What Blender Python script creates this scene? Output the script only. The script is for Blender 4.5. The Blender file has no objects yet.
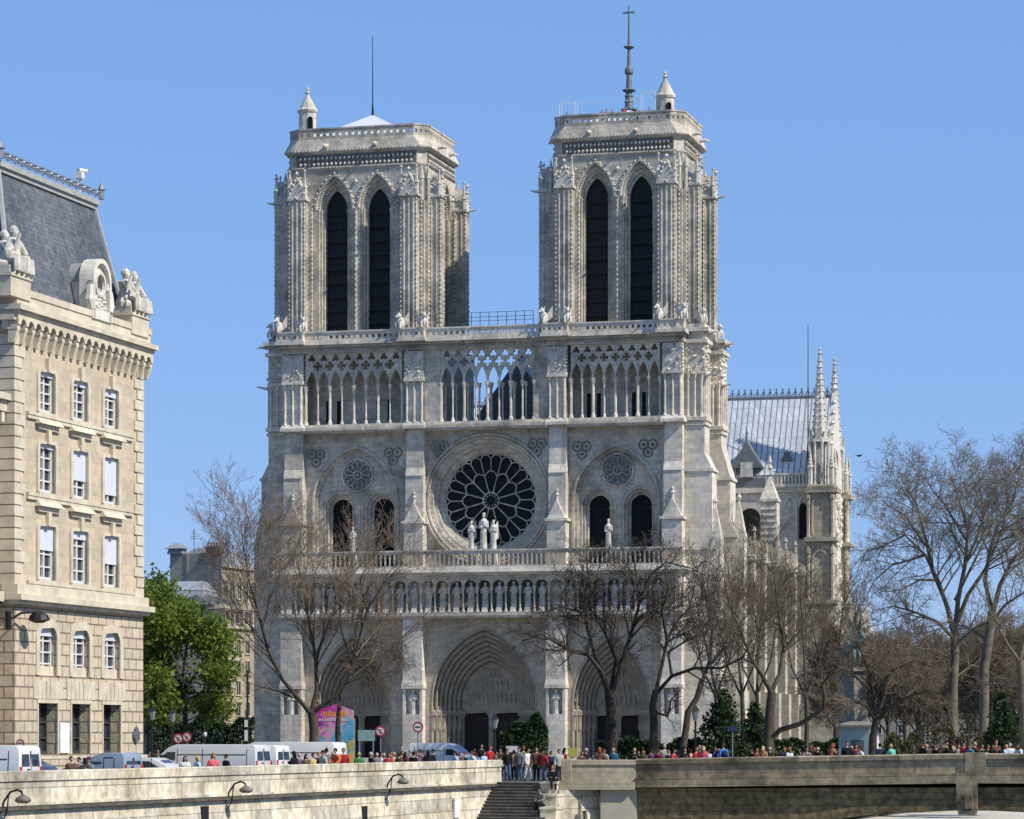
import bpy, bmesh, math, random
from mathutils import Vector, Matrix, Euler
from mathutils.geometry import tessellate_polygon
R = math.radians
sc = bpy.context.scene
COL = sc.collection
random.seed(11)

# ------------------------------------------------------------------ camera
F_PX, HY, CZ = 3100.0, 737.0, 2.4
cam_d = bpy.data.cameras.new('camera')
cam_d.sensor_width = 36.0
cam_d.lens = F_PX / 1024 * 36.0
cam_d.shift_y = (HY - 409.5) / 1024
cam_d.clip_start = 1.0
cam_d.clip_end = 20000
cam = bpy.data.objects.new('camera', cam_d)
cam.location = (0, 0, CZ)
cam.rotation_euler = (R(90), 0, 0)
COL.objects.link(cam)
sc.camera = cam

class Frame:
    """A vertical plane standing on the ground at (X0,Y0); u runs along it, v into it."""
    def __init__(s, X0, Y0, th):
        s.X0, s.Y0, s.th = X0, Y0, th
        s.c, s.s = math.cos(th), math.sin(th)
    def xy(s, u, v=0.0):
        return (s.X0 + u * s.c - v * s.s, s.Y0 + u * s.s + v * s.c)
    def u(s, px, v=0.0):
        k = (px - 512) / F_PX
        return (k * (s.Y0 + v * s.c) - s.X0 + v * s.s) / (s.c - k * s.s)
    def z(s, py, u, v=0.0):
        return CZ + (HY - py) / F_PX * s.xy(u, v)[1]
    def uz(s, px, py, v=0.0):
        u = s.u(px, v)
        return u, s.z(py, u, v)

def at(px, Y, py=None):
    X = (px - 512) / F_PX * Y
    return (X, Y) if py is None else (X, Y, CZ + (HY - py) / F_PX * Y)

# ------------------------------------------------------------------ sky, sun
SUN_EL = R(44)
CATH_TH = R(-15)
CA, SA = math.cos(CATH_TH), math.sin(CATH_TH)
GRAZE = R(14)
sx = math.cos(GRAZE) * CA + math.sin(GRAZE) * SA
sy = math.cos(GRAZE) * SA - math.sin(GRAZE) * CA
sun_dir = Vector((sx * math.cos(SUN_EL), sy * math.cos(SUN_EL), math.sin(SUN_EL)))
w = bpy.data.worlds.new('World')
sc.world = w
w.use_nodes = True
nt = w.node_tree
nt.nodes.clear()
sky = nt.nodes.new('ShaderNodeTexSky')
sky.sky_type = 'NISHITA'
sky.sun_disc = False
sky.sun_elevation = SUN_EL
sky.sun_rotation = math.atan2(sun_dir.x, sun_dir.y)
sky.altitude = 50
sky.air_density = 1.0
sky.dust_density = 0.0
sky.ozone_density = 6.5
bg = nt.nodes.new('ShaderNodeBackground')
bg.inputs['Strength'].default_value = 0.12
wo = nt.nodes.new('ShaderNodeOutputWorld')
tint = nt.nodes.new('ShaderNodeMix')
tint.data_type = 'RGBA'
tint.blend_type = 'MULTIPLY'
tint.inputs[0].default_value = 1.0
tint.inputs[7].default_value = (1.12, .97, 1.03, 1)      # the hazier, more violet blue of that day
nt.links.new(sky.outputs[0], tint.inputs[6])
haze = nt.nodes.new('ShaderNodeMix')
haze.data_type = 'RGBA'
haze.inputs[0].default_value = 0.68                      # thin even haze veil over the clear-sky gradient
haze.inputs[7].default_value = (1.46, 3.03, 6.0, 1)
nt.links.new(tint.outputs[2], haze.inputs[6])
nt.links.new(haze.outputs[2], bg.inputs[0])
nt.links.new(bg.outputs[0], wo.inputs[0])
sl = bpy.data.lights.new('sun', 'SUN')
sl.energy = 4.8
sl.angle = R(0.53)
sl.color = (1.0, 0.94, 0.84)
so = bpy.data.objects.new('sun', sl)
so.rotation_euler = sun_dir.to_track_quat('Z', 'Y').to_euler()
so.location = (100, -50, 150)
COL.objects.link(so)
sc.view_settings.view_transform = 'Standard'
sc.view_settings.look = 'None'
sc.view_settings.exposure = 0.2
sc.view_settings.gamma = 1.0
sc.render.film_transparent = False
try:
    sc.cycles.use_denoising = True
    sc.cycles.max_bounces = 6
    sc.cycles.diffuse_bounces = 3
    sc.cycles.transparent_max_bounces = 8
except Exception:
    pass

# ------------------------------------------------------------------ materials
def _mat(name):
    m = bpy.data.materials.new(name)
    m.use_nodes = True
    t = m.node_tree
    b = t.nodes['Principled BSDF']
    return m, t, b

def plain(name, col, rough=0.7, metal=0.0, var=0.12, scale=3.0, spec=0.3, bump=0.0):
    m, t, b = _mat(name)
    N, L = t.nodes, t.links
    tc = N.new('ShaderNodeTexCoord')
    nz = N.new('ShaderNodeTexNoise')
    nz.inputs['Scale'].default_value = scale
    nz.inputs['Detail'].default_value = 5
    L.new(tc.outputs['Object'], nz.inputs['Vector'])
    mr = N.new('ShaderNodeMapRange')
    mr.inputs['From Min'].default_value = 0.3
    mr.inputs['From Max'].default_value = 0.7
    mr.inputs['To Min'].default_value = 1 - var
    mr.inputs['To Max'].default_value = 1 + var
    L.new(nz.outputs[0], mr.inputs['Value'])
    mx = N.new('ShaderNodeMix')
    mx.data_type = 'RGBA'
    mx.blend_type = 'MULTIPLY'
    mx.inputs[0].default_value = 1.0
    mx.inputs[6].default_value = (*col, 1)
    L.new(mr.outputs[0], mx.inputs[7])
    L.new(mx.outputs[2], b.inputs['Base Color'])
    b.inputs['Roughness'].default_value = rough
    b.inputs['Metallic'].default_value = metal
    b.inputs['Specular IOR Level'].default_value = spec
    if bump:
        bp = N.new('ShaderNodeBump')
        bp.inputs['Strength'].default_value = bump
        bp.inputs['Distance'].default_value = 0.05
        L.new(nz.outputs[0], bp.inputs['Height'])
        L.new(bp.outputs[0], b.inputs['Normal'])
    return m

def stone(name, col, dark, block=(1.1, 0.42), mortar=0.02, mortar_dark=0.75, var=0.16, stain=0.5, fine=0.12,
          streak=0.35, bump=0.35, tint=(1.0, 0.93, 0.8), slope=0.0, patch=0.16):
    """Weathered ashlar: courses of blocks of slightly different tone, rain streaks, grime patches."""
    m, t, b = _mat(name)
    N, L = t.nodes, t.links
    tc = N.new('ShaderNodeTexCoord')
    sep = N.new('ShaderNodeSeparateXYZ')
    L.new(tc.outputs['Object'], sep.inputs[0])
    add = N.new('ShaderNodeMath')
    L.new(sep.outputs[0], add.inputs[0])
    L.new(sep.outputs[1], add.inputs[1])
    cmb = N.new('ShaderNodeCombineXYZ')
    L.new(add.outputs[0], cmb.inputs[0])
    zz = N.new('ShaderNodeMath')
    zz.operation = 'MULTIPLY_ADD'
    L.new(add.outputs[0], zz.inputs[0])
    zz.inputs[1].default_value = slope
    L.new(sep.outputs[2], zz.inputs[2])
    L.new(zz.outputs[0], cmb.inputs[1])
    br = N.new('ShaderNodeTexBrick')
    br.inputs['Scale'].default_value = 1.0
    br.inputs['Brick Width'].default_value = block[0]
    br.inputs['Row Height'].default_value = block[1]
    br.inputs['Mortar Size'].default_value = mortar
    br.inputs['Mortar Smooth'].default_value = 0.4
    br.inputs['Color1'].default_value = (1 - var, 1 - var, 1 - var, 1)
    br.inputs['Color2'].default_value = (1 + var * .6, (1 + var * .6) * (.5 + .5 * tint[1]), (1 + var * .6) * (.5 + .5 * tint[2]), 1)
    br.inputs['Mortar'].default_value = (mortar_dark,) * 3 + (1,)
    L.new(cmb.outputs[0], br.inputs['Vector'])
    def noise(scale, detail, vec=None, sz=None):
        n = N.new('ShaderNodeTexNoise')
        n.inputs['Scale'].default_value = scale
        n.inputs['Detail'].default_value = detail
        n.inputs['Roughness'].default_value = 0.62
        if sz:
            mp = N.new('ShaderNodeMapping')
            mp.inputs['Scale'].default_value = sz
            L.new(tc.outputs['Object'], mp.inputs[0])
            L.new(mp.outputs[0], n.inputs['Vector'])
        else:
            L.new(tc.outputs['Object'], n.inputs['Vector'])
        return n
    def ramp(n, a, c, lo, hi):
        r = N.new('ShaderNodeMapRange')
        r.inputs['From Min'].default_value = a
        r.inputs['From Max'].default_value = c
        r.inputs['To Min'].default_value = lo
        r.inputs['To Max'].default_value = hi
        L.new(n.outputs[0], r.inputs['Value'])
        return r
    st = ramp(noise(patch, 6), 0.42, 0.68, 0.0, stain)
    sk = ramp(noise(1.0, 4, sz=(1.3, 1.3, 0.07)), 0.5, 0.75, 0.0, streak)
    mxs = N.new('ShaderNodeMath')
    mxs.operation = 'MAXIMUM'
    L.new(st.outputs[0], mxs.inputs[0])
    L.new(sk.outputs[0], mxs.inputs[1])
    base = N.new('ShaderNodeMix')
    base.data_type = 'RGBA'
    base.inputs[6].default_value = (*col, 1)
    base.inputs[7].default_value = (*dark, 1)
    L.new(mxs.outputs[0], base.inputs[0])
    m1 = N.new('ShaderNodeMix')
    m1.data_type = 'RGBA'
    m1.blend_type = 'MULTIPLY'
    m1.inputs[0].default_value = 1.0
    L.new(base.outputs[2], m1.inputs[6])
    L.new(br.outputs[0], m1.inputs[7])
    nf = noise(2.6, 8)
    fn = ramp(nf, 0.3, 0.7, 1 - fine * 1.6, 1 + fine)
    m2 = N.new('ShaderNodeMix')
    m2.data_type = 'RGBA'
    m2.blend_type = 'MULTIPLY'
    m2.inputs[0].default_value = 1.0
    L.new(m1.outputs[2], m2.inputs[6])
    L.new(fn.outputs[0], m2.inputs[7])
    L.new(m2.outputs[2], b.inputs['Base Color'])
    b.inputs['Roughness'].default_value = 0.9
    b.inputs['Specular IOR Level'].default_value = 0.15
    if bump:
        ad = N.new('ShaderNodeMath')
        ad.operation = 'MULTIPLY_ADD'
        L.new(br.outputs['Fac'], ad.inputs[0])
        ad.inputs[1].default_value = -0.6
        L.new(nf.outputs[0], ad.inputs[2])
        bp = N.new('ShaderNodeBump')
        bp.inputs['Strength'].default_value = bump
        bp.inputs['Distance'].default_value = 0.06
        L.new(ad.outputs[0], bp.inputs['Height'])
        L.new(bp.outputs[0], b.inputs['Normal'])
    return m

def ribbed(name, col, col2, width=0.6, rough=0.45, metal=0.3):
    """Sheet lead or slate: courses running across, tone differing per sheet."""
    m = stone(name, col, col2, block=(width, width * 3.2), mortar=0.03, mortar_dark=0.62, var=0.14, stain=.6, fine=.1, streak=.6, bump=.5, tint=(1, 1, 1))
    b = m.node_tree.nodes['Principled BSDF']
    b.inputs['Roughness'].default_value = rough
    b.inputs['Metallic'].default_value = metal
    b.inputs['Specular IOR Level'].default_value = .5
    return m

def glassy(name, col, rough=0.12):
    m, t, b = _mat(name)
    b.inputs['Base Color'].default_value = (*col, 1)
    b.inputs['Roughness'].default_value = rough
    b.inputs['Specular IOR Level'].default_value = 0.6
    N, L = t.nodes, t.links
    nz = N.new('ShaderNodeTexNoise')
    nz.inputs['Scale'].default_value = 1.5
    bp = N.new('ShaderNodeBump')
    bp.inputs['Strength'].default_value = 0.08
    tc = N.new('ShaderNodeTexCoord')
    L.new(tc.outputs['Object'], nz.inputs['Vector'])
    L.new(nz.outputs[0], bp.inputs['Height'])
    L.new(bp.outputs[0], b.inputs['Normal'])
    return m

M = {}
M['cath'] = stone('cathedral_limestone', (.60, .55, .465), (.215, .20, .17), block=(1.15, .52), mortar=.022, mortar_dark=.7, var=.18, stain=.8, fine=.16, streak=.75, patch=.3)
M['cath_pale'] = stone('cathedral_clean_limestone', (.71, .66, .575), (.31, .285, .24), block=(1.15, .52), mortar=.02, mortar_dark=.74, var=.16, stain=.6, fine=.13, streak=.7, patch=.3)
M['cath_warm'] = stone('cathedral_flank_limestone', (.55, .49, .39), (.27, .24, .185), block=(1.15, .52), mortar=.022, mortar_dark=.7, var=.18, stain=.8, fine=.14, streak=.7)
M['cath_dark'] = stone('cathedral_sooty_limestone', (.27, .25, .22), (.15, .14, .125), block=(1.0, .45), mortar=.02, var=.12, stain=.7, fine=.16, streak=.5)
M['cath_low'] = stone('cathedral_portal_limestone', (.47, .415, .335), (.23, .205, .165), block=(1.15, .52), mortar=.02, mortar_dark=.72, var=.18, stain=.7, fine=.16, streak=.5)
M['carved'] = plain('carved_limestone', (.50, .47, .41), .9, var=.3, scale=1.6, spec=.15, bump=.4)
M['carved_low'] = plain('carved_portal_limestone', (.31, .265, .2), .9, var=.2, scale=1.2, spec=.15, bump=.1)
M['carved_pale'] = plain('carved_pale_limestone', (.60, .565, .495), .9, var=.2, scale=2.0, spec=.15, bump=.3)
M['cath_shade'] = plain('shade_toned_stone', (.17, .155, .135), .95, var=.3)  # shade of recesses and overhangs put into the stone colour
M['louvre'] = plain('belfry_louvre_wood', (.022, .024, .024), .8, var=.3)
M['void'] = plain('dark_interior', (.012, .013, .014), .9, var=.1)
M['glass'] = plain('rose_glass', (.014, .017, .02), .6, var=.3, scale=2.5, spec=.12)
M['lead'] = ribbed('lead_sheet_roof', (.66, .67, .68), (.48, .51, .55), .62, .5, .15)
M['lead_pale'] = plain('pale_lead', (.62, .64, .64), .5, .1, .1)
M['spire'] = plain('spire_lead', (.16, .18, .19), .6, .2, .2)
M['slate'] = stone('slate_roof', (.10, .115, .14), (.19, .2, .22), block=(.32, .22), mortar=.012, mortar_dark=.6, var=.22, stain=.6, fine=.2, streak=.7, tint=(1, 1, 1))
M['prefecture'] = stone('cream_building_limestone', (.55, .47, .355), (.36, .30, .22), block=(.95, .52), mortar=.012, mortar_dark=.8, var=.12, stain=.5, fine=.1, streak=.35)
M['rustic'] = stone('rusticated_limestone', (.565, .48, .365), (.36, .29, .21), block=(.92, .52), mortar=.045, mortar_dark=.42, var=.13, stain=.4, fine=.1, streak=.25, bump=.7)
M['trim'] = plain('building_trim_limestone', (.55, .485, .375), .9, var=.18, scale=1.2, spec=.15, bump=.25)
M['quay'] = stone('quay_limestone', (.71, .645, .53), (.25, .215, .14), block=(2.3, .62), mortar=.022, mortar_dark=.45, var=.26, stain=.85, fine=.22, streak=.8, patch=.5)
M['bridge'] = stone('bridge_limestone', (.42, .345, .235), (.11, .092, .06), block=(1.9, .58), mortar=.016, mortar_dark=.6, var=.22, stain=.9, fine=.25, streak=.9, patch=.35)
M['bridge_dark'] = stone('bridge_rough_masonry', (.30, .225, .12), (.12, .095, .05), block=(.7, .34), mortar=.02, mortar_dark=.75, var=.22, stain=.9, fine=.4, streak=.8, bump=.8)
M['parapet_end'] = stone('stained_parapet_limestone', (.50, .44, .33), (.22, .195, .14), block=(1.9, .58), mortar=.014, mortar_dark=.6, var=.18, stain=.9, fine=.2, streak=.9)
M['step'] = plain('worn_stair_stone', (.135, .125, .105), .9, var=.3, scale=2.5, bump=.3)
M['asphalt'] = plain('asphalt', (.06, .06, .062), .9, var=.2, scale=2)
M['paving'] = stone('parvis_paving', (.30, .28, .25), (.2, .19, .17), block=(1.2, .8), var=.1)
M['water'] = glassy('river_water', (.03, .045, .03), .1)
M['iron'] = plain('dark_iron', (.03, .032, .034), .5, .6)
M['bark'] = plain('bark', (.072, .058, .04), .95, var=.35, scale=2.5, bump=.6)
M['bark_dark'] = plain('dark_bark', (.042, .034, .025), .95, var=.35, scale=2.5, bump=.6)
M['bark_pale'] = plain('plane_tree_bark', (.125, .105, .075), .95, var=.4, scale=1.6, bump=.5)
M['twig'] = plain('bare_twig', (.12, .092, .06), .95, var=.25, scale=.4)
M['twig_pale'] = plain('pale_bare_twig', (.22, .165, .115), .95, var=.25, scale=.4)
M['twig_thicket'] = plain('thicket_twig', (.15, .115, .08), .95, var=.3, scale=.4)
M['twig_dark'] = plain('dark_bare_twig', (.075, .06, .045), .95, var=.25, scale=.4)
M['twig_plane'] = plain('plane_tree_twig', (.175, .145, .10), .95, var=.3, scale=.4)

# ------------------------------------------------------------------ object helpers
def link(o, parent=None):
    COL.objects.link(o)
    if parent is not None:
        o.parent = parent
    return o

def tag(o, label=None, cat=None, group=None, kind=None):
    if label: o['label'] = label
    if cat: o['category'] = cat
    if group: o['group'] = group
    if kind: o['kind'] = kind
    return o

def empty(name, loc=(0, 0, 0), rz=0.0, parent=None):
    o = bpy.data.objects.new(name, None)
    o.location = loc
    o.rotation_euler = (0, 0, rz)
    return link(o, parent)

def arc_pts(cx, cz, r, a0, a1, n):
    return [(cx + r * math.cos(a0 + (a1 - a0) * i / n), cz + r * math.sin(a0 + (a1 - a0) * i / n)) for i in range(n + 1)]

def arch(cx, z0, hw, zs, h, n=7):
    """Pointed (h > hw) or round (h == hw) arch outline, counter-clockwise from lower right."""
    r = (hw * hw + h * h) / (2 * hw)
    pts = [(cx - hw, z0), (cx + hw, z0)]
    a1 = math.asin(min(1, h / r))
    right = arc_pts(cx + hw - r, zs, r, 0, a1, n)
    left = [(2 * cx - x, z) for x, z in reversed(right[:-1])]
    return pts + right + left

def circle(cx, cz, r, n=24):
    return [(cx + r * math.cos(2 * math.pi * i / n), cz + r * math.sin(2 * math.pi * i / n)) for i in range(n)]

def foil(cx, cz, r, k=3, n=8, rot=math.pi / 2, lobe=.55):
    """Trefoil / quatrefoil outline."""
    out = []
    rl = r * lobe
    rc = r - rl
    for j in range(k):
        a = rot + 2 * math.pi * j / k
        half = math.pi * (.5 + .5 / k) * 1.02
        ox, oz = cx + rc * math.cos(a), cz + rc * math.sin(a)
        for i in range(n + 1):
            b = a - half + 2 * half * i / n
            out.append((ox + rl * math.cos(b), oz + rl * math.sin(b)))
    return out

class MB:
    def __init__(s, f=None):
        s.v, s.f, s.mi, s.tf, s.cur = [], [], [], f, 0
    def add(s, vs, fs):
        n = len(s.v)
        if s.tf: vs = [s.tf(*p) for p in vs]
        s.v.extend(vs)
        for f in fs:
            s.f.append(tuple(n + i for i in f))
            s.mi.append(s.cur)
    def box(s, x0, x1, y0, y1, z0, z1):
        s.add([(x0, y0, z0), (x1, y0, z0), (x1, y1, z0), (x0, y1, z0), (x0, y0, z1), (x1, y0, z1), (x1, y1, z1), (x0, y1, z1)],
              [(0, 3, 2, 1), (4, 5, 6, 7), (0, 1, 5, 4), (1, 2, 6, 5), (2, 3, 7, 6), (3, 0, 4, 7)])
    def taper(s, x0, x1, y0, y1, z0, z1, dx0=0, dx1=0, dy0=0, dy1=0):
        """A box whose top face is inset by the four amounts."""
        s.add([(x0, y0, z0), (x1, y0, z0), (x1, y1, z0), (x0, y1, z0), (x0 + dx0, y0 + dy0, z1), (x1 - dx1, y0 + dy0, z1), (x1 - dx1, y1 - dy1, z1), (x0 + dx0, y1 - dy1, z1)],
              [(0, 3, 2, 1), (4, 5, 6, 7), (0, 1, 5, 4), (1, 2, 6, 5), (2, 3, 7, 6), (3, 0, 4, 7)])
    def plate(s, outer, holes=(), y0=0.0, y1=0.1, back=True, front=True):
        loops = [list(outer)] + [list(h) for h in holes]
        flat = [p for l in loops for p in l]
        tris = tessellate_polygon([[Vector((p[0], p[1], 0)) for p in l] for l in loops])
        n = len(flat)
        vs = [(p[0], y0, p[1]) for p in flat] + [(p[0], y1, p[1]) for p in flat]
        fs = []
        for a, b, c in tris:
            A, B, C = flat[a], flat[b], flat[c]
            if (B[0] - A[0]) * (C[1] - A[1]) - (B[1] - A[1]) * (C[0] - A[0]) < 0: b, c = c, b
            if front: fs.append((a, b, c))
            if back: fs.append((n + a, n + c, n + b))
        o = 0
        for l in loops:
            m = len(l)
            for i in range(m):
                j = (i + 1) % m
                fs.append((o + i, o + j, n + o + j, n + o + i))
            o += m
        s.add(vs, fs)
    def ring(s, a, b, y0, y1):
        """Plate between two outlines of equal point count (outer a, inner b), open where they begin."""
        n = len(a)
        vs = [(p[0], y0, p[1]) for p in a] + [(p[0], y0, p[1]) for p in b] + [(p[0], y1, p[1]) for p in a] + [(p[0], y1, p[1]) for p in b]
        fs = []
        for i in range(n - 1):
            j = i + 1
            fs += [(i, j, n + j, n + i), (2 * n + i, 3 * n + i, 3 * n + j, 2 * n + j), (i, 2 * n + i, 2 * n + j, j), (n + i, n + j, 3 * n + j, 3 * n + i)]
        s.add(vs, fs)
    def skin(s, a, ya, b, yb):
        """Strip between outline a at depth ya and outline b at depth yb."""
        n = len(a)
        s.add([(p[0], ya, p[1]) for p in a] + [(p[0], yb, p[1]) for p in b], [(i, i + 1, n + i + 1, n + i) for i in range(n - 1)])
    def lathe(s, x, y, prof, n=8, rot=0.0, sy=1.0):
        vs, fs = [], []
        for r, z in prof:
            for i in range(n):
                a = rot + 2 * math.pi * i / n
                vs.append((x + r * math.cos(a), y + r * sy * math.sin(a), z))
        for k in range(len(prof) - 1):
            for i in range(n):
                j = (i + 1) % n
                fs.append((k * n + i, k * n + j, (k + 1) * n + j, (k + 1) * n + i))
        fs.append(tuple(reversed(range(n))))
        fs.append(tuple((len(prof) - 1) * n + i for i in range(n)))
        s.add(vs, fs)
    def tube(s, pts, rad, n=5, caps=True):
        pts = [Vector(p) for p in pts]
        if not isinstance(rad, (list, tuple)): rad = [rad] * len(pts)
        vs, fs = [], []
        prev = None
        for i, p in enumerate(pts):
            d = (pts[min(i + 1, len(pts) - 1)] - pts[max(i - 1, 0)])
            d = d.normalized() if d.length > 1e-9 else Vector((0, 0, 1))
            if prev is None:
                a = Vector((0, 0, 1)) if abs(d.z) < .9 else Vector((1, 0, 0))
                X = d.cross(a).normalized()
            else:
                X = (prev - d * prev.dot(d))
                X = X.normalized() if X.length > 1e-6 else d.orthogonal().normalized()
            prev = X
            Y = d.cross(X)
            for k in range(n):
                t = 2 * math.pi * k / n
                q = p + (X * math.cos(t) + Y * math.sin(t)) * rad[i]
                vs.append((q.x, q.y, q.z))
        for i in range(len(pts) - 1):
            for k in range(n):
                j = (k + 1) % n
                fs.append((i * n + k, i * n + j, (i + 1) * n + j, (i + 1) * n + k))
        if caps:
            fs.append(tuple(reversed(range(n))))
            fs.append(tuple((len(pts) - 1) * n + k for k in range(n)))
        s.add(vs, fs)
    def octa(s, x, y, z, r, rz=None):
        rz = rz or r
        s.add([(x + r, y, z), (x, y + r, z), (x - r, y, z), (x, y - r, z), (x, y, z + rz), (x, y, z - rz)],
              [(0, 1, 4), (1, 2, 4), (2, 3, 4), (3, 0, 4), (1, 0, 5), (2, 1, 5), (3, 2, 5), (0, 3, 5)])
    def blob(s, x, y, z, rx, ry, rz, n=8, m=6, jit=0.0, rnd=random):
        vs, fs = [(x, y, z - rz)], []
        for k in range(1, m):
            t = math.pi * k / m
            for i in range(n):
                a = 2 * math.pi * i / n
                q = 1 + rnd.uniform(-jit, jit)
                vs.append((x + rx * q * math.sin(t) * math.cos(a), y + ry * q * math.sin(t) * math.sin(a), z - rz * q * math.cos(t)))
        vs.append((x, y, z + rz))
        for i in range(n):
            fs.append((0, 1 + (i + 1) % n, 1 + i))
            fs.append((len(vs) - 1, 1 + (m - 2) * n + i, 1 + (m - 2) * n + (i + 1) % n))
        for k in range(m - 2):
            for i in range(n):
                j = (i + 1) % n
                fs.append((1 + k * n + i, 1 + k * n + j, 1 + (k + 1) * n + j, 1 + (k + 1) * n + i))
        s.add(vs, fs)
    def mesh(s, name, mats, smooth=False, recalc=True):
        me = bpy.data.meshes.new(name)
        me.from_pydata(s.v, [], s.f)
        for m in (mats if isinstance(mats, (list, tuple)) else [mats]):
            me.materials.append(m)
        if any(s.mi):
            me.polygons.foreach_set('material_index', s.mi)
        if recalc:
            bm = bmesh.new()
            bm.from_mesh(me)
            bmesh.ops.recalc_face_normals(bm, faces=bm.faces)
            bm.to_mesh(me)
            bm.free()
        if smooth:
            me.polygons.foreach_set('use_smooth', [True] * len(me.polygons))
        me.update()
        return me
    def build(s, name, mats, parent=None, smooth=False, recalc=True):
        return link(bpy.data.objects.new(name, s.mesh(name, mats, smooth, recalc)), parent)

def copy_tree(o, parent=None):
    c = o.copy()
    link(c)
    if parent is not None: c.parent = parent
    for ch in list(o.children):
        copy_tree(ch, c)
    return c
# ================================================================== THE CATHEDRAL
CF = Frame((487 - 512) / F_PX * 330.0, 330.0, CATH_TH)
U, UZ = CF.u, CF.uz
def Zf(py, px=555, v=0.0): return CF.uz(px, py, v)[1]
cath = empty('cathedral', (CF.X0, CF.Y0, 0), CATH_TH)
tag(cath, 'grey limestone gothic cathedral with two square bell towers and a large rose window', 'cathedral')
MC, ML, MP, MD, MK, MKL = M['cath'], M['cath_low'], M['cath_pale'], M['cath_dark'], M['carved'], M['carved_low']

def robed_figure(h, arms=True, seed=0):
    """A carved standing saint: draped body, shoulders, bent forearms, head."""
    b = MB()
    k = h / 3.0
    rr = random.Random(seed)
    b.lathe(0, 0, [(.42 * k, 0), (.44 * k, .25 * k), (.36 * k, .9 * k), (.33 * k, 1.5 * k), (.40 * k, 2.05 * k), (.44 * k, 2.3 * k), (.30 * k, 2.48 * k), (.13 * k, 2.55 * k), (.12 * k, 2.62 * k)], 9, sy=.8)
    b.blob(0, -.03 * k, 2.78 * k, .17 * k, .19 * k, .23 * k, 8, 6)
    b.lathe(0, 0, [(.19 * k, 2.86 * k), (.2 * k, 2.95 * k), (.17 * k, 3.02 * k)], 8)
    if arms:
        for sg in (-1, 1):
            b.tube([(sg * .40 * k, 0, 2.3 * k), (sg * .48 * k, -.08 * k, 1.8 * k), (sg * .2 * k, -.38 * k, (1.75 + rr.uniform(-.1, .3)) * k)], [.14 * k, .13 * k, .09 * k], 6)
    for i in range(5):
        a = -2.6 + i * .5
        b.tube([(.38 * k * math.cos(a), .31 * k * math.sin(a), .1 * k), (.36 * k * math.cos(a), .30 * k * math.sin(a), 1.5 * k)], .05 * k, 4)
    return b

def chimera_mesh():
    b = MB()
    b.blob(0, 0, .55, .38, .5, .6, 8, 6)
    b.blob(0, -.35, 1.25, .24, .32, .26, 8, 6)
    b.tube([(0, -.55, 1.2), (0, -.85, 1.1)], [.13, .06], 6)
    for sg in (-1, 1):
        b.tube([(sg * .15, -.2, 1.45), (sg * .22, -.15, 1.72)], [.07, .02], 5)
        b.tube([(sg * .3, -.2, .9), (sg * .32, -.5, .4), (sg * .3, -.5, 0)], [.13, .1, .12], 6)
        b.add([(sg * .3, .1, .9), (sg * .75, .45, 1.75), (sg * .62, .6, .6), (sg * .3, .35, .3), (sg * .36, .16, .95), (sg * .7, .55, 1.6)], [(0, 1, 2, 3), (4, 5, 2, 3), (0, 4, 5, 1)])
    return b.mesh('chimera', M['carved_pale'])
CHIM = chimera_mesh()

def xb(px, v=0.0): return U(px, v)
BUT = [(xb(280.5), xb(301)), (xb(402.6), xb(422)), (xb(545.8), xb(565)), (xb(661), xb(681.5))]
XL, XR = BUT[0][0], BUT[3][1]
WALL = 1.9
Z_K0, Z_K1 = Zf(616), Zf(573)          # kings' gallery floor and ceiling
Z_V0, Z_V1 = Zf(567), Zf(550)          # virgin's gallery floor and balustrade top
Z_G, Z_S = Zf(520), Zf(471)            # buttress gablet ledge, upper weathering
Z_A0, Z_A1 = Zf(424), Zf(343)          # arcade stage
Z_L, Z_B = Zf(333), Zf(323)            # balustrade floor and top
DECK = Z_L
BL, BC, BR = xb(355, WALL), xb(487.5, WALL), xb(615.5, WALL)   # bay centres

# portals: centre x, half width, springing z, rise
zsp = Zf(702, 487, 1.2)
PORT = [(xb(352, 1.2), 4.35, zsp - .3, Zf(634, 352, 1.2) - zsp + .3), (xb(483.5, 1.2), 5.95, zsp, Zf(626, 483, 1.2) - zsp), (xb(611, 1.2), 4.35, zsp - .3, Zf(633, 611, 1.2) - zsp + .3)]
# blind arches of the twin windows: centre, half width, springing, rise
TW = [(xb(355.5, WALL), 4.75, Zf(504, 356, WALL), Zf(448, 356, WALL) - Zf(504, 356, WALL)), (xb(616, WALL), 4.6, Zf(502, 616, WALL), Zf(446, 616, WALL) - Zf(502, 616, WALL))]
ROSE = (xb(491, 3.4), CF.uz(491, 500.5, 3.4)[1], 5.12)
RR = 6.75

# ---- west wall
b = MB()
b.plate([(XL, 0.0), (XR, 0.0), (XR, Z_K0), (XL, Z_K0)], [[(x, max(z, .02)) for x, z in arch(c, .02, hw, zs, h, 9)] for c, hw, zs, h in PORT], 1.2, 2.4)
b.build('lower_wall', ML, cath)  # darker portal stone: dirt, plus tree shade put into the colour
b = MB()
b.plate([(XL, Z_K0), (XR, Z_K0), (XR, Z_A0), (XL, Z_A0)],
        [arch(c, Z_V0 + .3, hw, zs, h, 9) for c, hw, zs, h in TW] + [circle(ROSE[0], ROSE[1], RR, 48)], WALL, WALL + .7)
b.build('upper_wall', MC, cath)

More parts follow.
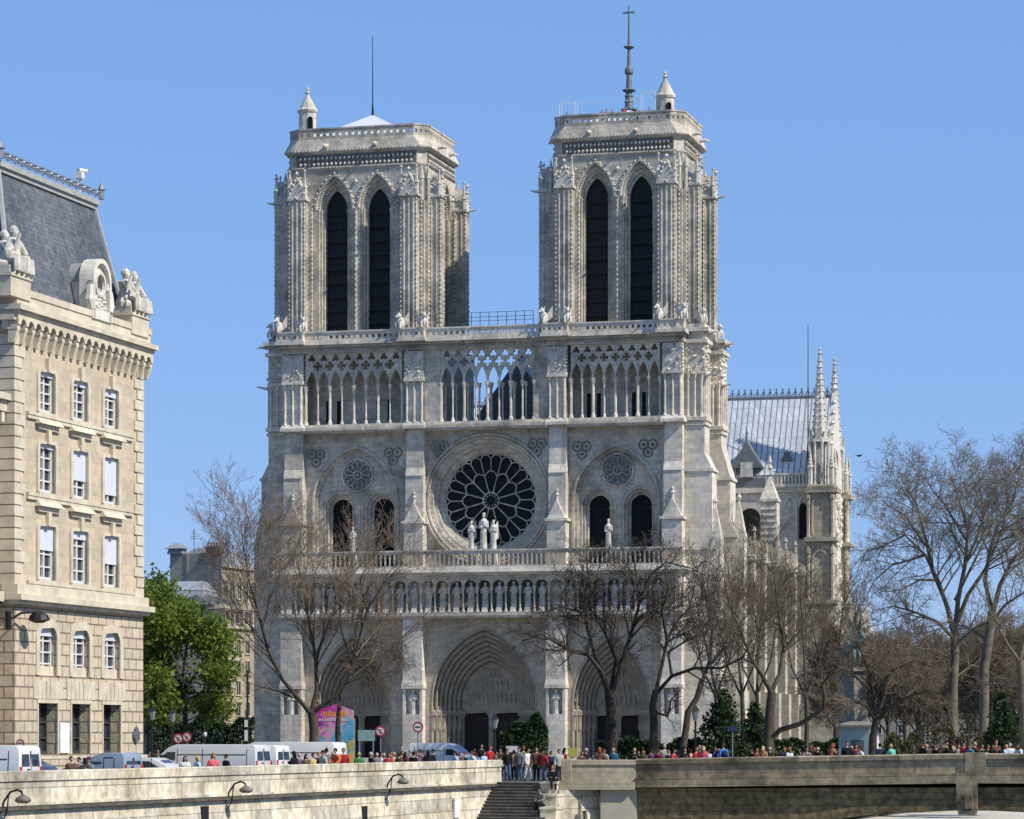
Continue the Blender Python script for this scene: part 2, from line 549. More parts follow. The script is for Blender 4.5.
# ---- buttresses between the bays
def buttress(x0, x1, k):
    b = MB()
    xm = (x0 + x1) / 2
    zn0, zn1 = Zf(714), Zf(688)
    b.box(x0 - .1, x1 + .1, -.1, 1.2, 0, 1.4)
    b.box(x0, x1, 0, 1.2, 1.4, zn0)
    b.box(x0, x0 + .28, .02, 1.2, zn0, zn1)
    b.box(x1 - .28, x1, .02, 1.2, zn0, zn1)
    b.box(x0 + .28, x1 - .28, .75, 1.2, zn0, zn1)
    b.box(x0 - .12, x1 + .12, -.15, 1.2, zn1, zn1 + .35)
    b.taper(x0 - .12, x1 + .12, -.15, 1.2, zn1 + .35, zn1 + .9, .12, .12, .15, 0)
    b.box(x0, x1, 0, 1.2, zn1 + .35, Z_K0)
    b.box(x0, x1, 1.15, WALL, Z_K0, Z_K1)
    v1 = .35
    b.box(x0 + .02, x1 - .02, v1, WALL, Z_K1, Z_G)
    b.box(x0 - .2, x1 + .2, v1 - .26, WALL, Z_G - .06, Z_G + .22)
    gz = Zf(499)
    b.add([(x0 + .05, v1, Z_G + .22), (x1 - .05, v1, Z_G + .22), (xm, v1, gz), (x0 + .05, WALL, Z_G + .22), (x1 - .05, WALL, Z_G + .22), (xm, WALL, gz)], [(0, 1, 2), (3, 5, 4), (0, 2, 5, 3), (1, 4, 5, 2)])
    b.lathe(xm, v1 + .3, [(.14, gz - .2), (.12, gz + .35), (.24, gz + .5), (.1, gz + .75), (.16, gz + .95), (.02, gz + 1.2)], 6)
    b.box(x0 + .1, x1 - .1, .72, WALL, Z_G + .2, Z_S)
    b.add([(x0 + .1, .62, Z_S - .1), (x1 - .1, .62, Z_S - .1), (x0 + .1, 1.05, Z_S + .95), (x1 - .1, 1.05, Z_S + .95), (x0 + .1, WALL, Z_S - .1), (x1 - .1, WALL, Z_S - .1), (x0 + .1, WALL, Z_S + .95), (x1 - .1, WALL, Z_S + .95)],
          [(0, 1, 3, 2), (0, 2, 6, 4), (1, 5, 7, 3), (4, 6, 7, 5), (0, 4, 5, 1), (2, 3, 7, 6)])
    b.box(x0 + .12, x1 - .12, 1.0, WALL, Z_S + .9, Z_A0)
    o = b.build('buttress', MP if k else MC, cath)
    # arcade-stage cladding with colonnettes and a carved head
    c = MB()
    c.box(x0 - .2, x1 + .2, .35, WALL + .2, Z_A0, Z_A0 + .3)
    c.taper(x0 - .2, x1 + .2, .35, WALL + .2, Z_A0 + .3, Z_A0 + .75, .2, .2, .3, 0)
    c.box(x0 + .12, x1 - .12, .85, WALL + .2, Z_A0 + .7, Z_A1 + .4)
    zc = Zf(376)
    for t in (.12, .5, .88):
        x = x0 + (x1 - x0) * t
        c.lathe(x, .72, [(.22, Z_A0 + .7), (.13, Z_A0 + 1.0), (.13, zc - .4), (.24, zc)], 7)
    c.box(x0 - .05, x1 + .05, .45, .9, zc, zc + .3)
    c.build('colonnette_panel', MP, o)
    c = MB()
    c.box(x0 + .02, x1 - .02, .55, 1.0, zc + .3, Z_A1 - .3)
    rr = random.Random(k)
    for i in range(26):
        c.octa(rr.uniform(x0, x1), .52, rr.uniform(zc + .3, Z_A1 - .3), rr.uniform(.1, .24))
    for i in range(9):
        c.octa(x1, .5 + .3 * rr.random(), zc + .3 + i * .38, .18)
    c.build('carved_head', MK, o)
    st = robed_figure(2.6, True, k).build('statue', M['carved_pale'], o)
    st.location = (xm, .35, zn0)
for k, (x0, x1) in enumerate(BUT): buttress(x0, x1, k)

# ---- portals
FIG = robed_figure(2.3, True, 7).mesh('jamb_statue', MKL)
wood = plain('portal_door_wood', (.028, .022, .018), .8, var=.3)
for k, (c, hw, zs, h) in enumerate(PORT):
    n = 7 if k == 1 else 6
    b = MB()
    hw_i = hw * .56
    outs, dep = [], []
    for i in range(n + 1):
        t = i / n
        q = hw + (hw_i - hw) * t
        outs.append(arch(c, .02, q, zs, h * (q / hw) * (1 - .04 * t), 9))
        dep.append(1.2 + 3.2 * t)
    path = lambda o: o[1:] + [o[0]]
    rr = random.Random(k)
    for i in range(n):
        A, B = path(outs[i]), path(outs[i + 1])
        mid = [((p[0] + q[0]) / 2, (p[1] + q[1]) / 2) for p, q in zip(A, B)]
        b.skin(A, dep[i], mid, dep[i] + .02)
        b.skin(mid, dep[i] + .02, mid, dep[i] + .6)
        b.skin(mid, dep[i] + .6, B, dep[i + 1] + .2)
        b.skin(B, dep[i + 1] + .2, B, dep[i + 1])
        b.tube([(p[0], dep[i] + .04, p[1]) for p in mid], .12, 5)
    # little seated figures riding up each archivolt
    a = b
    for i in range(n):
        A = path(outs[i])
        tot = 0
        for j in range(1, len(A) - 2):
            p, q = A[j], A[j + 1]
            L = math.hypot(q[0] - p[0], q[1] - p[1])
            m = max(1, int(L / .75))
            for s in range(m):
                t = (s + .5) / m
                x, z = p[0] + (q[0] - p[0]) * t, p[1] + (q[1] - p[1]) * t
                x = c + (x - c) * .93
                z = zs + (z - zs) * .93
                a.octa(x, dep[i] + .5, z, rr.uniform(.1, .15), rr.uniform(.2, .3))
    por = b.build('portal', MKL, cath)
    zl = zs - .6
    t = MB()
    inn = outs[-1]
    yb = dep[-1]
    head = [p for p in inn if p[1] >= zs - .01]
    t.plate([(c - hw_i, zl), (c + hw_i, zl)] + head[0:], [], yb + .05, yb + .5)
    for r_ in range(3):
        zz = zl + .6 + r_ * 1.35
        half = hw_i * (.86 - .27 * r_)
        m = int(half * 2 / .5)
        for i in range(m):
            x = c - half + (i + .5) * 2 * half / m
            t.lathe(x, yb + .02, [(.17, zz), (.15, zz + .5), (.19, zz + .75), (.08, zz + .85), (.11, zz + .98), (.05, zz + 1.08)], 6)
        t.box(c - half, c + half, yb - .06, yb + .1, zz - .16, zz)
    t.build('tympanum', MKL, por)
    d = MB()
    dw = hw_i * .42
    dh = zl - .5
    d.plate([(c - hw_i, .02), (c + hw_i, .02), (c + hw_i, zl), (c - hw_i, zl)], [arch(c + sg * (dw + .32), .05, dw, dh - dw * .5, dw * .5, 5) for sg in (-1, 1)], yb + .1, yb + .6)
    d.build('door_surround', MKL, por)
    for sg in (-1, 1):
        g = MB()
        x = c + sg * (dw + .32)
        g.box(x - dw - .05, x + dw + .05, yb + .62, yb + .72, .02, dh + .1)
        for i in range(5): g.box(x - dw + i * dw * .45, x - dw + i * dw * .45 + .06, yb + .58, yb + .63, .1, dh)
        g.build('door', wood, por)
    s = MB()
    s.lathe(c, yb - .1, [(.4, 0), (.3, .4), (.28, zl - 2.6), (.4, zl - 2.4)], 8)
    s.build('trumeau', MKL, por)
    for sg in (-1, 1):
        m = 6 if k == 1 else 5
        for i in range(m):
            t_ = (i + .5) / m
            x = c + sg * (hw + (hw_i - hw) * t_)
            y = 1.15 + 3.2 * t_
            q = MB()
            q.lathe(x, y, [(.3, .1), (.26, 1.0), (.16, 1.2), (.15, 2.9), (.3, 3.2), (.32, 3.4)], 7)
            q.build('jamb_colonnette', MKL, por)
            o = link(bpy.data.objects.new('jamb_statue', FIG), por)
            o.location = (x, y, 3.4)

# ---- gallery of kings
ZKF = Z_K0 + .55
b = MB()
b.box(XL - .1, XR + .1, -.25, 1.3, Z_K0 - .12, Z_K0 + .12)
b.box(XL - .25, XR + .25, -.4, 1.3, Z_K0 + .12, ZKF - .05)
kg = b.build("kings_gallery", MC, cath)
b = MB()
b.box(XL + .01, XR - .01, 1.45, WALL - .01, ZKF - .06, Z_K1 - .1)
b.build('niche_back_wall', M['cath_shade'], kg)  # dark colour stands in for the deep shade of the niches

NK = 28
sp = (XR - XL - .4) / NK
KING = [robed_figure(2.75, True, 20 + j).mesh('king_statue', M['carved']) for j in range(4)]
colm = MB()
colm.lathe(0, 0, [(.2, 0), (.2, .2), (.1, .35), (.1, 2.3), (.2, 2.6), (.22, 2.75)], 7)
colm = colm.mesh('gallery_colonnette', MC)
ped = MB()
ped.taper(-.34, .34, -.3, .4, 0, .5, .08, .08, .06, .06)
ped = ped.mesh('statue_pedestal', M['carved_pale'])
zarch = ZKF + 2.75
pts = [(XR, Z_K1 - .1), (XL, Z_K1 - .1), (XL, zarch)]
rr = random.Random(3)
for i in range(NK):
    x0 = XL + .2 + i * sp
    cx = x0 + sp / 2
    pts += [(x0 + .1, zarch)] + [(2 * cx - x, z) for x, z in arch(cx, zarch, sp / 2 - .1, zarch, .62, 3)[1:]][0:]
    o = link(bpy.data.objects.new('king_statue', KING[rr.randrange(4)]), kg)
    o.location = (cx, .35, ZKF + .42)
    o.rotation_euler = (0, 0, rr.uniform(-.35, .35))
    o.scale = (rr.uniform(.9, 1.02),) * 2 + (rr.uniform(.93, 1.02),)
    o = link(bpy.data.objects.new('statue_pedestal', ped), kg)
    o.location = (cx, .15, ZKF - .06)
for i in range(NK + 1):
    o = link(bpy.data.objects.new('gallery_colonnette', colm), kg)
    o.location = (XL + .2 + i * sp, -.05, ZKF - .05)
pts += [(XR, zarch)]
b = MB()
# scalloped canopy over the kings
out = [(XL, zarch)]
for i in range(NK):
    x0 = XL + .2 + i * sp
    cx = x0 + sp / 2
    ap = arch(cx, zarch, sp / 2 - .1, zarch, .62, 3)[2:]
    out += [(2 * cx - x, z) for x, z in ap]
out += [(XR, zarch), (XR, Z_K1 - .1), (XL, Z_K1 - .1)]
b.plate(out, [], -.15, .15)
b.build('trefoil_frieze', MC, kg)
b = MB()
b.box(XL - .35, XR + .4, -.5, 1.9, Z_K1 - .1, Z_K1 + .18)
b.taper(XL - .7, XR + .7, -.95, 1.9, Z_K1 + .18, Z_V0 + .1, .15, .15, .15, 0)
b.build('gallery_cornice', MP, cath)

def pierced(b, x0, x1, y0, y1, z0, z1, n, kind='arch'):
    """A parapet slab pierced by small openings."""
    w = (x1 - x0) / n
    hs = []
    for i in range(n):
        c = x0 + (i + .5) * w
        if kind == 'arch': hs.append(arch(c, z0 + .2, w * .35, z1 - .16 - w * .5, w * .36, 2))
        else: hs.append(foil(c, (z0 + z1) / 2 - .02, min(w * .36, (z1 - z0) * .34), 4, 3, math.pi / 4))
    b.plate([(x0, z0), (x1, z0), (x1, z1), (x0, z1)], hs, y0, y1)
    b.box(x0 - .03, x1 + .03, y0 - .08, y1 + .08, z1, z1 + .16)

b = MB()
pierced(b, XL - .2, XR + .2, -.45, -.2, Z_V0 + .1, Z_V1, 88)
b.build('virgin_gallery_balustrade', MC, cath)
# statues on the balustrade
for name, px, zt, zb, sc_ in (('virgin_statue', 483.8, 513, 549, 1.0), ('angel_statue', 471.5, 521, 549, .92), ('angel_statue', 493.5, 520, 549, .92), ('standing_statue', 608.5, 519, 548, .9), ('standing_statue', 353, 527, 553, .9)):
    x = U(px, .3)
    z0, z1 = CF.z(zb, x, .3), CF.z(zt, x, .3)
    g = robed_figure(z1 - z0, True, int(px))
    if name == 'angel_statue':
        for sg in (-1, 1):
            g.add([(sg * .2, .25, 2.6), (sg * .55, .5, 3.0), (sg * .6, .55, 1.2), (sg * .25, .3, .9), (sg * .22, .35, 2.5), (sg * .27, .4, 1.0)], [(0, 1, 2, 3), (4, 1, 2, 5), (0, 4, 1), (3, 5, 2)])
    o = g.build(name, M['carved_pale'], cath)
    o.location = (x, .3, z0)
    o.scale = (.74, .74, 1)
    p = MB()
    p.taper(-.55, .55, -.45, .45, Z_V0 - z0, .02, .08, .08, .05, .05)
    p.build('plinth', M['carved_pale'], o)

# ---- rose window
rx, rz, r0 = ROSE
b = MB()
N = 48
for r, y in ((RR + .25, WALL - .12), (RR - .1, WALL - .02), (RR - .55, WALL + .35), (RR - .95, WALL + .75)):
    b.tube([(rx + r * math.cos(2 * math.pi * i / N), y, rz + r * math.sin(2 * math.pi * i / N)) for i in range(N + 1)], .16, 5)
prof = [(RR, WALL + .1), (RR - .5, WALL + .15), (RR - .5, WALL + .5), (RR - 1.0, WALL + .6), (RR - 1.0, WALL + 1.0), (r0 + .1, WALL + 1.2), (r0, WALL + 1.9)]
for (ra, ya), (rb, yb2) in zip(prof, prof[1:]):
    A = circle(rx, rz, ra, N); B = circle(rx, rz, rb, N)
    b.skin(A + A[:1], ya, B + B[:1], yb2)
for i in range(72):
    a = 2 * math.pi * i / 72
    b.octa(rx + (RR - .27) * math.cos(a), WALL + .12, rz + (RR - .27) * math.sin(a), .14)
rose = b.build('rose_window', MC, cath)
t = MB()
yt = WALL + 1.5
def rt(r, a): return (rx + r * math.cos(a), yt, rz + r * math.sin(a))
def ringt(r, rad, n=48): t.tube([rt(r, 2 * math.pi * i / n) for i in range(n + 1)], rad, 5)
RK = r0 / 4.78
ringt(r0, .17)
ringt(.88, .1, 20)
for i in range(12):
    a = 2 * math.pi * i / 12 + math.pi / 12
    t.tube([rt(.88, a), rt(2.55 * RK, a)], .075, 5)
    t.tube([rt(.5, a), rt(.82, a)], .05, 4)
    d = math.pi / 12
    pts = []
    for j in range(9):                                   # cusped head of an inner petal
        q = -1 + j / 4
        pts.append(rt(2.5 * RK + .45 * (1 - abs(q) ** 2.2) + (.1 if j in (3, 5) else 0), a + d + d * q))
    t.tube(pts, .085, 5)
for i in range(24):
    a = 2 * math.pi * i / 24
    t.tube([rt((2.95 if i % 2 == 0 else 2.62) * RK, a), rt(4.3 * RK, a)], .075, 5)
    d = math.pi / 24
    t.tube([rt(4.25 * RK + .38 * (1 - abs(-1 + j / 3) ** 2) + (.07 if j in (2, 4) else 0), a + d + d * (-1 + j / 3)) for j in range(7)], .08, 5)
t.build('tracery', MC, rose)
g = MB()
C_ = circle(rx, rz, r0 + .05, 40)
g.plate(C_, [], yt + .2, yt + .3)
g.build('rose_glass', M['glass'], rose)

# ---- twin lancets under their blind arches
for k, (c, hw, zs, h) in enumerate(TW):
    b = MB()
    o0 = arch(c, Z_V0 + .3, hw, zs, h, 9)
    pth = lambda o: o[1:] + [o[0]]
    o1 = arch(c, Z_V0 + .3, hw - .35, zs, h - .4, 9)
    b.ring(pth(arch(c, Z_V0 + .3, hw + .2, zs, h + .22, 9)), pth(arch(c, Z_V0 + .3, hw - .04, zs, h - .04, 9)), WALL - .16, WALL + .05)
    b.ring(pth(o0), pth(o1), WALL + .3, WALL + .7)
    LX = ((xb(341, 2.6), xb(382.7, 2.6)), (xb(598.5, 2.6), xb(640.5, 2.6)))[k]
    zl = Zf(513, LX[0], 2.6) if False else CF.z((510, 506.5)[k], LX[0], 2.6)
    ap = CF.z((499, 495)[k], LX[0], 2.6)
    outs = [[arch(x, Z_V0 + .35, q, zl, (ap - zl) + (q - 1.15) * 1.02, 7) for q in (2.05, 1.75, 1.45, 1.15)] for x in LX]
    b.plate(o1, [o[0] for o in outs], WALL + .55, WALL + .8)
    for o in outs:
        for i in range(3):
            b.ring(pth(o[i]), pth(o[i + 1]), WALL + .62 + i * .3, WALL + 1.0 + i * .3)
    tw = b.build('twin_window', MC, cath)
    for j, x in enumerate(LX):
        g = MB()
        g.plate(arch(x, Z_V0 + .3, 1.3, zl, ap - zl + .15, 6), [], WALL + 1.75, WALL + 1.85)
        lw = g.build('lancet_glass', M['void'], tw)
        m = MB()
        m.tube([(x, WALL + 1.5, Z_V0 + .3), (x, WALL + 1.5, ap - .2)], .05, 4)
        for q in range(1, 6):
            zz = Z_V0 + .3 + q * (zl - Z_V0) / 5.5
            m.box(x - 1.15, x + 1.15, WALL + 1.48, WALL + 1.54, zz, zz + .06)
        m.build('window_bar', M['iron'], tw)
        for sg in (-1, 1):
            for q in (1.25, 1.55, 1.85):
                s = MB()
                s.lathe(x + sg * q, WALL + .62 + (1.95 - q) * .9, [(.2, Z_V0 + .3), (.12, Z_V0 + .6), (.12, zl - .4), (.2, zl)], 6)
                s.build('window_shaft', MC, tw)
    # medallion
    mx, mz = UZ((356, 616.5)[k], (475, 469.5)[k], WALL)
    m = MB()
    r = 1.72
    m.tube([(mx + r * math.cos(2 * math.pi * i / 32), WALL + .45, mz + r * math.sin(2 * math.pi * i / 32)) for i in range(33)], .15, 5)
    m.tube([(mx + .45 * math.cos(2 * math.pi * i / 16), WALL + .47, mz + .45 * math.sin(2 * math.pi * i / 16)) for i in range(17)], .09, 4)
    for i in range(12):
        a = 2 * math.pi * i / 12
        m.tube([(mx + .45 * math.cos(a), WALL + .47, mz + .45 * math.sin(a)), (mx + 1.25 * math.cos(a), WALL + .47, mz + 1.25 * math.sin(a))], .06, 4)
        a += math.pi / 12
        m.tube([(mx + (1.2 + .33 * math.sin(math.pi * j / 6)) * math.cos(a - .26 + .52 * j / 6), WALL + .47, mz + (1.2 + .33 * math.sin(math.pi * j / 6)) * math.sin(a - .26 + .52 * j / 6)) for j in range(7)], .07, 4)
    m.octa(mx, WALL + .42, mz, .2)
    m.build('medallion', MC, tw)
    g = MB()
    g.plate(circle(mx, mz, r, 32), [], WALL + .5, WALL + .56)
    g.build('medallion_field', plain('blue_grey_medallion_field', (.13, .14, .135), .8, var=.25), tw)

# trefoil reliefs in the spandrels
for px, py in ((316, 457), (393, 455), (440, 449), (537, 446), (582, 449), (648, 447)):
    x, z = UZ(px, py, WALL)
    b = MB()
    for j in range(3):
        a = math.pi / 2 + math.pi + 2 * math.pi * j / 3
        cx, cz = x + .55 * math.cos(a), z + .55 * math.sin(a)
        b.tube([(cx + .5 * math.cos(2 * math.pi * i / 14), WALL - .02, cz + .5 * math.sin(2 * math.pi * i / 14)) for i in range(15)], .1, 5)
        b.octa(cx, WALL - .02, cz, .26)
    b.build('trefoil_relief', MD, cath)

# ---- the open arcade below the towers
YA = .95
def arcade(xa, xb_, n, name_):
    zc = Zf(378)
    w = (xb_ - xa) / n
    b = MB()
    out = [(xa, zc)]
    hs = []
    top = Z_A1 - .12
    for i in range(n):
        cx = xa + (i + .5) * w
        ap = arch(cx, zc, w / 2 - .07, zc, (top - zc) * .46, 4)[2:]
        out += [(2 * cx - x, z) for x, z in ap]
    out += [(xb_, zc), (xb_, top), (xa, top)]
    for i in range(n + 1):
        cx = xa + i * w
        if 0 < i < n: hs.append(foil(cx, zc + (top - zc) * .6, w * .4, 4, 4, 0))
    for i in range(n):
        cx = xa + (i + .5) * w
        hs.append(foil(cx, zc + (top - zc) * .84, w * .33, 3, 4))
    b.plate(out, hs, YA, YA + .32)
    # interlaced hood mouldings
    for i in range(-1, n):
        pts = [(p[0], YA - .06, p[1]) for p in arch(xa + (i + 1) * w, zc, w, zc + .1, (top - zc) * .78, 6)[2:] if xa <= p[0] <= xb_]
        if len(pts) > 2: b.tube(pts, .075, 4)
    ar = b.build('arcade', MP, cath)
    for i in range(n + 1):
        x = xa + i * w
        big = .15 if i % 2 == 0 else .095
        for dy in ((0.16, 1.6) if name_ == 'mid' else (0.16,)):
            s = MB()
            s.lathe(x, YA + dy, [(big + .12, Z_A0 + .65), (big + .08, Z_A0 + .95), (big, Z_A0 + 1.1), (big, zc - .65), (big + .06, zc - .5), (big + .16, zc + .02)], 7)
            s.build('arcade_colonnette', MP, ar)
    return ar
NE_L, NE_R = (xb(304, 1), xb(402, 1)), (xb(569, 1), xb(660, 1))
arcade(NE_L[0] + .2, NE_L[1], 8, 'side')
arcade(xb(441, 1), xb(534, 1), 8, 'mid')
arcade(NE_R[0] + .2, NE_R[1], 8, 'side')
b = MB()
for x0, x1 in ((BUT[0][1], BUT[1][0]), (BUT[1][1], BUT[2][0]), (BUT[2][1], BUT[3][0])):
    b.taper(x0 - .1, x1 + .1, .5, WALL + 1.6, Z_A0 - .25, Z_A0 + .02, 0, 0, -.12, 0)
    b.box(x0 - .1, x1 + .1, .55, WALL + 1.6, Z_A0 + .02, Z_A0 + .3)
    b.taper(x0 - .1, x1 + .1, .62, WALL + 1.6, Z_A0 + .3, Z_A0 + .66, 0, 0, .1, 0)
b.box(BUT[1][1] - .02, xb(440.8, 1), .9, WALL + 1.4, Z_A0 + .5, Z_A1)
b.box(xb(534.3, 1), BUT[2][0] + .02, .9, WALL + 1.4, Z_A0 + .5, Z_A1)
b.build('arcade_sill', MC, cath)
# cornice and openwork parapet that tie the towers together
b = MB()
b.box(XL - .1, XR + .1, .5, 3.0, Z_A1 - .14, Z_A1 + .4)
b.box(XL - .25, XR + .25, .15, 3.1, Z_A1 + .4, Z_A1 + .62)
b.taper(XL - .5, XR + .5, -.2, 3.2, Z_A1 + .62, Z_L, .1, .1, .12, 0)
rr = random.Random(9)
for i in range(150):
    b.octa(XL + (XR - XL) * (i + .5) / 150, .42, Z_A1 + .16, .13, .2)
b.build('upper_cornice', MC, cath)
b = MB()
zt = Z_B - .16
pierced(b, BUT[0][1] + .3, BUT[1][0] - .3, .1, .35, Z_L, zt, 16, 'q')
pierced(b, BUT[1][1] + .3, BUT[2][0] - .3, .1, .35, Z_L, zt, 20, 'q')
pierced(b, BUT[2][1] + .3, BUT[3][0] - .3, .1, .35, Z_L, zt, 16, 'q')
for x0, x1 in BUT:
    b.box(x0 - .5, x1 + .5, -.55, 1.2, Z_L - .35, Z_L)
    pierced(b, x0 - .35, x1 + .35, -.4, -.2, Z_L, zt, 5, 'q')
    b.box(x0 - .35, x0 - .1, -.2, .3, Z_L, Z_B)
    b.box(x1 + .1, x1 + .35, -.2, .3, Z_L, Z_B)
b.build('openwork_parapet', MP, cath)
for x0, x1 in BUT:
    for x, rzz in ((x0 - .15, .5), (x1 + .15, -.5)):
        o = link(bpy.data.objects.new('chimera', CHIM), cath)
        o.location = (x, 0, Z_B)
        o.rotation_euler = (0, 0, -rzz)
        o.scale = (1, 1, 1.05)
b = MB()
for i in range(12):
    x = xb(436, .8) + (xb(533, .8) - xb(436, .8)) * i / 11
    b.tube([(x, .9, Z_L), (x, .9, Z_L + 2.6)], .035, 4)
for zz in (1.7, 2.1, 2.6): b.tube([(xb(436, .8), .9, Z_L + zz), (xb(533, .8), .9, Z_L + zz)], .025, 4)
b.build('safety_fence', M['iron'], cath)

# ---- tower bases behind the west front, their side buttresses
XLI, XRI = xb(436, WALL), xb(543, WALL)       # inner flanks
for name, x0, x1, slits in (('tower_base', XL, XLI, (328, 339, 378, 389.5)), ('tower_base', XRI, XR, (589, 599, 634, 644))):
    b = MB()
    b.box(x0, x1, 5.4, 17, 0, Z_A0 - .05)
    b.box(x0, x1, 3.4, 17, Z_A0 - .05, Z_A1 - .2)
    b.box(x0, x1, 2.7, 5.5, Z_A0 - .4, Z_A0 - .06)
    b.box(x0 - .02, x1 + .02, 2.9, 17.1, Z_A1 - .2, DECK + .02)
    b.box(XL if x0 == XL else XR - 1.0, XL + 1.0 if x0 == XL else XR, WALL + .68, 5.5, 0, Z_A1 - .25)
    tb = b.build(name, MC, cath)
    for px in slits:
        x = xb(px, 3.4)
        s = MB()
        s.box(x - .2, x + .2, 3.33, 3.42, Zf(418), Zf(391))
        s.build('slit_window', M['void'], tb)
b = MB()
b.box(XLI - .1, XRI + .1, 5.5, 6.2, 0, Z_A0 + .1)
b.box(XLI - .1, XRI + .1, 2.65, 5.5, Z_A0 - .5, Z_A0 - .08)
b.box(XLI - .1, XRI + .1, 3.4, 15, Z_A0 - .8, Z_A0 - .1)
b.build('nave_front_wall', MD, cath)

def side_pier(sg, v0, v1, prof, kids=True):
    """A stepped buttress leaning on the flank of a tower; prof = [(z, reach)]."""
    xw = XR if sg > 0 else XL
    b = MB()
    for (za, ra), (zb_, rb) in zip(prof, prof[1:]):
        xa = (xw - .5, xw + ra) if sg > 0 else (xw - ra, xw + .5)
        if abs(ra - rb) < 1e-6 or rb is None: b.box(xa[0], xa[1], v0, v1, za, zb_)
        else:
            d = ra - rb
            b.taper(xa[0], xa[1], v0, v1, za, zb_, 0 if sg > 0 else d, d if sg > 0 else 0, 0, 0)
    for z, r in prof[1:-1:2]:
        b.box(*((xw - .4, xw + r + .16) if sg > 0 else (xw - r - .16, xw + .4)), v0 - .15, v1 + .15, z - .3, z)
    o = b.build('side_buttress', MP if sg > 0 else MC, cath)
    return o
zsA = Zf(540, 712, 2)
for sg in (1, -1):
    rA = U(712, 2) - XR
    rB = U(727, 13) - XR
    if sg < 0: rA, rB = 2.9, 3.0
    p1 = side_pier(sg, 2.0, 4.6, [(0, rA + .25), (Zf(548), rA + .25), (Zf(536), rA), (Zf(470), rA), (Zf(455), rA * .72), (Z_A0, rA * .72), (Z_A0 + .01, rA * .72), (Z_B - .3, rA * .72)])
    p2 = side_pier(sg, 12.3, 15.3, [(0, rB + 1.2), (Zf(535, 727, 13), rB + 1.2), (Zf(520, 727, 13), rB + .5), (Zf(478, 727, 13), rB + .5), (Zf(446, 727, 13), rB - .5), (Z_A0, rB - .5), (Z_A0 + .01, rB - .5), (Z_B - .9, rB - .5)])
    xw = XR if sg > 0 else XL
    for (p, v0, v1, r) in ((p1, 2.0, 4.6, rA * .72), (p2, 12.3, 15.3, rB - .5)):
        e = xw + sg * r
        c = MB()
        for zz, ex in ((Z_A0 + .2, .25), (Zf(376), .12), (Zf(345), .3), (Z_L - .1, .5)):
            c.box(min(xw, e + sg * ex), max(xw, e + sg * ex), v0 - ex, v1 + ex, zz, zz + .4)
        for t in (.15, .5, .85):
            c.lathe(e - sg * t * r, v0 - .1, [(.22, Z_A0 + .5), (.13, Z_A0 + 1), (.13, Zf(380)), (.24, Zf(376))], 6)
            c.lathe(e + sg * .08, v0 + (v1 - v0) * t, [(.22, Z_A0 + .5), (.13, Z_A0 + 1), (.13, Zf(380)), (.24, Zf(376))], 6)
        rr = random.Random(int(v0))
        for i in range(30):
            c.octa(e + sg * .1, rr.uniform(v0, v1), rr.uniform(Zf(376), Zf(345)), rr.uniform(.12, .25))
            c.octa(rr.uniform(min(e, xw), max(e, xw)), v0 - .05, rr.uniform(Zf(376), Zf(345)), rr.uniform(.12, .25))
        c.build('colonnette_panel', MP, p)
        o = link(bpy.data.objects.new('chimera', CHIM), cath)
        o.location = (e - sg * .4, v0 + .4, Z_B - (.2 if v0 < 5 else .6))
        o.rotation_euler = (0, 0, sg * .8)
        g = MB()
        g.tube([(e, v0 + .2, Z_L - .3), (e + sg * 1.5, v0 - .3, Z_L - .2)], [.2, .08], 5)
        g.build('gargoyle', MK, p)
        g = MB()
        g.tube([(e, v0 + .2, Zf(378)), (e + sg * 1.2, v0 - .3, Zf(376))], [.2, .08], 5)
        g.build('gargoyle', MK, p)
    # gabled turrets at the foot of the clasping buttress
    for (v0, r, zt_) in ((1.2, rA + .9, Zf(505)), (11.5, rB + 2.0, Zf(500, 727, 13))):
        c = MB()
        e = xw + sg * r
        c.box(min(xw, e), max(xw, e), v0 + .9, v0 + 2.6, 0, zt_ - 3.5)
        c.taper(min(e - sg * 1.3, e), max(e - sg * 1.3, e), v0 + .9, v0 + 2.2, zt_ - 3.5, zt_, .6, .6, .6, .6)
        c.lathe(e - sg * .65, v0 + 1.5, [(.1, zt_), (.25, zt_ + .3), (.05, zt_ + .7)], 6)
        c.build('buttress_turret', MP if sg > 0 else MC, cath)

# ---- bell towers
LEADP = M['lead_pale']
def octo(h, c): return [(-h + c, -h), (h - c, -h), (h, -h + c), (h, h - c), (h - c, h), (-h + c, h), (-h, h - c), (-h, -h + c)]
def loft8(b, secs):
    vs, fs = [], []
    for h, c, z in secs: vs += [(x, y, z) for x, y in octo(h, c)]
    for k in range(len(secs) - 1):
        for i in range(8):
            j = (i + 1) % 8
            fs.append((k * 8 + i, k * 8 + j, (k + 1) * 8 + j, (k + 1) * 8 + i))
    fs.append(tuple(reversed(range(8))))
    fs.append(tuple((len(secs) - 1) * 8 + i for i in range(8)))
    b.add(vs, fs)

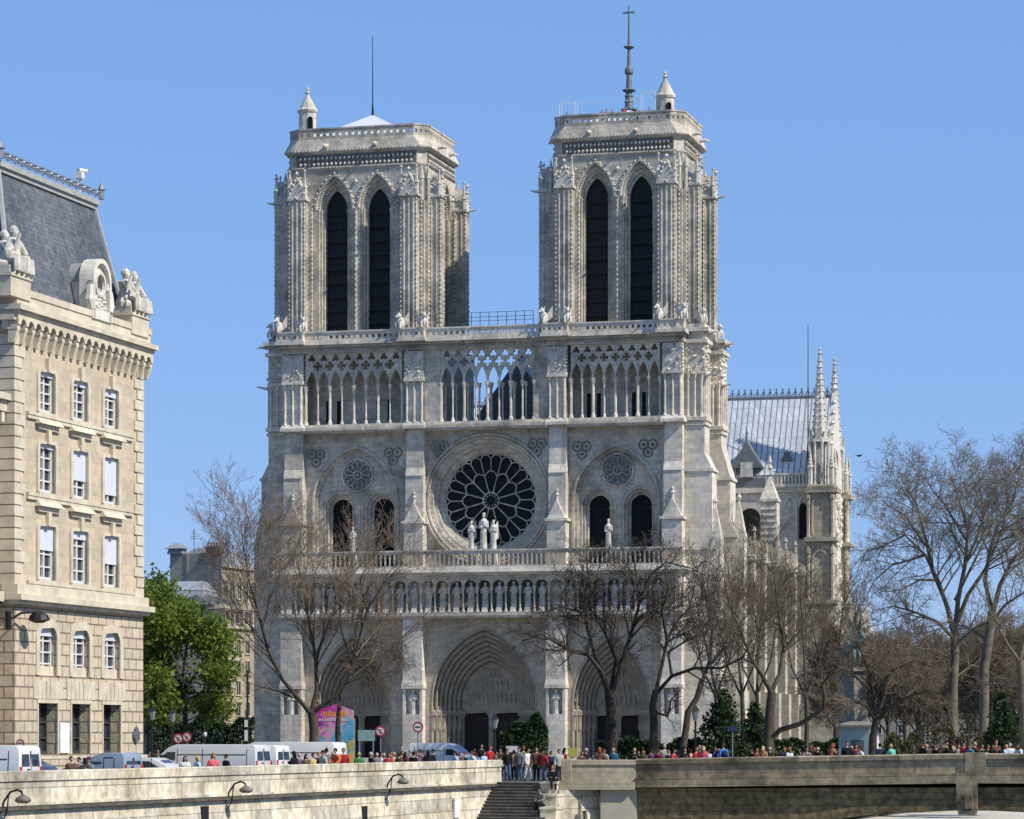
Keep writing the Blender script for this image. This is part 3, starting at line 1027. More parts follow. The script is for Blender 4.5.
def bell_tower(pxa, pxb, label, turret, rod):
    v0 = 2.15
    ua, ub = U(pxa, v0), U(pxb, v0)
    h = (ub - ua) / 2
    root = empty('bell_tower', ((ua + ub) / 2, v0 + h * .77, 0), 0, cath)
    root.scale = (1, .77, 1)
    root['label'] = label
    zb = DECK
    zs, zap = 59.7, 61.9
    zpier, zfr0, zfr1, zl1, zbt = 60.6, 64.2, 65.8, 67.35, 68.6
    pxc = 2.42
    PR = 1.6
    body, crk, fz = MB(), MB(), MB()
    pins = []
    rr = random.Random(int(pxa))
    for k in range(4):
        ca, sa = (1, 0, -1, 0)[k], (0, 1, 0, -1)[k]
        tf = lambda x, y, z: (x * ca - y * sa, x * sa + y * ca, z)
        body.tf = crk.tf = tf
        e = h - .001 * k
        holes = [arch(sg * pxc, zb + .05, 1.95, zs, 3.5, 7) for sg in (-1, 1)]
        body.plate([(-e, zb), (e, zb), (e, zfr0), (-e, zfr0)], holes, -h, -h + .45)
        pth = lambda o: o[1:] + [o[0]]
        for sg in (-1, 1):
            oo = [arch(sg * pxc, zb + .05, q, zs, hh, 7) for q, hh in ((1.95, 3.5), (1.72, 3.05), (1.48, 2.6), (1.22, 2.2))]
            for i in range(3):
                body.ring(pth(oo[i]), pth(oo[i + 1]), -h + .3 + i * .38, -h + .75 + i * .38)
            for i, (q, dd) in enumerate(((1.84, .16), (1.6, .52), (1.35, .9))):
                for s2 in (-1, 1):
                    body.lathe(sg * pxc + s2 * q, -h + dd, [(.16, zb), (.11, zb + .5), (.11, zs - .4), (.2, zs)], 6)
            body.tube([(p[0], -h - .05, p[1]) for p in arch(sg * pxc, zs, 2.12, zs, 3.75, 8)[2:]], .15, 5)
            for p in arch(sg * pxc, zs, 1.84, zs, 3.3, 14)[2:]:
                crk.octa(p[0], -h + .22, p[1], .13)
            for p in arch(sg * pxc, zs, 2.3, zs, 3.95, 8)[2:-1]:
                crk.octa(p[0], -h - .1, p[1], .17)
            # corner piers with crocketed edges
            xa, xz = sg * (h - 2.35), sg * (h - .62)
            x0, x1 = min(xa, xz), max(xa, xz)
            body.box(x0, x1, -h - PR, -h + .2, zb, zpier)
            body.box(x0 + sg * -.55, x1 + sg * -.55, -h - .5, -h + .2, zb, zpier - .8)
            body.box(min(xz, sg * h), max(xz, sg * h), -h - .38, -h + .2, zb, zpier - .4)
            body.box(x0 - .12, x1 + .12, -h - PR - .15, -h + .2, zb, zb + .9)
            for t in (.2, .5, .8):
                body.lathe(x0 + (x1 - x0) * t, -h - PR - .02, [(.2, zb + .9), (.11, zb + 1.3), (.11, zpier - .6), (.2, zpier - .2)], 6)
            for yy in (-h - PR * .7, -h - PR * .35):
                for xx in (x0, x1):
                    body.lathe(xx, yy, [(.2, zb + .9), (.1, zb + 1.3), (.1, zpier - .6), (.2, zpier - .2)], 6)
            z = zb + 1.1
            while z < zpier:
                for xx, yy in ((x0, -h - PR), (x1, -h - PR), (xa - sg * .6, -h - .5)):
                    crk.octa(xx, yy, z, rr.uniform(.11, .16), .2)
                crk.octa(xz + sg * .3, -h - .4, z + .28, .15, .19)
                z += .5
            # gablets and pinnacles that finish the piers
            xm = (x0 + x1) / 2
            pin = MB(tf)
            pins.append(pin)
            pin.box(x0 - .22, x1 + .22, -h - PR - .2, -h + .1, zpier, zpier + .25)
            pin.add([(x0 - .1, -h - PR - .05, zpier + .25), (x1 + .1, -h - PR - .05, zpier + .25), (xm, -h - PR - .05, zpier + 2.6), (x0 - .1, -h + .1, zpier + .25), (x1 + .1, -h + .1, zpier + .25), (xm, -h + .1, zpier + 2.6)], [(0, 1, 2), (3, 5, 4), (0, 2, 5, 3), (1, 4, 5, 2)])
            for t in range(1, 5):
                for s2 in (-1, 1):
                    pin.octa(xm + s2 * (x1 - x0 + .3) / 2 * (1 - t / 5), -h - PR - .05, zpier + .3 + 2.3 * t / 5, .2)
            pin.octa(xm, -h - PR - .05, zpier + 2.9, .3)
            for xx in (x0, x1):
                pin.lathe(xx, -h - PR + .15, [(.26, zpier), (.26, zpier + 1.3), (.36, zpier + 1.4), (.2, zpier + 1.7), (.06, zpier + 3.0), (.17, zpier + 3.15), (.02, zpier + 3.4)], 6)
            pin.lathe(xz + sg * .3, -h - .3, [(.22, zpier - .4), (.22, zpier + 1.9), (.32, zpier + 2.0), (.05, zpier + 3.4)], 6)
            pin.tube([(xm, -h - PR, zpier + .1), (xm, -h - PR - 1.1, zpier + .3)], [.2, .08], 5)
            for i in range(10):
                pin.octa(rr.uniform(x0 - .3, x1 + .3), -h - rr.uniform(.1, 1.1), zpier + rr.uniform(.3, 2.6), rr.uniform(.14, .3))
        # middle pier with a crocketed shaft
        body.lathe(0, -h - .02, [(.28, zb), (.17, zb + .8), (.17, zs - .3), (.3, zs)], 6)
        z = zb + 1.2
        while z < zs:
            crk.octa(0, -h - .2, z, .13, .18)
            z += .56
        crk.octa(0, -h - .1, zs + 2.9, .35)
        for i in range(34):
            crk.octa(-h + .8 + (2 * h - 1.6) * (i + .5) / 34, -h - .47, zfr1 + .26, .13)
            crk.octa(-h + 1.2 + (2 * h - 2.4) * (i + .5) / 34, -h - .22, zfr0 + .06, .1)
        # leaf frieze
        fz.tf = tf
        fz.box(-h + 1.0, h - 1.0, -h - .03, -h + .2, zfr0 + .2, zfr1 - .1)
        for row in (0, 1):
            m = 26
            for i in range(m):
                crk.octa(-h + 1.3 + (2 * h - 2.6) * (i + .5) / m, -h - .14, zfr0 + .45 + row * .62, .19, .22)
    body.tf = crk.tf = None
    loft8(body, [(h + .03, .6, zfr0 - .14), (h + .2, .8, zfr0), (h + .2, .8, zfr0 + .16), (h, .9, zfr0 + .2), (h, .9, zfr1 - .1), (h + .25, .9, zfr1), (h + .48, 1.0, zfr1 + .2), (h + .48, 1.0, zfr1 + .36), (h + .05, 1.3, zl1), (h - .9, 1.3, zl1 + .01)])
    body.box(-h + .4, h - .4, -h + 1.75, h - 1.75, zb - .3, zb + .02)
    fz.tf = None
    fz.build('frieze', M['cath_shade'], root)  # frieze coloured dark to carry the shade of the ledge above
    body.build('belfry_wall', MC, root)
    crk.build('crocket_carving', MK, root)
    for pin in pins: pin.build('pinnacle', MK, root)
    # bell chamber: dark louvres behind each pair of lancets
    for k in range(4):
        ca, sa = (1, 0, -1, 0)[k], (0, 1, 0, -1)[k]
        for sg in (-1, 1):
            l = MB(lambda x, y, z: (x * ca - y * sa, x * sa + y * ca, z))
            l.plate(arch(sg * pxc, zb, 1.4, zs, 2.35, 5), [], -h + 1.75, -h + 1.85)
            z = zb + .6
            while z < zs + 1:
                l.add([(sg * pxc - 1.3, -h + 1.35, z), (sg * pxc + 1.3, -h + 1.35, z), (sg * pxc + 1.3, -h + 1.75, z + .55), (sg * pxc - 1.3, -h + 1.75, z + .55),
                       (sg * pxc - 1.3, -h + 1.35, z - .06), (sg * pxc + 1.3, -h + 1.35, z - .06), (sg * pxc + 1.3, -h + 1.75, z + .49), (sg * pxc - 1.3, -h + 1.75, z + .49)],
                      [(0, 1, 2, 3), (7, 6, 5, 4), (4, 5, 1, 0)])
                z += 1.5
            l.build('louvre_slats', M['louvre'], root)
    # top: parapet, gargoyles, turret, roof
    p = MB()
    for k in range(4):
        ca, sa = (1, 0, -1, 0)[k], (0, 1, 0, -1)[k]
        p.tf = lambda x, y, z: (x * ca - y * sa, x * sa + y * ca, z)
        pierced(p, -h + 1.3, h - 1.3, -h - .05, -h + .2, zl1, zbt - .16, 18, 'q')
        a45 = math.sqrt(.5)
        base = p.tf
        p.tf = lambda x, y, z: base((x * a45 - y * a45), (x * a45 + y * a45), z)
        dd = (2 * h - 1.25) * a45
        pierced(p, -.95, .95, -dd, -dd + .25, zl1, zbt - .16, 3, 'q')
    p.tf = None
    p.build('roof_parapet', MC, root)
    for k in range(4):
        ca, sa = (1, 0, -1, 0)[k], (0, 1, 0, -1)[k]
        for x in (-h * .42, h * .3):
            g = MB(lambda x, y, z: (x * ca - y * sa, x * sa + y * ca, z))
            g.tube([(x, -h - .2, zfr1 + .7), (x, -h - 1.0, zfr1 + .75), (x, -h - 1.45, zfr1 + .62)], [.3, .2, .12], 6)
            g.build('gargoyle', MP, root)
    r = MB()
    r.taper(-h + 1.6, h - 1.6, -h + 1.6, h - 1.6, zl1, zl1 + .5, 0, 0, 0, 0)
    zr = 71.0 if rod else 69.9
    r.add([(-h + 2, -h + 2, zl1 + .5), (h - 2, -h + 2, zl1 + .5), (h - 2, h - 2, zl1 + .5), (-h + 2, h - 2, zl1 + .5), (0, 0, zr)], [(0, 1, 4), (1, 2, 4), (2, 3, 4), (3, 0, 4)])
    r.build('tower_roof', LEADP, root)
    tu = CF.uz(turret[0], turret[1], v0 + turret[3])
    tx, ty = tu[0] - (ua + ub) / 2, -h + turret[3]
    zt0 = CF.z(turret[2], tu[0], v0 + turret[3])
    t = MB()
    t.lathe(tx, ty, [(1.0, zl1), (1.0, zt0 - .3), (1.12, zt0 - .25), (1.2, zt0), (.95, zt0 + .3), (.2, tu[1] - .5), (.16, tu[1] - .35), (.3, tu[1] - .2), (.12, tu[1]), (.2, tu[1] + .15), (.02, tu[1] + .45)], 10)
    tt = t.build('stair_turret', MP, root)
    d = MB()
    d.plate(arch(tx + .55, zl1 + .9, .28, zt0 - 1.1, .28, 4), [], ty - 1.02, ty - .8)
    d.build('turret_opening', M['void'], tt)
    if rod:
        q = MB()
        zz = CF.z(40, CF.u(374, v0 + h), v0 + h)
        q.tube([(0, 0, zr - .2), (0, 0, zr + 1.4), (0, 0, zz)], [.16, .07, .035], 5)
        q.build('lightning_rod', M['iron'], root)
    else:
        q = MB()
        for x0, x1, hh in ((-h + .6, -h + 2.3, 2.7), (h - 4.6, h - 3.0, 3.4)):
            for xx in (x0, x1):
                for yy in (-h + .5, -h + 1.8):
                    q.tube([(xx, yy, zl1), (xx, yy, zl1 + hh)], .03, 4)
            for yy in (-h + .5, -h + 1.8): q.tube([(x0, yy, zl1 + hh), (x1, yy, zl1 + hh)], .03, 4)
            for xx in (x0, x1): q.tube([(xx, -h + .5, zl1 + hh), (xx, -h + 1.8, zl1 + hh)], .03, 4)
        q.tube([(-h + 2.3, -h + .6, zl1 + 2.5), (h - 4.6, -h + .6, zl1 + 2.6)], .025, 4)
        q.build('safety_cage', M['lead_pale'], root)
    return root, h, zl1
TN = bell_tower(287.5, 425, 'north bell tower with a bare lead roof and a lightning rod', (309, 92, 111.5, 2.2), True)
TS = bell_tower(553, 682.5, 'south bell tower with visitors along its roof parapet', (666, 76, 97, 2.2), False)

# ---- nave, roofs, transept, spire
AX = xb(486.5, WALL)
NV0, NV1 = 15.0, 59.0
ZE, ZR = 34.6, 44.4
b = MB()
b.box(AX - 7.0, AX + 7.0, NV0, 74, 0, ZE)
b.box(AX - 7.2, AX + 7.2, NV0 + .1, 74, ZE, ZE + .35)
nave = b.build('nave_wall', M['cath_pale'], cath)
b = MB()
b.add([(AX - 7.1, NV0, ZE + .35), (AX + 7.1, NV0, ZE + .35), (AX, NV0, ZR), (AX - 7.1, 115, ZE + .35), (AX + 7.1, 115, ZE + .35), (AX, 115, ZR)], [(0, 2, 5, 3), (1, 4, 5, 2), (3, 5, 4)])
rf = b.build('nave_roof', M['lead'], cath)
g = MB()
g.plate([(AX - 7.1, ZE + .35), (AX + 7.1, ZE + .35), (AX, ZR)], [], NV0 - .3, NV0)
g.build('roof_gable', M['spire'], rf)
b = MB()
b.box(AX - .1, AX + .1, NV0, 115, ZR - .1, ZR + .15)
v = NV0 + .3
while v < 62:
    b.tube([(AX, v, ZR + .1), (AX, v, ZR + .9)], [.1, .04], 4)
    b.tube([(AX, v - .35, ZR + .35), (AX, v, ZR + .75), (AX, v + .35, ZR + .35)], .06, 4)
    b.octa(AX, v, ZR + .85, .16)
    v += .85
b.build('roof_cresting', M['spire'], rf)
b = MB()
for i in range(70):                                          # standing seams
    v = NV0 + .3 + i * .62
    for sg in (1,):
        b.tube([(AX + 7.15, v, ZE + .36), (AX + .05, v, ZR + .03)], .055, 4, False)
b.build('roof_seam', M['lead_pale'], rf)
VR = 66.0
ZRT = CF.z(398.5, U(770, VR), VR)
VE = 60.4
def west_slope_v(z): return VE + (VR - VE) * (z - ZE - .2) / (ZRT - ZE - .2)
# aisles and chapels with their row of gabled piers and flying buttresses
CHX = U(741, 17)                       # chapel pier faces
for sg in (1, -1):
    mir = lambda u: AX + (u - AX) * sg
    def bx(b, ua, ub, v0, v1, z0, z1):
        a, c = sorted((mir(ua), mir(ub)))
        b.box(a, c, v0, v1, z0, z1)
    b = MB()
    bx(b, AX + 6.9, AX + 13.5, 16.9, 59.2, 0, 19.0)
    bx(b, AX + 13.4, CHX - 1.6, 16.9, 59.2, 0, 15.5)
    aw = b.build('aisle_wall', MD, cath)
    for i in range(6):
        v0 = 19.0 + i * 6.75
        xo = mir(CHX - 1.55)
        b = MB(lambda x, y, z: (xo + y * sg, x, z))
        b.plate(arch(v0 + 3.4, 4.5, 1.9, 11, 2.6, 6), [], -.02, .06)
        b.build('chapel_window', M['void'], aw)
    for i in range(7):
        v0 = 18.0 + i * 6.75
        b = MB()
        zt = 24.6
        bx(b, CHX - 2.4, CHX, v0, v0 + 1.5, 0, zt - 2.2)
        bx(b, CHX - 2.4, CHX + .45, v0 - .05, v0 + 1.55, 0, 7.5)
        xa, xc = sorted((mir(CHX - 2.6), mir(CHX + .12)))
        b.box(xa, xc, v0 - .14, v0 + 1.64, zt - 2.4, zt - 2.15)
        b.add([(xa, v0, zt - 2.15), (xc, v0, zt - 2.15), (xc, v0 + 1.5, zt - 2.15), (xa, v0 + 1.5, zt - 2.15), (xa, v0 + .75, zt + .4), (xc, v0 + .75, zt + .4)], [(0, 1, 5, 4), (2, 3, 4, 5), (1, 2, 5), (3, 0, 4), (0, 3, 2, 1)])
        b.lathe(mir(CHX - .1), v0 + .75, [(.2, zt + .1), (.12, zt + .8), (.26, zt + 1.0), (.05, zt + 1.5)], 6)
        cp = b.build('chapel_pier', M['cath_warm'], cath)
        g = MB()
        g.tube([(mir(CHX), v0 + .7, zt - 2.3), (mir(CHX + 1.3), v0 + .6, zt - 2.2)], [.2, .09], 5)
        g.build('gargoyle', MK, cp)
        # flying buttress from the pier to the clerestory
        if i > 0:
            f = MB()
            n = 8
            top, bot = [], []
            for j in range(n + 1):
                t = j / n
                uu = CHX - 2.4 + (AX + 7 - CHX + 2.4) * t
                top.append((uu, 21.0 + 8.5 * t))
                bot.append((uu, 18.5 + 9.0 * math.sin(t * math.pi / 2)))
            vs = []
            for (ua, za), (ub, zb2) in zip(top, bot):
                vs += [(mir(ua), v0 + .3, za), (mir(ua), v0 + 1.1, za), (mir(ub), v0 + 1.1, zb2), (mir(ub), v0 + .3, zb2)]
            fs = []
            for j in range(n):
                for q in range(4):
                    fs.append((j * 4 + q, j * 4 + (q + 1) % 4, j * 4 + 4 + (q + 1) % 4, j * 4 + 4 + q))
            f.add(vs, fs)
            f.build('flying_buttress', MP, cp)
    b = MB()
    xs = [mir(AX + 13.4), mir(CHX - 1.4)]
    b.add([(mir(AX + 13.6), 17, 18.9), (mir(AX + 13.6), 59, 18.9), (mir(CHX - 1.3), 59, 15.6), (mir(CHX - 1.3), 17, 15.6), (mir(AX + 13.6), 17, 15.4), (mir(AX + 13.6), 59, 15.4), (mir(CHX - 1.3), 59, 15.4), (mir(CHX - 1.3), 17, 15.4)], [(0, 1, 2, 3), (7, 6, 5, 4), (3, 2, 6, 7)])
    b.add([(mir(AX + 7), 17, 23.0), (mir(AX + 7), 59, 23.0), (mir(AX + 13.7), 59, 19.4), (mir(AX + 13.7), 17, 19.4), (mir(AX + 7), 17, 18.8), (mir(AX + 7), 59, 18.8), (mir(AX + 13.7), 59, 18.9), (mir(AX + 13.7), 17, 18.9)], [(0, 1, 2, 3), (7, 6, 5, 4), (3, 2, 6, 7)])
    b.build('aisle_roof', M['slate'], cath)
# clerestory windows
for i in range(5):
    v0 = 21.5 + i * 6.75
    for sg in (1, -1):
        g = MB(lambda x, y, z: (AX + sg * (7.0 + y), x, z))
        g.plate(arch(v0 + 2.6, 24.2, 1.7, 29.5, 2.4, 6), [], -.05, .05)
        g.build('clerestory_window', M['void'], nave)

# south and north transept arms
TV0, TV1 = 59.0, 73.0
TUE = U(832.5, TV0)                     # south face of the corner piers
TUI = U(808.5, TV0)
ZTP = CF.z(484, TUE, TV0)               # balustrade level
for sg in (1, -1):
    mir = lambda u: AX + (u - AX) * sg
    def bx(b, ua, ub, v0, v1, z0, z1):
        a, c = sorted((mir(ua), mir(ub)))
        b.box(a, c, v0, v1, z0, z1)
    b = MB()
    bx(b, AX + 6.8, TUE - 1.0, TV0 + 1.2, TV1 - 1.2, 0, ZTP - .3)
    bx(b, AX + 6.8, TUI - .5, TV0 + .9, TV0 + 1.4, ZTP - .8, ZTP - .2)
    bx(b, AX + 6.8, TUI - .1, TV0 + 1.45, TV1 - 1.45, ZTP - .4, ZE + .25)
    tr = b.build('transept_wall', M['cath_pale'], cath)
    for v0, v1 in ((TV0, TV0 + 2.6), (TV1 - 2.6, TV1)):
        p = MB()
        bx(p, TUI, TUE, v0, v1, 0, ZTP - 1.0)
        bx(p, TUI - .3, TUE + .4, v0 - .3, v1 + .3, 0, CF.z(606, TUE, TV0))
        for py in (604, 541):
            zz = CF.z(py, TUE, TV0)
            bx(p, TUI - .45, TUE + .6, v0 - .45, v1 + .45, zz, zz + .5)
        bx(p, TUI - .4, TUE + .6, v0 - .4, v1 + .4, ZTP - 1.0, ZTP - .4)
        bx(p, TUI - .2, TUE + .25, v0 - .2, v1 + .2, ZTP - .4, ZTP)
        for zz0, zz1 in ((CF.z(600, TUE, TV0), CF.z(545, TUE, TV0)), (CF.z(537, TUE, TV0), CF.z(490, TUE, TV0))):
            um = mir((TUI + TUE) / 2)
            wq = (TUE - TUI) / 2
            ap_ = arch(um, zz0 + .4, wq - .45, zz1 - 1.9, 1.3, 6)
            p.tube([(x_, v0 - .06, z_) for x_, z_ in ap_[1:] + ap_[:1]], .15, 5)
            if v0 == TV0:
                p.tube([(um - wq, v0 - .1, zz1 - .9), (um, v0 - .1, zz1 + .6), (um + wq, v0 - .1, zz1 - .9)], .14, 5)
            for sx in (-1, 1):
                p.lathe(um + sx * wq, v0 - .1, [(.3, zz0), (.22, zz0 + .4), (.22, zz1 - 1.2), (.34, zz1 - 1.0), (.3, zz1 - .7), (.05, zz1 + .9)], 6)
        for j in range(9):
            p.octa(mir(TUI + (TUE - TUI) * j / 8), v0 - .42, ZTP - .2, .18)
        q = p.build('corner_pier', M['cath_warm'], tr)
        for cu in (TUI + .2, TUE - .1):
            for cv in (v0 + .1, v1 - .1):
                pp = MB()
                pp.lathe(mir(cu), cv, [(.3, ZTP), (.3, ZTP + 2.0), (.42, ZTP + 2.1), (.3, ZTP + 2.4), (.05, ZTP + 4.6)], 6)
                for jj in range(4): pp.octa(mir(cu) , cv - .2 + .04 * jj, ZTP + 2.6 + jj * .45, .22 - .03 * jj)
                pp.build('pinnacle', MK, q)
        # open-sided lantern and crocketed spirelet
        cx, cy = mir((TUI + TUE) / 2 - .3), (v0 + v1) / 2
        zc0, zc1, ztip = ZTP, CF.z(441, TUE, TV0), CF.z(345, TUE, TV0)
        s = MB()
        for a in range(8):
            an = math.pi / 8 + a * math.pi / 4
            s.lathe(cx + 1.15 * math.cos(an), cy + 1.15 * math.sin(an), [(.22, zc0), (.16, zc0 + .5), (.16, zc1 - .5), (.26, zc1)], 6)
            s.add([(cx + 1.3 * math.cos(an), cy + 1.3 * math.sin(an), zc1), (cx + 1.3 * math.cos(an + math.pi / 4), cy + 1.3 * math.sin(an + math.pi / 4), zc1), (cx + 1.25 * math.cos(an + math.pi / 8), cy + 1.25 * math.sin(an + math.pi / 8), zc1 + 1.7), (cx, cy, zc1)], [(0, 1, 2), (0, 2, 3), (1, 3, 2)])
        s.lathe(cx, cy, [(.75, zc0), (.75, zc1)], 8, math.pi / 8)
        s.lathe(cx, cy, [(1.35, zc1), (1.3, zc1 + .4), (1.0, zc1 + .6), (.16, ztip - 1.0), (.3, ztip - .8), (.08, ztip - .5), (.22, ztip - .25), (.02, ztip)], 8, math.pi / 8)
        for j in range(13):
            t = (j + .5) / 13.5
            for a in range(0, 8):
                an = math.pi / 8 + a * math.pi / 4
                rr_ = 1.02 * (1 - t) + .16 * t
                s.octa(cx + rr_ * math.cos(an), cy + rr_ * math.sin(an), zc1 + .6 + (ztip - zc1 - 1.6) * t, .17)
        s.build('spirelet', MK, tr)
    # south front: rose, gable
    fr = MB()
    xo = mir(TUE - .9)
    fr.tf = lambda x, y, z: (xo + y * sg, x, z)
    vm = (TV0 + TV1) / 2
    zr_ = CF.z(525, TUE, vm)
    fr.plate([(TV0 + 2.5, 0), (TV1 - 2.5, 0), (TV1 - 2.5, ZTP - .3), (TV0 + 2.5, ZTP - .3)], [circle(vm, zr_, 4.1, 32)], -.2, .2)
    zg = CF.z(392, TUE, vm)
    fr.plate([(TV0 + 1.6, ZTP - .3), (TV1 - 1.6, ZTP - .3), (vm, zg)], [circle(vm, ZTP + 3.2, 1.5, 20)], -.3, .3)
    for t in range(9):
        for s2 in (-1, 1):
            fr.octa(vm + s2 * 5.4 * (1 - t / 9), .1, ZTP + (zg - ZTP) * t / 9, .35)
    fr.octa(vm, 0, zg + .5, .5)
    rr = random.Random(2)
    for i in range(260):
        fr.octa(vm + rr.uniform(-5, 5), .22, rr.uniform(8, ZTP - .5), rr.uniform(.12, .35), rr.uniform(.2, .8))
    for j in range(7): fr.box(TV0 + 2.6 + j * 1.45, TV0 + 2.75 + j * 1.45, .2, .4, 6, zr_ - 4.4)
    for i in range(24):
        a = 2 * math.pi * i / 24
        fr.tube([(vm + .6 * math.cos(a), 0, zr_ + .6 * math.sin(a)), (vm + 4.1 * math.cos(a), 0, zr_ + 4.1 * math.sin(a))], .09, 4)
    fr.tf = None
    fr.build('transept_front', M['carved_pale'], tr)
    gl = MB(lambda x, y, z: (xo + y * sg, x, z))
    gl.plate(circle(vm, zr_, 4.15, 32), [], -.5, -.4)
    gl.build('transept_rose_glass', M['glass'], tr)
    rt_ = MB()
    a, c = mir(AX + .5), mir(TUE - 1.2)
    rt_.add([(a, VE, ZE + .2), (c, VE, ZE + .2), (c, vm, ZRT), (a, vm, ZRT), (a, TV1 - 1.4, ZE + .2), (c, TV1 - 1.4, ZE + .2)], [(0, 1, 2, 3), (3, 2, 5, 4), (1, 5, 2)])
    tro = rt_.build('transept_roof', M['lead'], tr)
    lo, hi = sorted((a, c))
    sm = MB()
    x = lo + .3
    while x < hi:
        sm.tube([(x, VE - .02, ZE + .22), (x, VR - .02, ZRT + .02)], .05, 4, False)
        x += .72
    sm.build('roof_seam', M['spire'], tro)
    cr_ = MB()
    cr_.box(lo, hi, VR - .12, VR + .12, ZRT - .1, ZRT + .22)
    x = lo + .3
    while x < hi:
        cr_.tube([(x, VR, ZRT + .2), (x, VR, ZRT + 1.15)], [.1, .05], 4)
        cr_.tube([(x - .36, VR, ZRT + .3), (x, VR, ZRT + .95), (x + .36, VR, ZRT + .3)], .08, 4)
        cr_.octa(x, VR, ZRT + 1.1, .18)
        x += .8
    cr_.build('roof_cresting', M['spire'], tro)
    if sg > 0:
        du = U(746.5, 60)
        zd, zt2 = CF.z(482, du, 60), CF.z(441, du, 60)
        d = MB()
        zw = zd + (zt2 - zd) * .52
        d.box(du - 1.25, du + 1.25, 60.5, 65, zd - .5, zw)
        d.add([(du - 2.1, 59.9, zw - .9), (du + 2.1, 59.9, zw - .9), (du, 59.9, zt2), (du - 2.1, 66, zw - .9), (du + 2.1, 66, zw - .9), (du, 66, zt2)], [(0, 1, 2), (3, 5, 4), (0, 2, 5, 3), (1, 4, 5, 2)])
        d.box(du - 2.3, du + 2.3, 60.3, 62, zd - .6, zd + .5)
        d.lathe(du, 60.2, [(.22, zt2 - .2), (.08, zt2 + .8), (.18, zt2 + 1.0), (.02, zt2 + 1.6)], 6)
        dmo = d.build('roof_dormer', M['spire'], tro)
        d = MB()
        d.box(du - .75, du + .75, 59.8, 60.45, zd + .6, zw - .2)
        d.build('dormer_face', M['carved'], dmo)
        hx, hz = UZ(786.5, 456, 61)
        hv = west_slope_v(hz) - .2
        d = MB()
        d.add([(hx - .8, hv - .4, hz - .5), (hx + .8, hv - .4, hz - .5), (hx, hv - .4, hz + .7), (hx - .8, hv + 2, hz - .5), (hx + .8, hv + 2, hz - .5), (hx, hv + 2, hz + .7)], [(0, 1, 2), (3, 5, 4), (0, 2, 5, 3), (1, 4, 5, 2)])
        d.build('roof_hatch', M['spire'], tro)
    # west flank: round-headed window, blind arch, balustrade
    wz0, wz1 = CF.z(538, TUI, TV0), CF.z(497, TUI, TV0)
    k = MB()
    for ua, ub in ((U(783, TV0), U(795, TV0)), (U(797, TV0), U(806, TV0))):
        uc = mir((ua + ub) / 2)
        k.tube([(p[0], TV0 + 1.15, p[1]) for p in arch(uc, wz0, (ub - ua) / 2, wz1 - 1.2, 1.4, 6)[1:]], .16, 5)
    k.build('window_moulding', M['carved_pale'], tr)
    k = MB()
    k.plate(arch(mir((U(797, TV0) + U(806, TV0)) / 2), wz0, .5, wz1 - 1.4, .8, 6), [], TV0 + 1.1, TV0 + 1.19)
    k.build('transept_window_glass', M['void'], tr)
    k = MB()
    a, c = sorted((mir(U(773, TV0)), mir(TUI - .4)))
    k.box(a, c, TV0 + .7, TV0 + 1.1, ZTP - .2, ZTP + .2)
    k.box(a, c, TV0 + .75, TV0 + 1.05, ZTP + 1.3, ZTP + 1.55)
    m = 9
    for j in range(m + 1):
        x = a + (c - a) * j / m
        k.box(x - .12, x + .12, TV0 + .8, TV0 + 1.0, ZTP + .2, ZTP + 1.3)
    k.build('transept_balustrade', MP, tr)
    # pinnacled pier in the angle of nave and transept
    k = MB()
    pu, pzt = UZ(770, 470, 52)
    zsh = CF.z(502, pu, 52)
    bx(k, pu - 1.0, pu + 1.0, 51, 53, 0, zsh)
    bx(k, pu - 1.15, pu + 1.15, 50.85, 53.15, zsh, zsh + .3)
    xa, xc = sorted((mir(pu - 1.05), mir(pu + 1.05)))
    k.taper(xa, xc, 50.95, 53.05, zsh + .3, pzt - .8, .95, .95, .95, .95)
    for j in range(8): k.box(xa + .03, xc - .03, 50.9, 53.1, zsh - 1 - j * .75, zsh - .88 - j * .75)
    k.lathe(mir(pu), 52, [(.1, pzt - .1), (.3, pzt + .3), (.12, pzt + .7), (.24, pzt + 1.0), (.02, pzt + 1.8)], 6)
    k.build('flyer_pier', MP, tr)
b = MB()
wu, wz = UZ(750, 522, TV0 + 1.1)
b.plate(arch(wu, wz - 3, 1.3, wz + .4, 1.3, 7), [], TV0 + 1.12, TV0 + 1.2)
b.build('transept_round_window', M['void'], nave)
# choir chapels beyond the transept
b = MB()
b.box(AX - 17, TUE - 6, TV1 - .5, 112, 0, 15)
b.box(AX - 7, AX + 7, TV1 - .5, 112, 0, ZE + .3)
b.build('choir_wall', M['cath_low'], cath)
for i in range(6):
    v0 = TV1 + 3 + i * 5.5
    b = MB()
    b.box(TUE - 6.1, TUE - 1.6, v0, v0 + 1.4, 0, 17)
    b.taper(TUE - 3.4, TUE - 1.8, v0, v0 + 1.4, 17, 21, .8, .8, .7, .7)
    b.build('choir_pier', MP, cath)
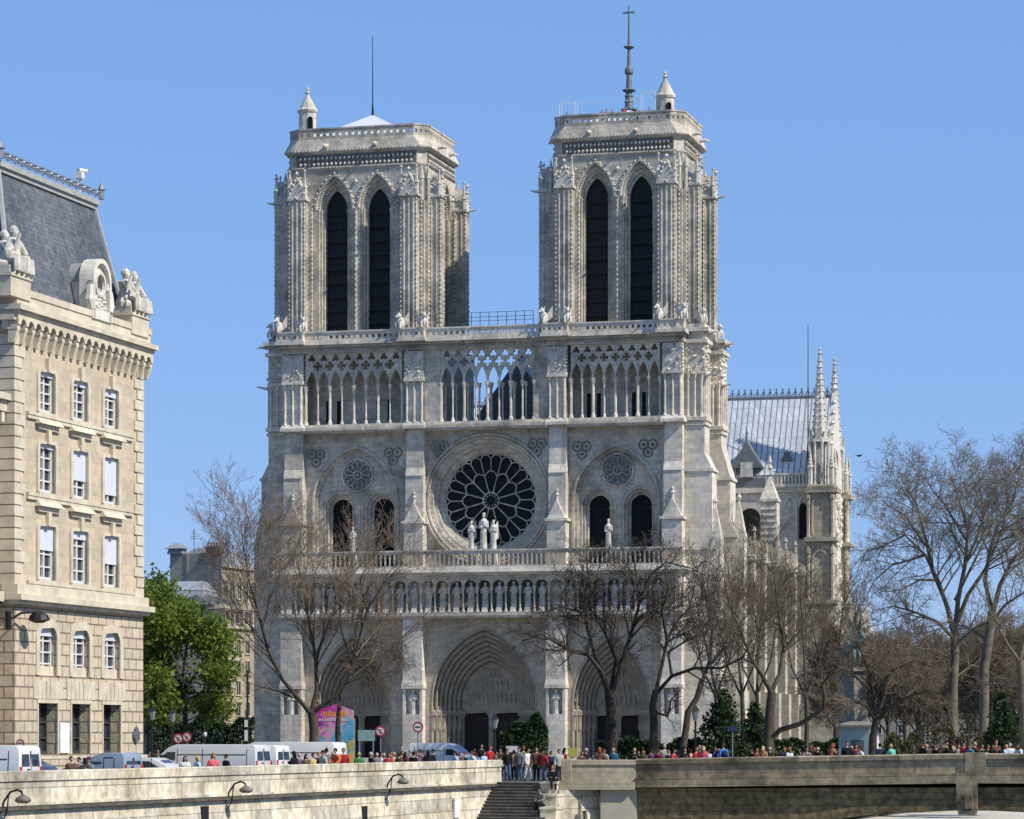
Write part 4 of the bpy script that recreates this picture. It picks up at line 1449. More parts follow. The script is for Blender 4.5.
# crossing spire and the thin mast by the transept
su = U(629, 66) - .0
b = MB()
ztip = CF.z(6, su, 66)
b.lathe(su, 66, [(2.6, 40), (2.4, 52), (2.7, 52.4), (2.0, 53), (1.75, 62), (2.0, 62.3), (1.45, 64), (.95, 73.5), (.78, 79.5), (.42, 84), (.33, 86.4), (.55, 86.7), (.55, 87.2), (.26, 87.6), (.15, 91.5), (.09, ztip)], 8, math.pi / 8)
for zz, r in ((71.5, 1.3), (74.2, 1.3), (76.9, 1.2), (79.0, 1.0), (80.6, 1.0), (82.0, .8), (84.5, .6), (90.0, .4)):
    for a in range(8):
        an = math.pi / 8 + a * math.pi / 4
        b.octa(su + r * math.cos(an), 66 + r * math.sin(an), zz, .33, .24)
for j in range(26):
    z = 65 + j * .75
    r = 1.35 - (z - 64) * .046
    for a in range(8):
        an = math.pi / 8 + a * math.pi / 4
        b.octa(su + r * math.cos(an), 66 + r * math.sin(an), z, .16)
zc = CF.z(13.5, su, 66)
b.box(su - .75, su + .75, 65.93, 66.07, zc, zc + .22)
b.build('crossing_spire', M['spire'], cath)
b = MB()
mu = U(808, 60)
b.tube([(mu, 60, ZE), (mu, 60, CF.z(325, mu, 60))], [.08, .04], 5)
b.build('lightning_rod', M['iron'], cath)
# ================================================================== CREAM BUILDING ON THE QUAY
PF = Frame((142 - 512) / F_PX * 155.0, 155.0, math.atan2(.960, .281))
def pb(px, v=0.0): return PF.u(px, v)
def pz(py, u, v=0.0): return PF.z(py, u, v)
pref = empty('stone_building', (PF.X0, PF.Y0, 0), PF.th)
tag(pref, 'cream stone building with a steep slate roof, corbelled cornice and three columns of windows', 'building')
PL = -14.75
ub0, ub1, ub2 = pb(46.5), pb(79.5), pb(110.5)
Z_CO = pz(372, 0)            # foot of the corbel table
Z_PA0, Z_PA1 = pz(346, 0), pz(329, 0)
Z_ST0, Z_ST1 = pz(616, 0), pz(605, 0)
Z_BASE = pz(757, 0)
rows = [  # top, bottom (px at the middle column), width in metres
    (381, 421, 1.68), (451, 499, 1.74), (531, 584, 1.78)]
b = MB()
holes = []
wins = []
for uc in (ub0, ub1, ub2):
    for r_, (yt_, yb_, wd) in enumerate(rows):
        z1, z0 = pz(yt_, ub1), pz(yb_, ub1)
        holes.append(arch(uc, z0, wd / 2, z1 - .28, .28, 4))
        wins.append((uc, z0, z1, wd, r_))
b.plate([(PL, Z_ST1 - .02), (0, Z_ST1 - .02), (0, Z_CO + .6), (PL, Z_CO + .6)], holes, 0, .75)
b.box(PL, -.01, 9.0, 14.0, Z_BASE, Z_CO + .55)
b.box(-.75, -.003, .75, 9.0, Z_ST1, Z_CO + .55)
b.box(PL + .003, PL + .75, .75, 9.0, Z_ST1, Z_CO + .55)
b.build('upper_wall', M['prefecture'], pref)
b = MB()
holes = []
low = []
for uc in (ub0, ub1, ub2):
    z1, z0 = pz(630, ub1), pz(677, ub1)
    holes.append(arch(uc, z0, .95, z1 - .6, .6, 5)); low.append((uc, z0, z1, 1.9, 3))
    z1, z0 = pz(704, ub1), pz(754, ub1)
    holes.append([(uc - 1.05, z0), (uc + 1.05, z0), (uc + 1.05, z1), (uc - 1.05, z1)]); low.append((uc, z0, z1, 2.1, 4))
b.plate([(PL, Z_BASE), (0, Z_BASE), (0, Z_ST0), (PL, Z_ST0)], holes, -.06, .75)
b.box(-.75, -.004, .75, 9.0, Z_BASE, Z_ST0)
b.box(PL + .004, PL + .75, .75, 9.0, Z_BASE, Z_ST0)
b.box(PL - .1, .08, -.22, 9, 0, Z_BASE - .02)
b.build('ground_storey_wall', M['rustic'], pref)
b = MB()
b.box(PL - .1, .12, -.25, .2, Z_BASE - .02, Z_BASE + .12)
b.build('string_course', M['trim'], pref)
b = MB()
b.box(PL - .2, .25, -.35, .5, Z_ST0, Z_ST0 + .18)
b.box(PL - .35, .4, -.55, .5, Z_ST0 + .18, Z_ST1 - .1)
b.box(PL - .2, .2, -.3, .5, Z_ST1 - .1, Z_ST1 + .35)
b.build('string_course', M['trim'], pref)
b = MB()
for r_, (yt_, yb_, wd) in enumerate(rows):
    zz = pz(yb_, ub1)
    b.box(PL + 1.3, -1.3, -.12, .06, zz - .42, zz - .25)
    b.box(PL + 1.3, -1.3, -.16, .06, zz - .25, zz - .1)
z = Z_ST1 + .35
i = 0
while z < Z_CO - .2:                                        # quoins
    L = 1.05 if i % 2 == 0 else .75
    b.box(-L, .07, -.08, .05, z, z + .46)
    b.box(PL - .07, PL + L, -.08, .05, z, z + .46)
    b.box(PL - .08, PL + .02, -.07, 1.0, z, z + .46)
    z += .52
    i += 1
b.build('quoin_trim', M['trim'], pref)
# windows
frame_white = plain('white_window_frame', (.62, .62, .60), .5, var=.05)
blind = plain('pale_roller_blind', (.56, .59, .64), .6, var=.06)
pane_m = glassy('window_pane', (.03, .04, .05), .08)
dark_frame = plain('dark_green_window_frame', (.05, .055, .045), .5, var=.1)
rr = random.Random(5)
down = {(1, 1): .62, (1, 2): .8, (2, 0): .45, (2, 2): .55, (2, 1): .16, (1, 0): .1, (0, 0): .12, (0, 1): .14, (0, 2): .2}
for (uc, z0, z1, wd, r_) in wins + low:
    h = z1 - z0
    f = MB()
    hw = wd / 2
    y = .2 if r_ < 3 else .24 if r_ == 3 else .5
    f.box(uc - hw, uc - hw + .12, y - .05, y + .06, z0, z1)
    f.box(uc + hw - .12, uc + hw, y - .05, y + .06, z0, z1)
    f.box(uc - .07, uc + .07, y - .06, y + .06, z0, z1)
    f.box(uc - hw, uc + hw, y - .05, y + .06, z0, z0 + .16)
    n = 4 if r_ < 4 else 3
    for q in range(1, n + 1):
        zz = z0 + h * q / (n + .25)
        f.box(uc - hw, uc + hw, y - .05, y + .05, zz, zz + .07)
    w_ = f.build('window', frame_white if r_ < 4 else dark_frame, pref)
    g = MB()
    g.box(uc - hw - .05, uc + hw + .05, y + .07, y + .12, z0 - .05, z1 + .05)
    g.build('pane', pane_m, w_)
    ci = 0 if uc == ub0 else 1 if uc == ub1 else 2
    if (r_, ci) in down or r_ == 3:
        q = down.get((r_, ci), .18)
        g = MB()
        g.box(uc - hw + .02, uc + hw - .02, y - .13, y - .07, z1 - h * q, z1 + .02)
        g.build('roller_blind', blind, w_)
    t = MB()
    if r_ < 3:
        o = arch(uc, z0, hw + .26, z1 - .28, .44, 5)
        i_ = arch(uc, z0, hw, z1 - .28, .28, 5)
        t.ring(o[1:] + [o[0]], i_[1:] + [i_[0]], -.09, .1)
        t.box(uc - .17, uc + .17, -.2, .05, z1 - .02, z1 + .62)
        t.box(uc - hw - .2, uc + hw + .2, -.14, .1, z0 - .12, z0)
        if r_ > 0:
            t.box(uc - 1.1, uc + 1.1, -.14, .1, z1 + .62, z1 + .85)
            t.taper(uc - 1.3, uc + 1.3, -.34, .1, z1 + .85, z1 + 1.12, .08, .08, .2, 0)
    elif r_ == 3:
        o = arch(uc, z0, hw + .36, z1 - .6, 1.0, 5)
        i_ = arch(uc, z0, hw, z1 - .6, .6, 5)
        t.ring(o[1:] + [o[0]], i_[1:] + [i_[0]], -.12, .05)
        t.box(uc - hw, uc + hw, .1, .3, z0, z0 + .45)
    else:
        t.box(uc - hw - .16, uc + hw + .16, -.12, .05, z1, z1 + .18)
        for k in range(7):
            x = uc + (k - 3) * .46
            t.taper(x - .21, x + .21, -.11, .02, z1 + .2, z1 + 1.05, -.05 if k < 3 else .02, -.05 if k > 3 else .02, 0, 0)
        t.box(uc - hw - .12, uc - hw, -.1, .05, z0, z1)
        t.box(uc + hw, uc + hw + .12, -.1, .05, z0, z1)
    t.build('window_surround', M['trim'], w_)
# corbel table and parapet
b = MB()
zc0, zc1 = Z_CO, Z_PA0 - .35
n = 19
wd = (-PL + .5) / n
for i in range(n + 1):
    x = PL - .25 + i * wd
    b.taper(x - .13, x + .13, -.18, .1, zc0 - .35, zc0 + .25, 0, 0, -.2, 0)
    b.box(x - .15, x + .15, -.38, .1, zc0 + .25, zc1 - .3)
out = [(PL - .4, zc1 - .5)]
for i in range(n):
    cx = PL - .25 + (i + .5) * wd
    ap = arch(cx, zc1 - .5, wd / 2 - .12, zc1 - .5, wd / 2 - .12, 3)[2:]
    out += [(2 * cx - p[0], p[1]) for p in ap]
out += [(.4, zc1 - .5), (.4, zc1 + .02), (PL - .4, zc1 + .02)]
b.plate(out, [], -.44, -.15)
def side(x, y, z): return (PL - y - .0, -x, z)
b.tf = lambda x, y, z: (PL + (y + .0), x, z)
for i in range(10):
    x = .2 + i * .72
    b.box(x - .15, x + .15, -.5, .1, zc0 + .25, zc1 - .3)
b.box(-.3, 9, -.6, .1, zc1 - .3, zc1)
b.tf = None
b.tf = lambda x, y, z: (-y, x, z)
for i in range(10):
    x = .2 + i * .72
    b.box(x - .15, x + .15, -.3, .1, zc0 + .25, zc1 - .3)
b.box(-.3, 9, -.4, .1, zc1 - .3, zc1)
b.tf = None
b.build('corbel_table', M['trim'], pref)
b = MB()
b.box(PL - .5, .45, -.5, 9, zc1, zc1 + .16)
b.box(PL - .65, .6, -.66, 9, zc1 + .16, zc1 + .4)
b.box(PL - .4, .25, -.36, 9.0, zc1 + .4, Z_PA1 - .3)
b.box(PL - .45, .3, -.42, 9.0, Z_PA1 - .3, Z_PA1)
b.build('cornice', M['trim'], pref)
# mansard
zr0 = Z_PA1 - .6
zr1 = pz(207, -2.0, 1.7)
b = MB()
b.add([(PL + .6, .4, zr0), (-.5, .4, zr0), (-.5, 11, zr0), (PL + .6, 11, zr0), (PL + 2.0, 1.75, zr1), (-1.95, 1.75, zr1), (-1.95, 9.6, zr1), (PL + 2.0, 9.6, zr1)],
      [(0, 1, 5, 4), (1, 2, 6, 5), (2, 3, 7, 6), (3, 0, 4, 7), (4, 5, 6, 7)])
rf = b.build('mansard_roof', M['slate'], pref)
b = MB()
for x0, xt, y0, yt_ in ((-.5, -1.95, .4, 1.75), (PL + .6, PL + 2.0, .4, 1.75)):
    b.tube([(x0, y0, zr0), (xt, yt_, zr1)], .13, 5)
b.box(PL + 1.85, -1.8, 1.62, 9.7, zr1 - .12, zr1 + .1)
b.box(PL + 1.75, -1.7, 1.5, 9.8, zr1 + .1, zr1 + .36)
b.build('roof_kerb', plain('grey_zinc_kerb', (.36, .36, .34), .6, .1, .15), rf)
b = MB()
zt_ = pz(192, -1.6, 1.4)
y = 1.45
b.box(PL + 1.7, -1.65, y - .03, y + .03, zt_ - .06, zt_)
b.box(PL + 1.7, -1.65, y - .03, y + .03, zr1 + .48, zr1 + .54)
m = 15
for i in range(m + 1):
    x = PL + 1.7 + (-PL - 3.35) * i / m
    b.box(x - .035, x + .035, y - .03, y + .03, zr1 + .42, zt_ + .02)
    if i < m:
        cx = x + (-PL - 3.35) / m / 2
        cz = (zr1 + .5 + zt_) / 2
        rad = (zt_ - zr1 - .6) / 2
        b.tube([(cx + .24 * math.cos(2 * math.pi * j / 10), y, cz + rad * .8 * math.sin(2 * math.pi * j / 10)) for j in range(11)], .06, 4)
for x in (PL + 1.7, -1.65):
    b.lathe(x, y, [(.14, zr1 + .42), (.12, zt_ + .05), (.2, zt_ + .1), (.05, zt_ + .45)], 6)
b.build('roof_cresting', plain('grey_cast_iron', (.26, .29, .33), .5, .5), rf)
# camera / vane on the roof
b = MB()
x, zt2 = PF.uz(80, 173, 3.0)
b.tube([(x, 3, zr1), (x, 3, zt2)], .06, 5)
b.box(x - .25, x + .1, 2.8, 3.2, zt2 - .3, zt2)
b.tube([(x - .2, 3, zt2 + .1), (x + .35, 2.8, zt2 + .12)], .12, 6)
b.build('roof_camera', frame_white, pref)
# dormer with an oculus, framed by scrolls
ud = pb(96, -.1)
zd0, zdt = Z_PA1 - .35, pz(262, pb(93, -.2), -.2)
b = MB()
wd2 = .85
zs_ = zdt - wd2
prof = arch(ud, zd0, wd2, zs_, wd2, 8)
b.plate(prof, [circle(ud, zd0 + 1.75, .48, 14)], -.72, -.3)
b.skin(prof[1:] + [prof[0]], -.7, prof[1:] + [prof[0]], 2.2)
pth = prof[1:] + [prof[0]]
o2 = arch(ud, zd0, wd2 + .22, zs_, wd2 + .22, 8)
b.ring(o2[1:] + [o2[0]], pth, -.95, -.2)
b.box(ud - 1.15, ud + 1.15, -.95, -.2, zd0, zd0 + .5)
for s2 in (-1, 1):
    b.tube([(ud + s2 * 1.0, -.8, zd0 + .5), (ud + s2 * 1.25, -.8, zd0 + .9), (ud + s2 * 1.15, -.8, zd0 + 1.5), (ud + s2 * .85, -.8, zs_ - .3), (ud + s2 * 1.0, -.8, zs_)], [.24, .22, .17, .13, .16], 6)
b.tube([(ud + .55 * math.cos(2 * math.pi * j / 14), -.78, zd0 + 1.75 + .55 * math.sin(2 * math.pi * j / 14)) for j in range(15)], .12, 5)
rr = random.Random(8)
for i in range(26):
    b.octa(ud + rr.uniform(-.6, .6), -.76, zd0 + rr.uniform(.5, 1.2), rr.uniform(.1, .22))
dm = b.build('dormer', M['carved_pale'], pref)
dm.location = (0, .5, 0)
b = MB()
b.plate(circle(ud, zd0 + 1.75, .5, 14), [], -.4, -.34)
b.build('oculus', M['void'], dm)
b = MB()
cp = arch(ud, zs_ - .2, wd2 + .05, zs_, wd2 + .05, 8)
b.skin(cp[1:], -.5, cp[1:], 2.6)
b.skin([(p[0], p[1] - .1) for p in cp[1:]], -.5, [(p[0], p[1] - .1) for p in cp[1:]], 2.6)
b.build('dormer_roof', plain('dormer_zinc', (.30, .31, .30), .6, .1), dm)
# trophies on the parapet corners
def seated_group(n, seed, hh):
    b = MB()
    rr = random.Random(seed)
    b.box(-1.0, 1.0, -.5, .6, -.02, .35)
    for i in range(n):
        x = (i - (n - 1) / 2) * 1.0
        q = hh * rr.uniform(.85, 1.08)
        b.lathe(x, 0, [(.55, .3), (.6, q * .25), (.45, q * .4), (.36, q * .55), (.44, q * .72), (.2, q * .8)], 8, sy=.85)
        b.tube([(x + .3, -.1, q * .72), (x + .55, -.3, q * .5), (x + .2, -.55, q * .42)], [.15, .14, .1], 6)
        b.tube([(x - .3, -.1, q * .72), (x - .5, -.35, q * .55), (x - .45, -.5, q * .85)], [.15, .12, .09], 6)
        b.tube([(x - .2, -.2, q * .36), (x - .25, -.75, q * .34), (x - .25, -.75, .1)], [.22, .2, .17], 6)
        b.tube([(x + .2, -.2, q * .36), (x + .3, -.7, q * .3), (x + .3, -.75, .1)], [.22, .2, .17], 6)
        b.blob(x, -.05, q * .88, .19, .22, .25, 8, 6)
        b.lathe(x, 0, [(.23, q * .9), (.22, q * .98), (.1, q * 1.05)], 7)
    for i in range(10): b.blob(rr.uniform(-.9, .9), rr.uniform(-.5, .1), rr.uniform(.3, hh * .5), .22, .22, .25, 6, 5, .25, rr)
    return b
for px, n, hh, seed in ((17, 2, 2.15, 1), (137, 2, 2.0, 2)):
    u = pb(px, -.2)
    p = MB()
    p.box(u - 1.15, u + .95, -.44, .9, Z_PA1 - .5, Z_PA1 + .4)
    p.box(u - 1.22, u + 1.02, -.5, .97, Z_PA1 + .4, Z_PA1 + .54)
    pl = p.build('parapet_pedestal', M['trim'], pref)
    s = seated_group(n, seed, hh).build('sculpture_group', M['carved'], pl)
    s.location = (u, .2, Z_PA1 + .56)
# lower wing towards the camera, drainpipe
b = MB()
zw = pz(412, PL, .8)
b.plate([(PL - 26, 0), (PL + .1, 0), (PL + .1, zw), (PL - 26, zw)], [arch(PL - 2.6 - i * 3.4, z0, .7, z0 + 2.1, .5, 4) for i in range(7) for z0 in (2.0, 6.4, 10.9, 14.6)], .8, 1.5)
b.box(PL - 26, PL + .1, 1.9, 9, 0, zw - .1)
wing = b.build('wing_wall', M['prefecture'], pref)
b = MB()
b.box(PL - 26, PL - .02, .3, 1.6, zw, zw + .5)
b.box(PL - 26, PL - .02, .1, 1.6, zw + .5, zw + .8)
for i in range(30): b.box(PL - .5 - i * .8, PL - .2 - i * .8, .35, .8, zw - .5, zw)
b.box(PL - 26, PL - .36, .3, .85, Z_ST0 + .1, Z_ST1)
b.build('wing_cornice', M['trim'], wing)
b = MB()
b.add([(PL - 26, 1.0, zw + .8), (PL - .05, 1.0, zw + .8), (PL - .05, 8, zw + 5), (PL - 26, 8, zw + 5), (PL - .05, 9, zw + .8), (PL - 26, 9, zw + .8)], [(0, 1, 2, 3), (3, 2, 4, 5)])
b.build('wing_roof', M['slate'], wing)
b = MB()
ux = pb(10.5, .6)
b.tube([(ux, .62, .3), (ux, .62, zw - .3)], .1, 6)
for i in range(8): b.box(ux - .15, ux + .15, .5, .8, 2 + i * 2.3, 2.08 + i * 2.3)
b.build('drainpipe', plain('painted_drainpipe', (.55, .5, .4), .6), pref)
# white notice on the ground storey, small plaque near the corner
b = MB()
ux0, ux1 = pb(59.5, -.1), pb(68.5, -.1)
b.box(ux0, ux1, -.15, -.07, pz(753, ux0), pz(723, ux0))
b.build('notice_board', plain('white_notice', (.72, .72, .74), .5, var=.06), pref)
b = MB()
ux0, zz = PF.uz(136, 735, -.1)
b.plate(foil(ux0, zz, .42, 4, 4), [], -.16, -.08)
b.build('wall_plaque', plain('dark_plaque', (.1, .12, .13), .5), pref)

# ================================================================== QUAY WALL, STAIRS, BRIDGE
QF = Frame((497 - 512) / F_PX * 159.0, 159.0, math.atan2(53.0, 16.7))
QT, QL = 1.17, -.17         # parapet top, ledge underside
GZ = .2
b = MB()
QN = -75
b.box(QN, .3, 0, .55, GZ - .1, QT - .3)
b.box(QN, .3, -.06, .62, QT - .3, QT)
for i in range(34):                                       # capstones
    u = .25 - i * 2.2
    b.taper(u - 2.18, u - .01, -.07, .63, QT, QT + .05, .02, .02, .06, .06)
b.lathe(.3, .28, [(.42, GZ - .1), (.42, QT - .3), (.48, QT - .28), (.48, QT), (.4, QT + .06)], 12)
b.box(QN, .4, -.12, .3, QL + .18, GZ - .08)
qw = empty('quay_wall', (QF.X0, QF.Y0, 0), QF.th)
tag(qw, 'long pale stone quay wall with a parapet and projecting ledge beside the river stairs', 'quay wall')
b.build('parapet', M['quay'], qw)
b = MB()
b.box(QN, .45, -.2, .2, QL + .04, QL + .16)
b.build('ledge', plain('dark_weathered_ledge', (.10, .088, .07), .9, var=.4, scale=1.5, bump=.3), qw)
b = MB()
b.add([(QN, 0, QL + .02), (.4, 0, QL + .02), (.4, -.5, -7), (QN, -.5, -7), (QN, 1.2, QL + .02), (.4, 1.2, QL + .02), (.4, 1.2, -7), (QN, 1.2, -7)], [(0, 1, 2, 3), (1, 5, 6, 2), (4, 0, 3, 7), (5, 4, 7, 6)])
b.build('embankment_wall', M['quay'], qw)
b = MB()
for px in (205, 364.5):
    u = QF.u(px, -.05)
    zz = QF.z(806, u)
    b.box(u - .38, u + .3, -.09, .1, zz - .9, zz)
b.build('drain_opening', M['void'], qw)
b = MB()
ux0, ux1 = QF.u(453, -.1), QF.u(458.5, -.1)
b.box(ux0, ux1, -.2, -.12, QF.z(818, ux0), QF.z(798, ux0))
b.build('depth_gauge_board', plain('white_gauge_board', (.7, .7, .68), .5), qw)

# quay lamps on swan-neck brackets
lamp_grey = plain('grey_lamp_shade', (.16, .145, .125), .6, .2)
def wall_lamp(px, py, label):
    u, z = QF.uz(px, py, -.9)
    o = empty('wall_lamp', QF.xy(u, 0) + (z,), QF.th)
    tag(o, label, 'lamp', 'lamps on the quay wall')
    # bracket rises from the ledge and bends over towards the stairs
    dz = -.62
    b = MB()
    b.tube([(0, .1, dz - .35), (0, .02, dz + .1), (0, -.18, dz + .6), (0, -.42, dz + .92), (0, -.68, dz + 1.0), (0, -.85, dz + .93), (0, -.9, dz + .78)], .04, 6)
    b.tube([(0, .1, dz - .35), (0, -.12, dz - .1), (0, -.3, dz + .25), (0, -.36, dz + .84)], .025, 5)
    b.build('bracket', M['iron'], o)
    b = MB()
    b.lathe(0, .12, [(.07, dz - .62), (.12, dz - .45), (.07, dz - .1)], 7)
    b.build('wall_fixing', M['iron'], o)
    b = MB(lambda x, y, z: (x * .95 + .32 * 0, y, z))
    b.lathe(0, -.9, [(.05, .22), (.12, .18), (.25, .1), (.29, 0), (.24, -.04), (.15, -.08)], 12)
    b.build('shade', lamp_grey, o, True)
    return o
for px, py, lb in ((23, 801, 'grey swan-neck wall lamp below the parked white van with two rear windows'), (246, 791, 'grey swan-neck wall lamp on the quay wall below the person in black'), (403, 782.5, 'grey swan-neck wall lamp on the quay wall nearest the stairs')):
    wall_lamp(px, py, lb)
# bracket lamp on the building
u, z = PF.uz(39, 619, -.9)
o = empty('wall_lamp', PF.xy(u, 0) + (z,), PF.th)
tag(o, 'dark bracket lamp fixed to the cream building above its arched windows', 'lamp')
b = MB()
b.tube([(-1.4, -.05, -.1), (-1.0, -.5, .25), (-.2, -.85, .3)], .06, 5)
b.box(-1.55, -1.25, -.12, .05, -.5, .3)
b.build('bracket', M['iron'], o)
b = MB()
b.lathe(0, -.9, [(.12, .35), (.42, .18), (.5, -.05), (.2, -.18)], 10)
b.build('shade', M['iron'], o)

# bridge
BF = Frame((562 - 512) / F_PX * 159.0, 159.0, R(-18))
br = empty('stone_bridge', (BF.X0, BF.Y0, 0), BF.th)
tag(br, 'dark weathered stone bridge with a solid parapet, pilaster and flat arch', 'bridge')
UB1 = BF.u(1024) + 22
uarch = BF.u(972)
def btop(u): return 1.19 + .36 * min(1, max(0, (u - 1) / 20.0)) - .004 * max(0, u - 22)
b = MB()
n = 40
def sweep(b, prof, u0, u1, n, f):
    """Sweep a (v, z) profile along u, its z following the crown of the bridge."""
    vs, fs = [], []
    m = len(prof)
    for i in range(n + 1):
        u = u0 + (u1 - u0) * i / n
        t = f(u)
        vs += [(u, v, z + t) for v, z in prof]
    for i in range(n):
        for j in range(m):
            k = (j + 1) % m
            fs.append((i * m + j, i * m + k, (i + 1) * m + k, (i + 1) * m + j))
    fs.append(tuple(range(m)))
    fs.append(tuple(n * m + j for j in reversed(range(m))))
    b.add(vs, fs)
u_p0, u_p1 = .42, BF.u(570) + .42
ul = BF.u(636)
sweep(b, [(-.08, -.22), (.62, -.22), (.62, 0), (.5, .05), (.04, .05), (-.08, 0)], ul, UB1, 24, btop)
sweep(b, [(0, -.95), (.55, -.95), (.55, -.2), (0, -.2)], ul, UB1, 24, btop)
b.build('parapet', M['bridge'], br)
b = MB()
sweep(b, [(-.14, -1.02), (.3, -1.02), (.3, -.9), (-.14, -.9)], ul, UB1, 24, btop)
sweep(b, [(-.27, -1.42), (.3, -1.42), (.3, -1.04), (-.24, -1.04)], ul, UB1, 24, btop)
b.build('cornice', M['bridge'], br)
# paler end of the parapet, turned a little to the sun
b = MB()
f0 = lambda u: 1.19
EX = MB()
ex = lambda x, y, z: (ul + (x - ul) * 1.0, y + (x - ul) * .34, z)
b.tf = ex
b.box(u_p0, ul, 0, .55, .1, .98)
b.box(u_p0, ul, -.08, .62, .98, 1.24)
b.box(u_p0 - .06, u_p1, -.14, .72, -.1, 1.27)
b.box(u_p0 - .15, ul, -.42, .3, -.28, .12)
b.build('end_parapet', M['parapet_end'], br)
b = MB()
b.tf = ex
b.box(BF.u(604), ul + .05, -.06, .9, -7, -.28)
b.build('abutment_pilaster', plain('smooth_dull_limestone', (.40, .36, .285), .9, var=.15, scale=.8, bump=.1), br)
# spandrel with the flat arch, and vault behind
HW = (BF.u(1024) - BF.u(868)) * .0 + (uarch - BF.u(866))
zcr = BF.z(810.5, uarch, 0)
zsp2 = zcr - .3
pts = [(ul + .04, -7), (ul + .04, -.2), (UB1, .1), (UB1, -7), (UB1 - .2, -7)]
arcp = []
for i in range(37):
    t = -4.4 + 8.8 * i / 36
    arcp.append((uarch + HW * t, zcr - (zcr - zsp2) * t * t))
arcp = [p for p in arcp if p[1] > -7 and ul + .5 < p[0] < UB1 - .5]
pts = [(ul + .04, -7), (arcp[0][0], -7)] + arcp + [(arcp[-1][0], -7), (UB1, -7), (UB1, .12), (ul + .04, -.22)]
b = MB()
b.plate(pts, [], .02, .7)
vs = arcp
b.skin(vs, .6, vs, 15.5)
b.plate(pts, [], 15, 15.6)
b.build('spandrel_wall', M['bridge_dark'], br)
b = MB()
o_ = [(p[0], p[1] + .02) for p in arcp]
i_ = [(p[0], p[1] + .5) for p in arcp]
b.ring(i_, o_, -.05, .3)
b.build('arch_ring', M['bridge_dark'], br)
b = MB()
b.box(uarch - .52 - .2, uarch + .5 - .2, -.3, .1, zcr + .02, btop(uarch) - 1.42)
b.box(uarch - .3, uarch + .1, -.4, -.25, zcr + .1, zcr + .8)
b.taper(uarch - .62, uarch + .22, -.35, .1, zcr - .25, zcr + .02, -.05, -.05, 0, 0)
b.build('pilaster', M['bridge'], br)
b = MB()
b.box(BF.u(965.5), BF.u(986), -.1, .66, .3, btop(uarch) + .09)
b.build('parapet_pier', M['bridge'], br)
b = MB()
sweep(b, [(-.0, -1.3), (15.5, -1.3), (15.5, -1.02), (0, -1.02)], ul, UB1, 24, btop)
sweep(b, [(15, -1.3), (15.6, -1.3), (15.6, 0), (15, 0)], ul, UB1, 24, btop)
b.build('deck', M['asphalt'], br)

# abutment at the head of the stairs, and the stairs themselves
ab = empty('stair_abutment', (BF.X0, BF.Y0, 0), BF.th)
tag(ab, 'sunlit white stone abutment with a small arched opening beside the stairs', 'abutment')
AF = Frame(*BF.xy(-.35, -2.75), R(30))
ab.location = (AF.X0, AF.Y0, 0)
ab.rotation_euler = (0, 0, AF.th)
u0, u1 = AF.u(559.5), AF.u(603)
zt0 = AF.z(790, u0)
b = MB()
hole = [AF.uz(x, y) for x, y in ((573, 822), (575, 815.5), (581, 811.5), (586.5, 810), (588, 822))]
b.plate([(u0, -7), (u1 + .3, -7), (u1, zt0 - .9), (u1 - .25, zt0), (u0, zt0)], [hole], 0, .5)
b.box(u0 + .05, u1 - .3, .45, 2.6, -7, zt0 - .02)
b.build('abutment_wall', M['quay'], ab)
b = MB()
b.plate(hole, [], .44, .448)
b.build('arched_opening', M['void'], ab)
st = empty('river_stairs', (QF.X0, QF.Y0, 0), QF.th)
tag(st, 'dark stone stairs going down to the river between the quay wall and the bridge', 'stairs')
TH = .30
RI = .155
SW = 2.5
def stair_v(px, u):
    """Where the tread at u meets the side wall."""
    k = (px - 512) / F_PX
    return -(k * (QF.Y0 + u * QF.s) - QF.X0 - u * QF.c) / (k * QF.c + QF.s)
b = MB()
NS = 34
u_top = -.05
for i in range(NS):
    ua = u_top - i * TH
    z1 = .1 - i * RI
    vr = stair_v(548.5 - .2 * i, ua)
    b.box(ua - TH - .06, ua + .0, vr, -.12 if i < 2 else -.02, z1 - .055, z1)
    b.box(ua - TH, ua, vr, -.06, z1 - RI * 3, z1 - .05)
b.build('stair_flight', M['step'], st)
b = MB()
b.box(u_top - .02, 1.6, -4.5, .05, -7, .1)
b.build('stair_landing', plain('landing_stone', (.3, .28, .24), .9, var=.2), st)
b = MB()
for i in range(8):
    ua = u_top + .25 - i * 1.25
    z1 = .02 - i * .62
    va, vb = stair_v(563, ua), stair_v(547.5, ua)
    b.box(ua - 1.26, ua, va, vb, -7, z1)
    b.box(ua - 1.3, ua + .02, va - .04, vb + .04, z1, z1 + .13)
b.build('stair_side_wall', M['quay'], st)

# ================================================================== GROUND, WATER, LOWER QUAY
def sheet(name, pts, z, mat, thick=0.0, side=None):
    b = MB()
    t = tessellate_polygon([[Vector((x, y, 0)) for x, y in pts]])
    n = len(pts)
    vs = [(x, y, z) for x, y in pts]
    fs = []
    for a, c, d in t:
        A, B_, C_ = pts[a], pts[c], pts[d]
        if (B_[0] - A[0]) * (C_[1] - A[1]) - (B_[1] - A[1]) * (C_[0] - A[0]) < 0: c, d = d, c
        fs.append((a, c, d))
    if thick:
        vs += [(x, y, z - thick) for x, y in pts]
        for i in range(n): fs.append((i, (i + 1) % n, n + (i + 1) % n, n + i))
    b.add(vs, fs)
    o = b.build(name, mat, recalc=bool(thick))
    o['kind'] = 'structure'
    return o
q0, q1 = QF.xy(QN, .5), QF.xy(.35, .5)
g1 = QF.xy(.35, -1.0)
e1 = BF.xy(.3, .4)
e2 = BF.xy(ul, .4)
e3 = BF.xy(ul + .3, 15.3)
far1 = (at(905, 228)[0], 228)
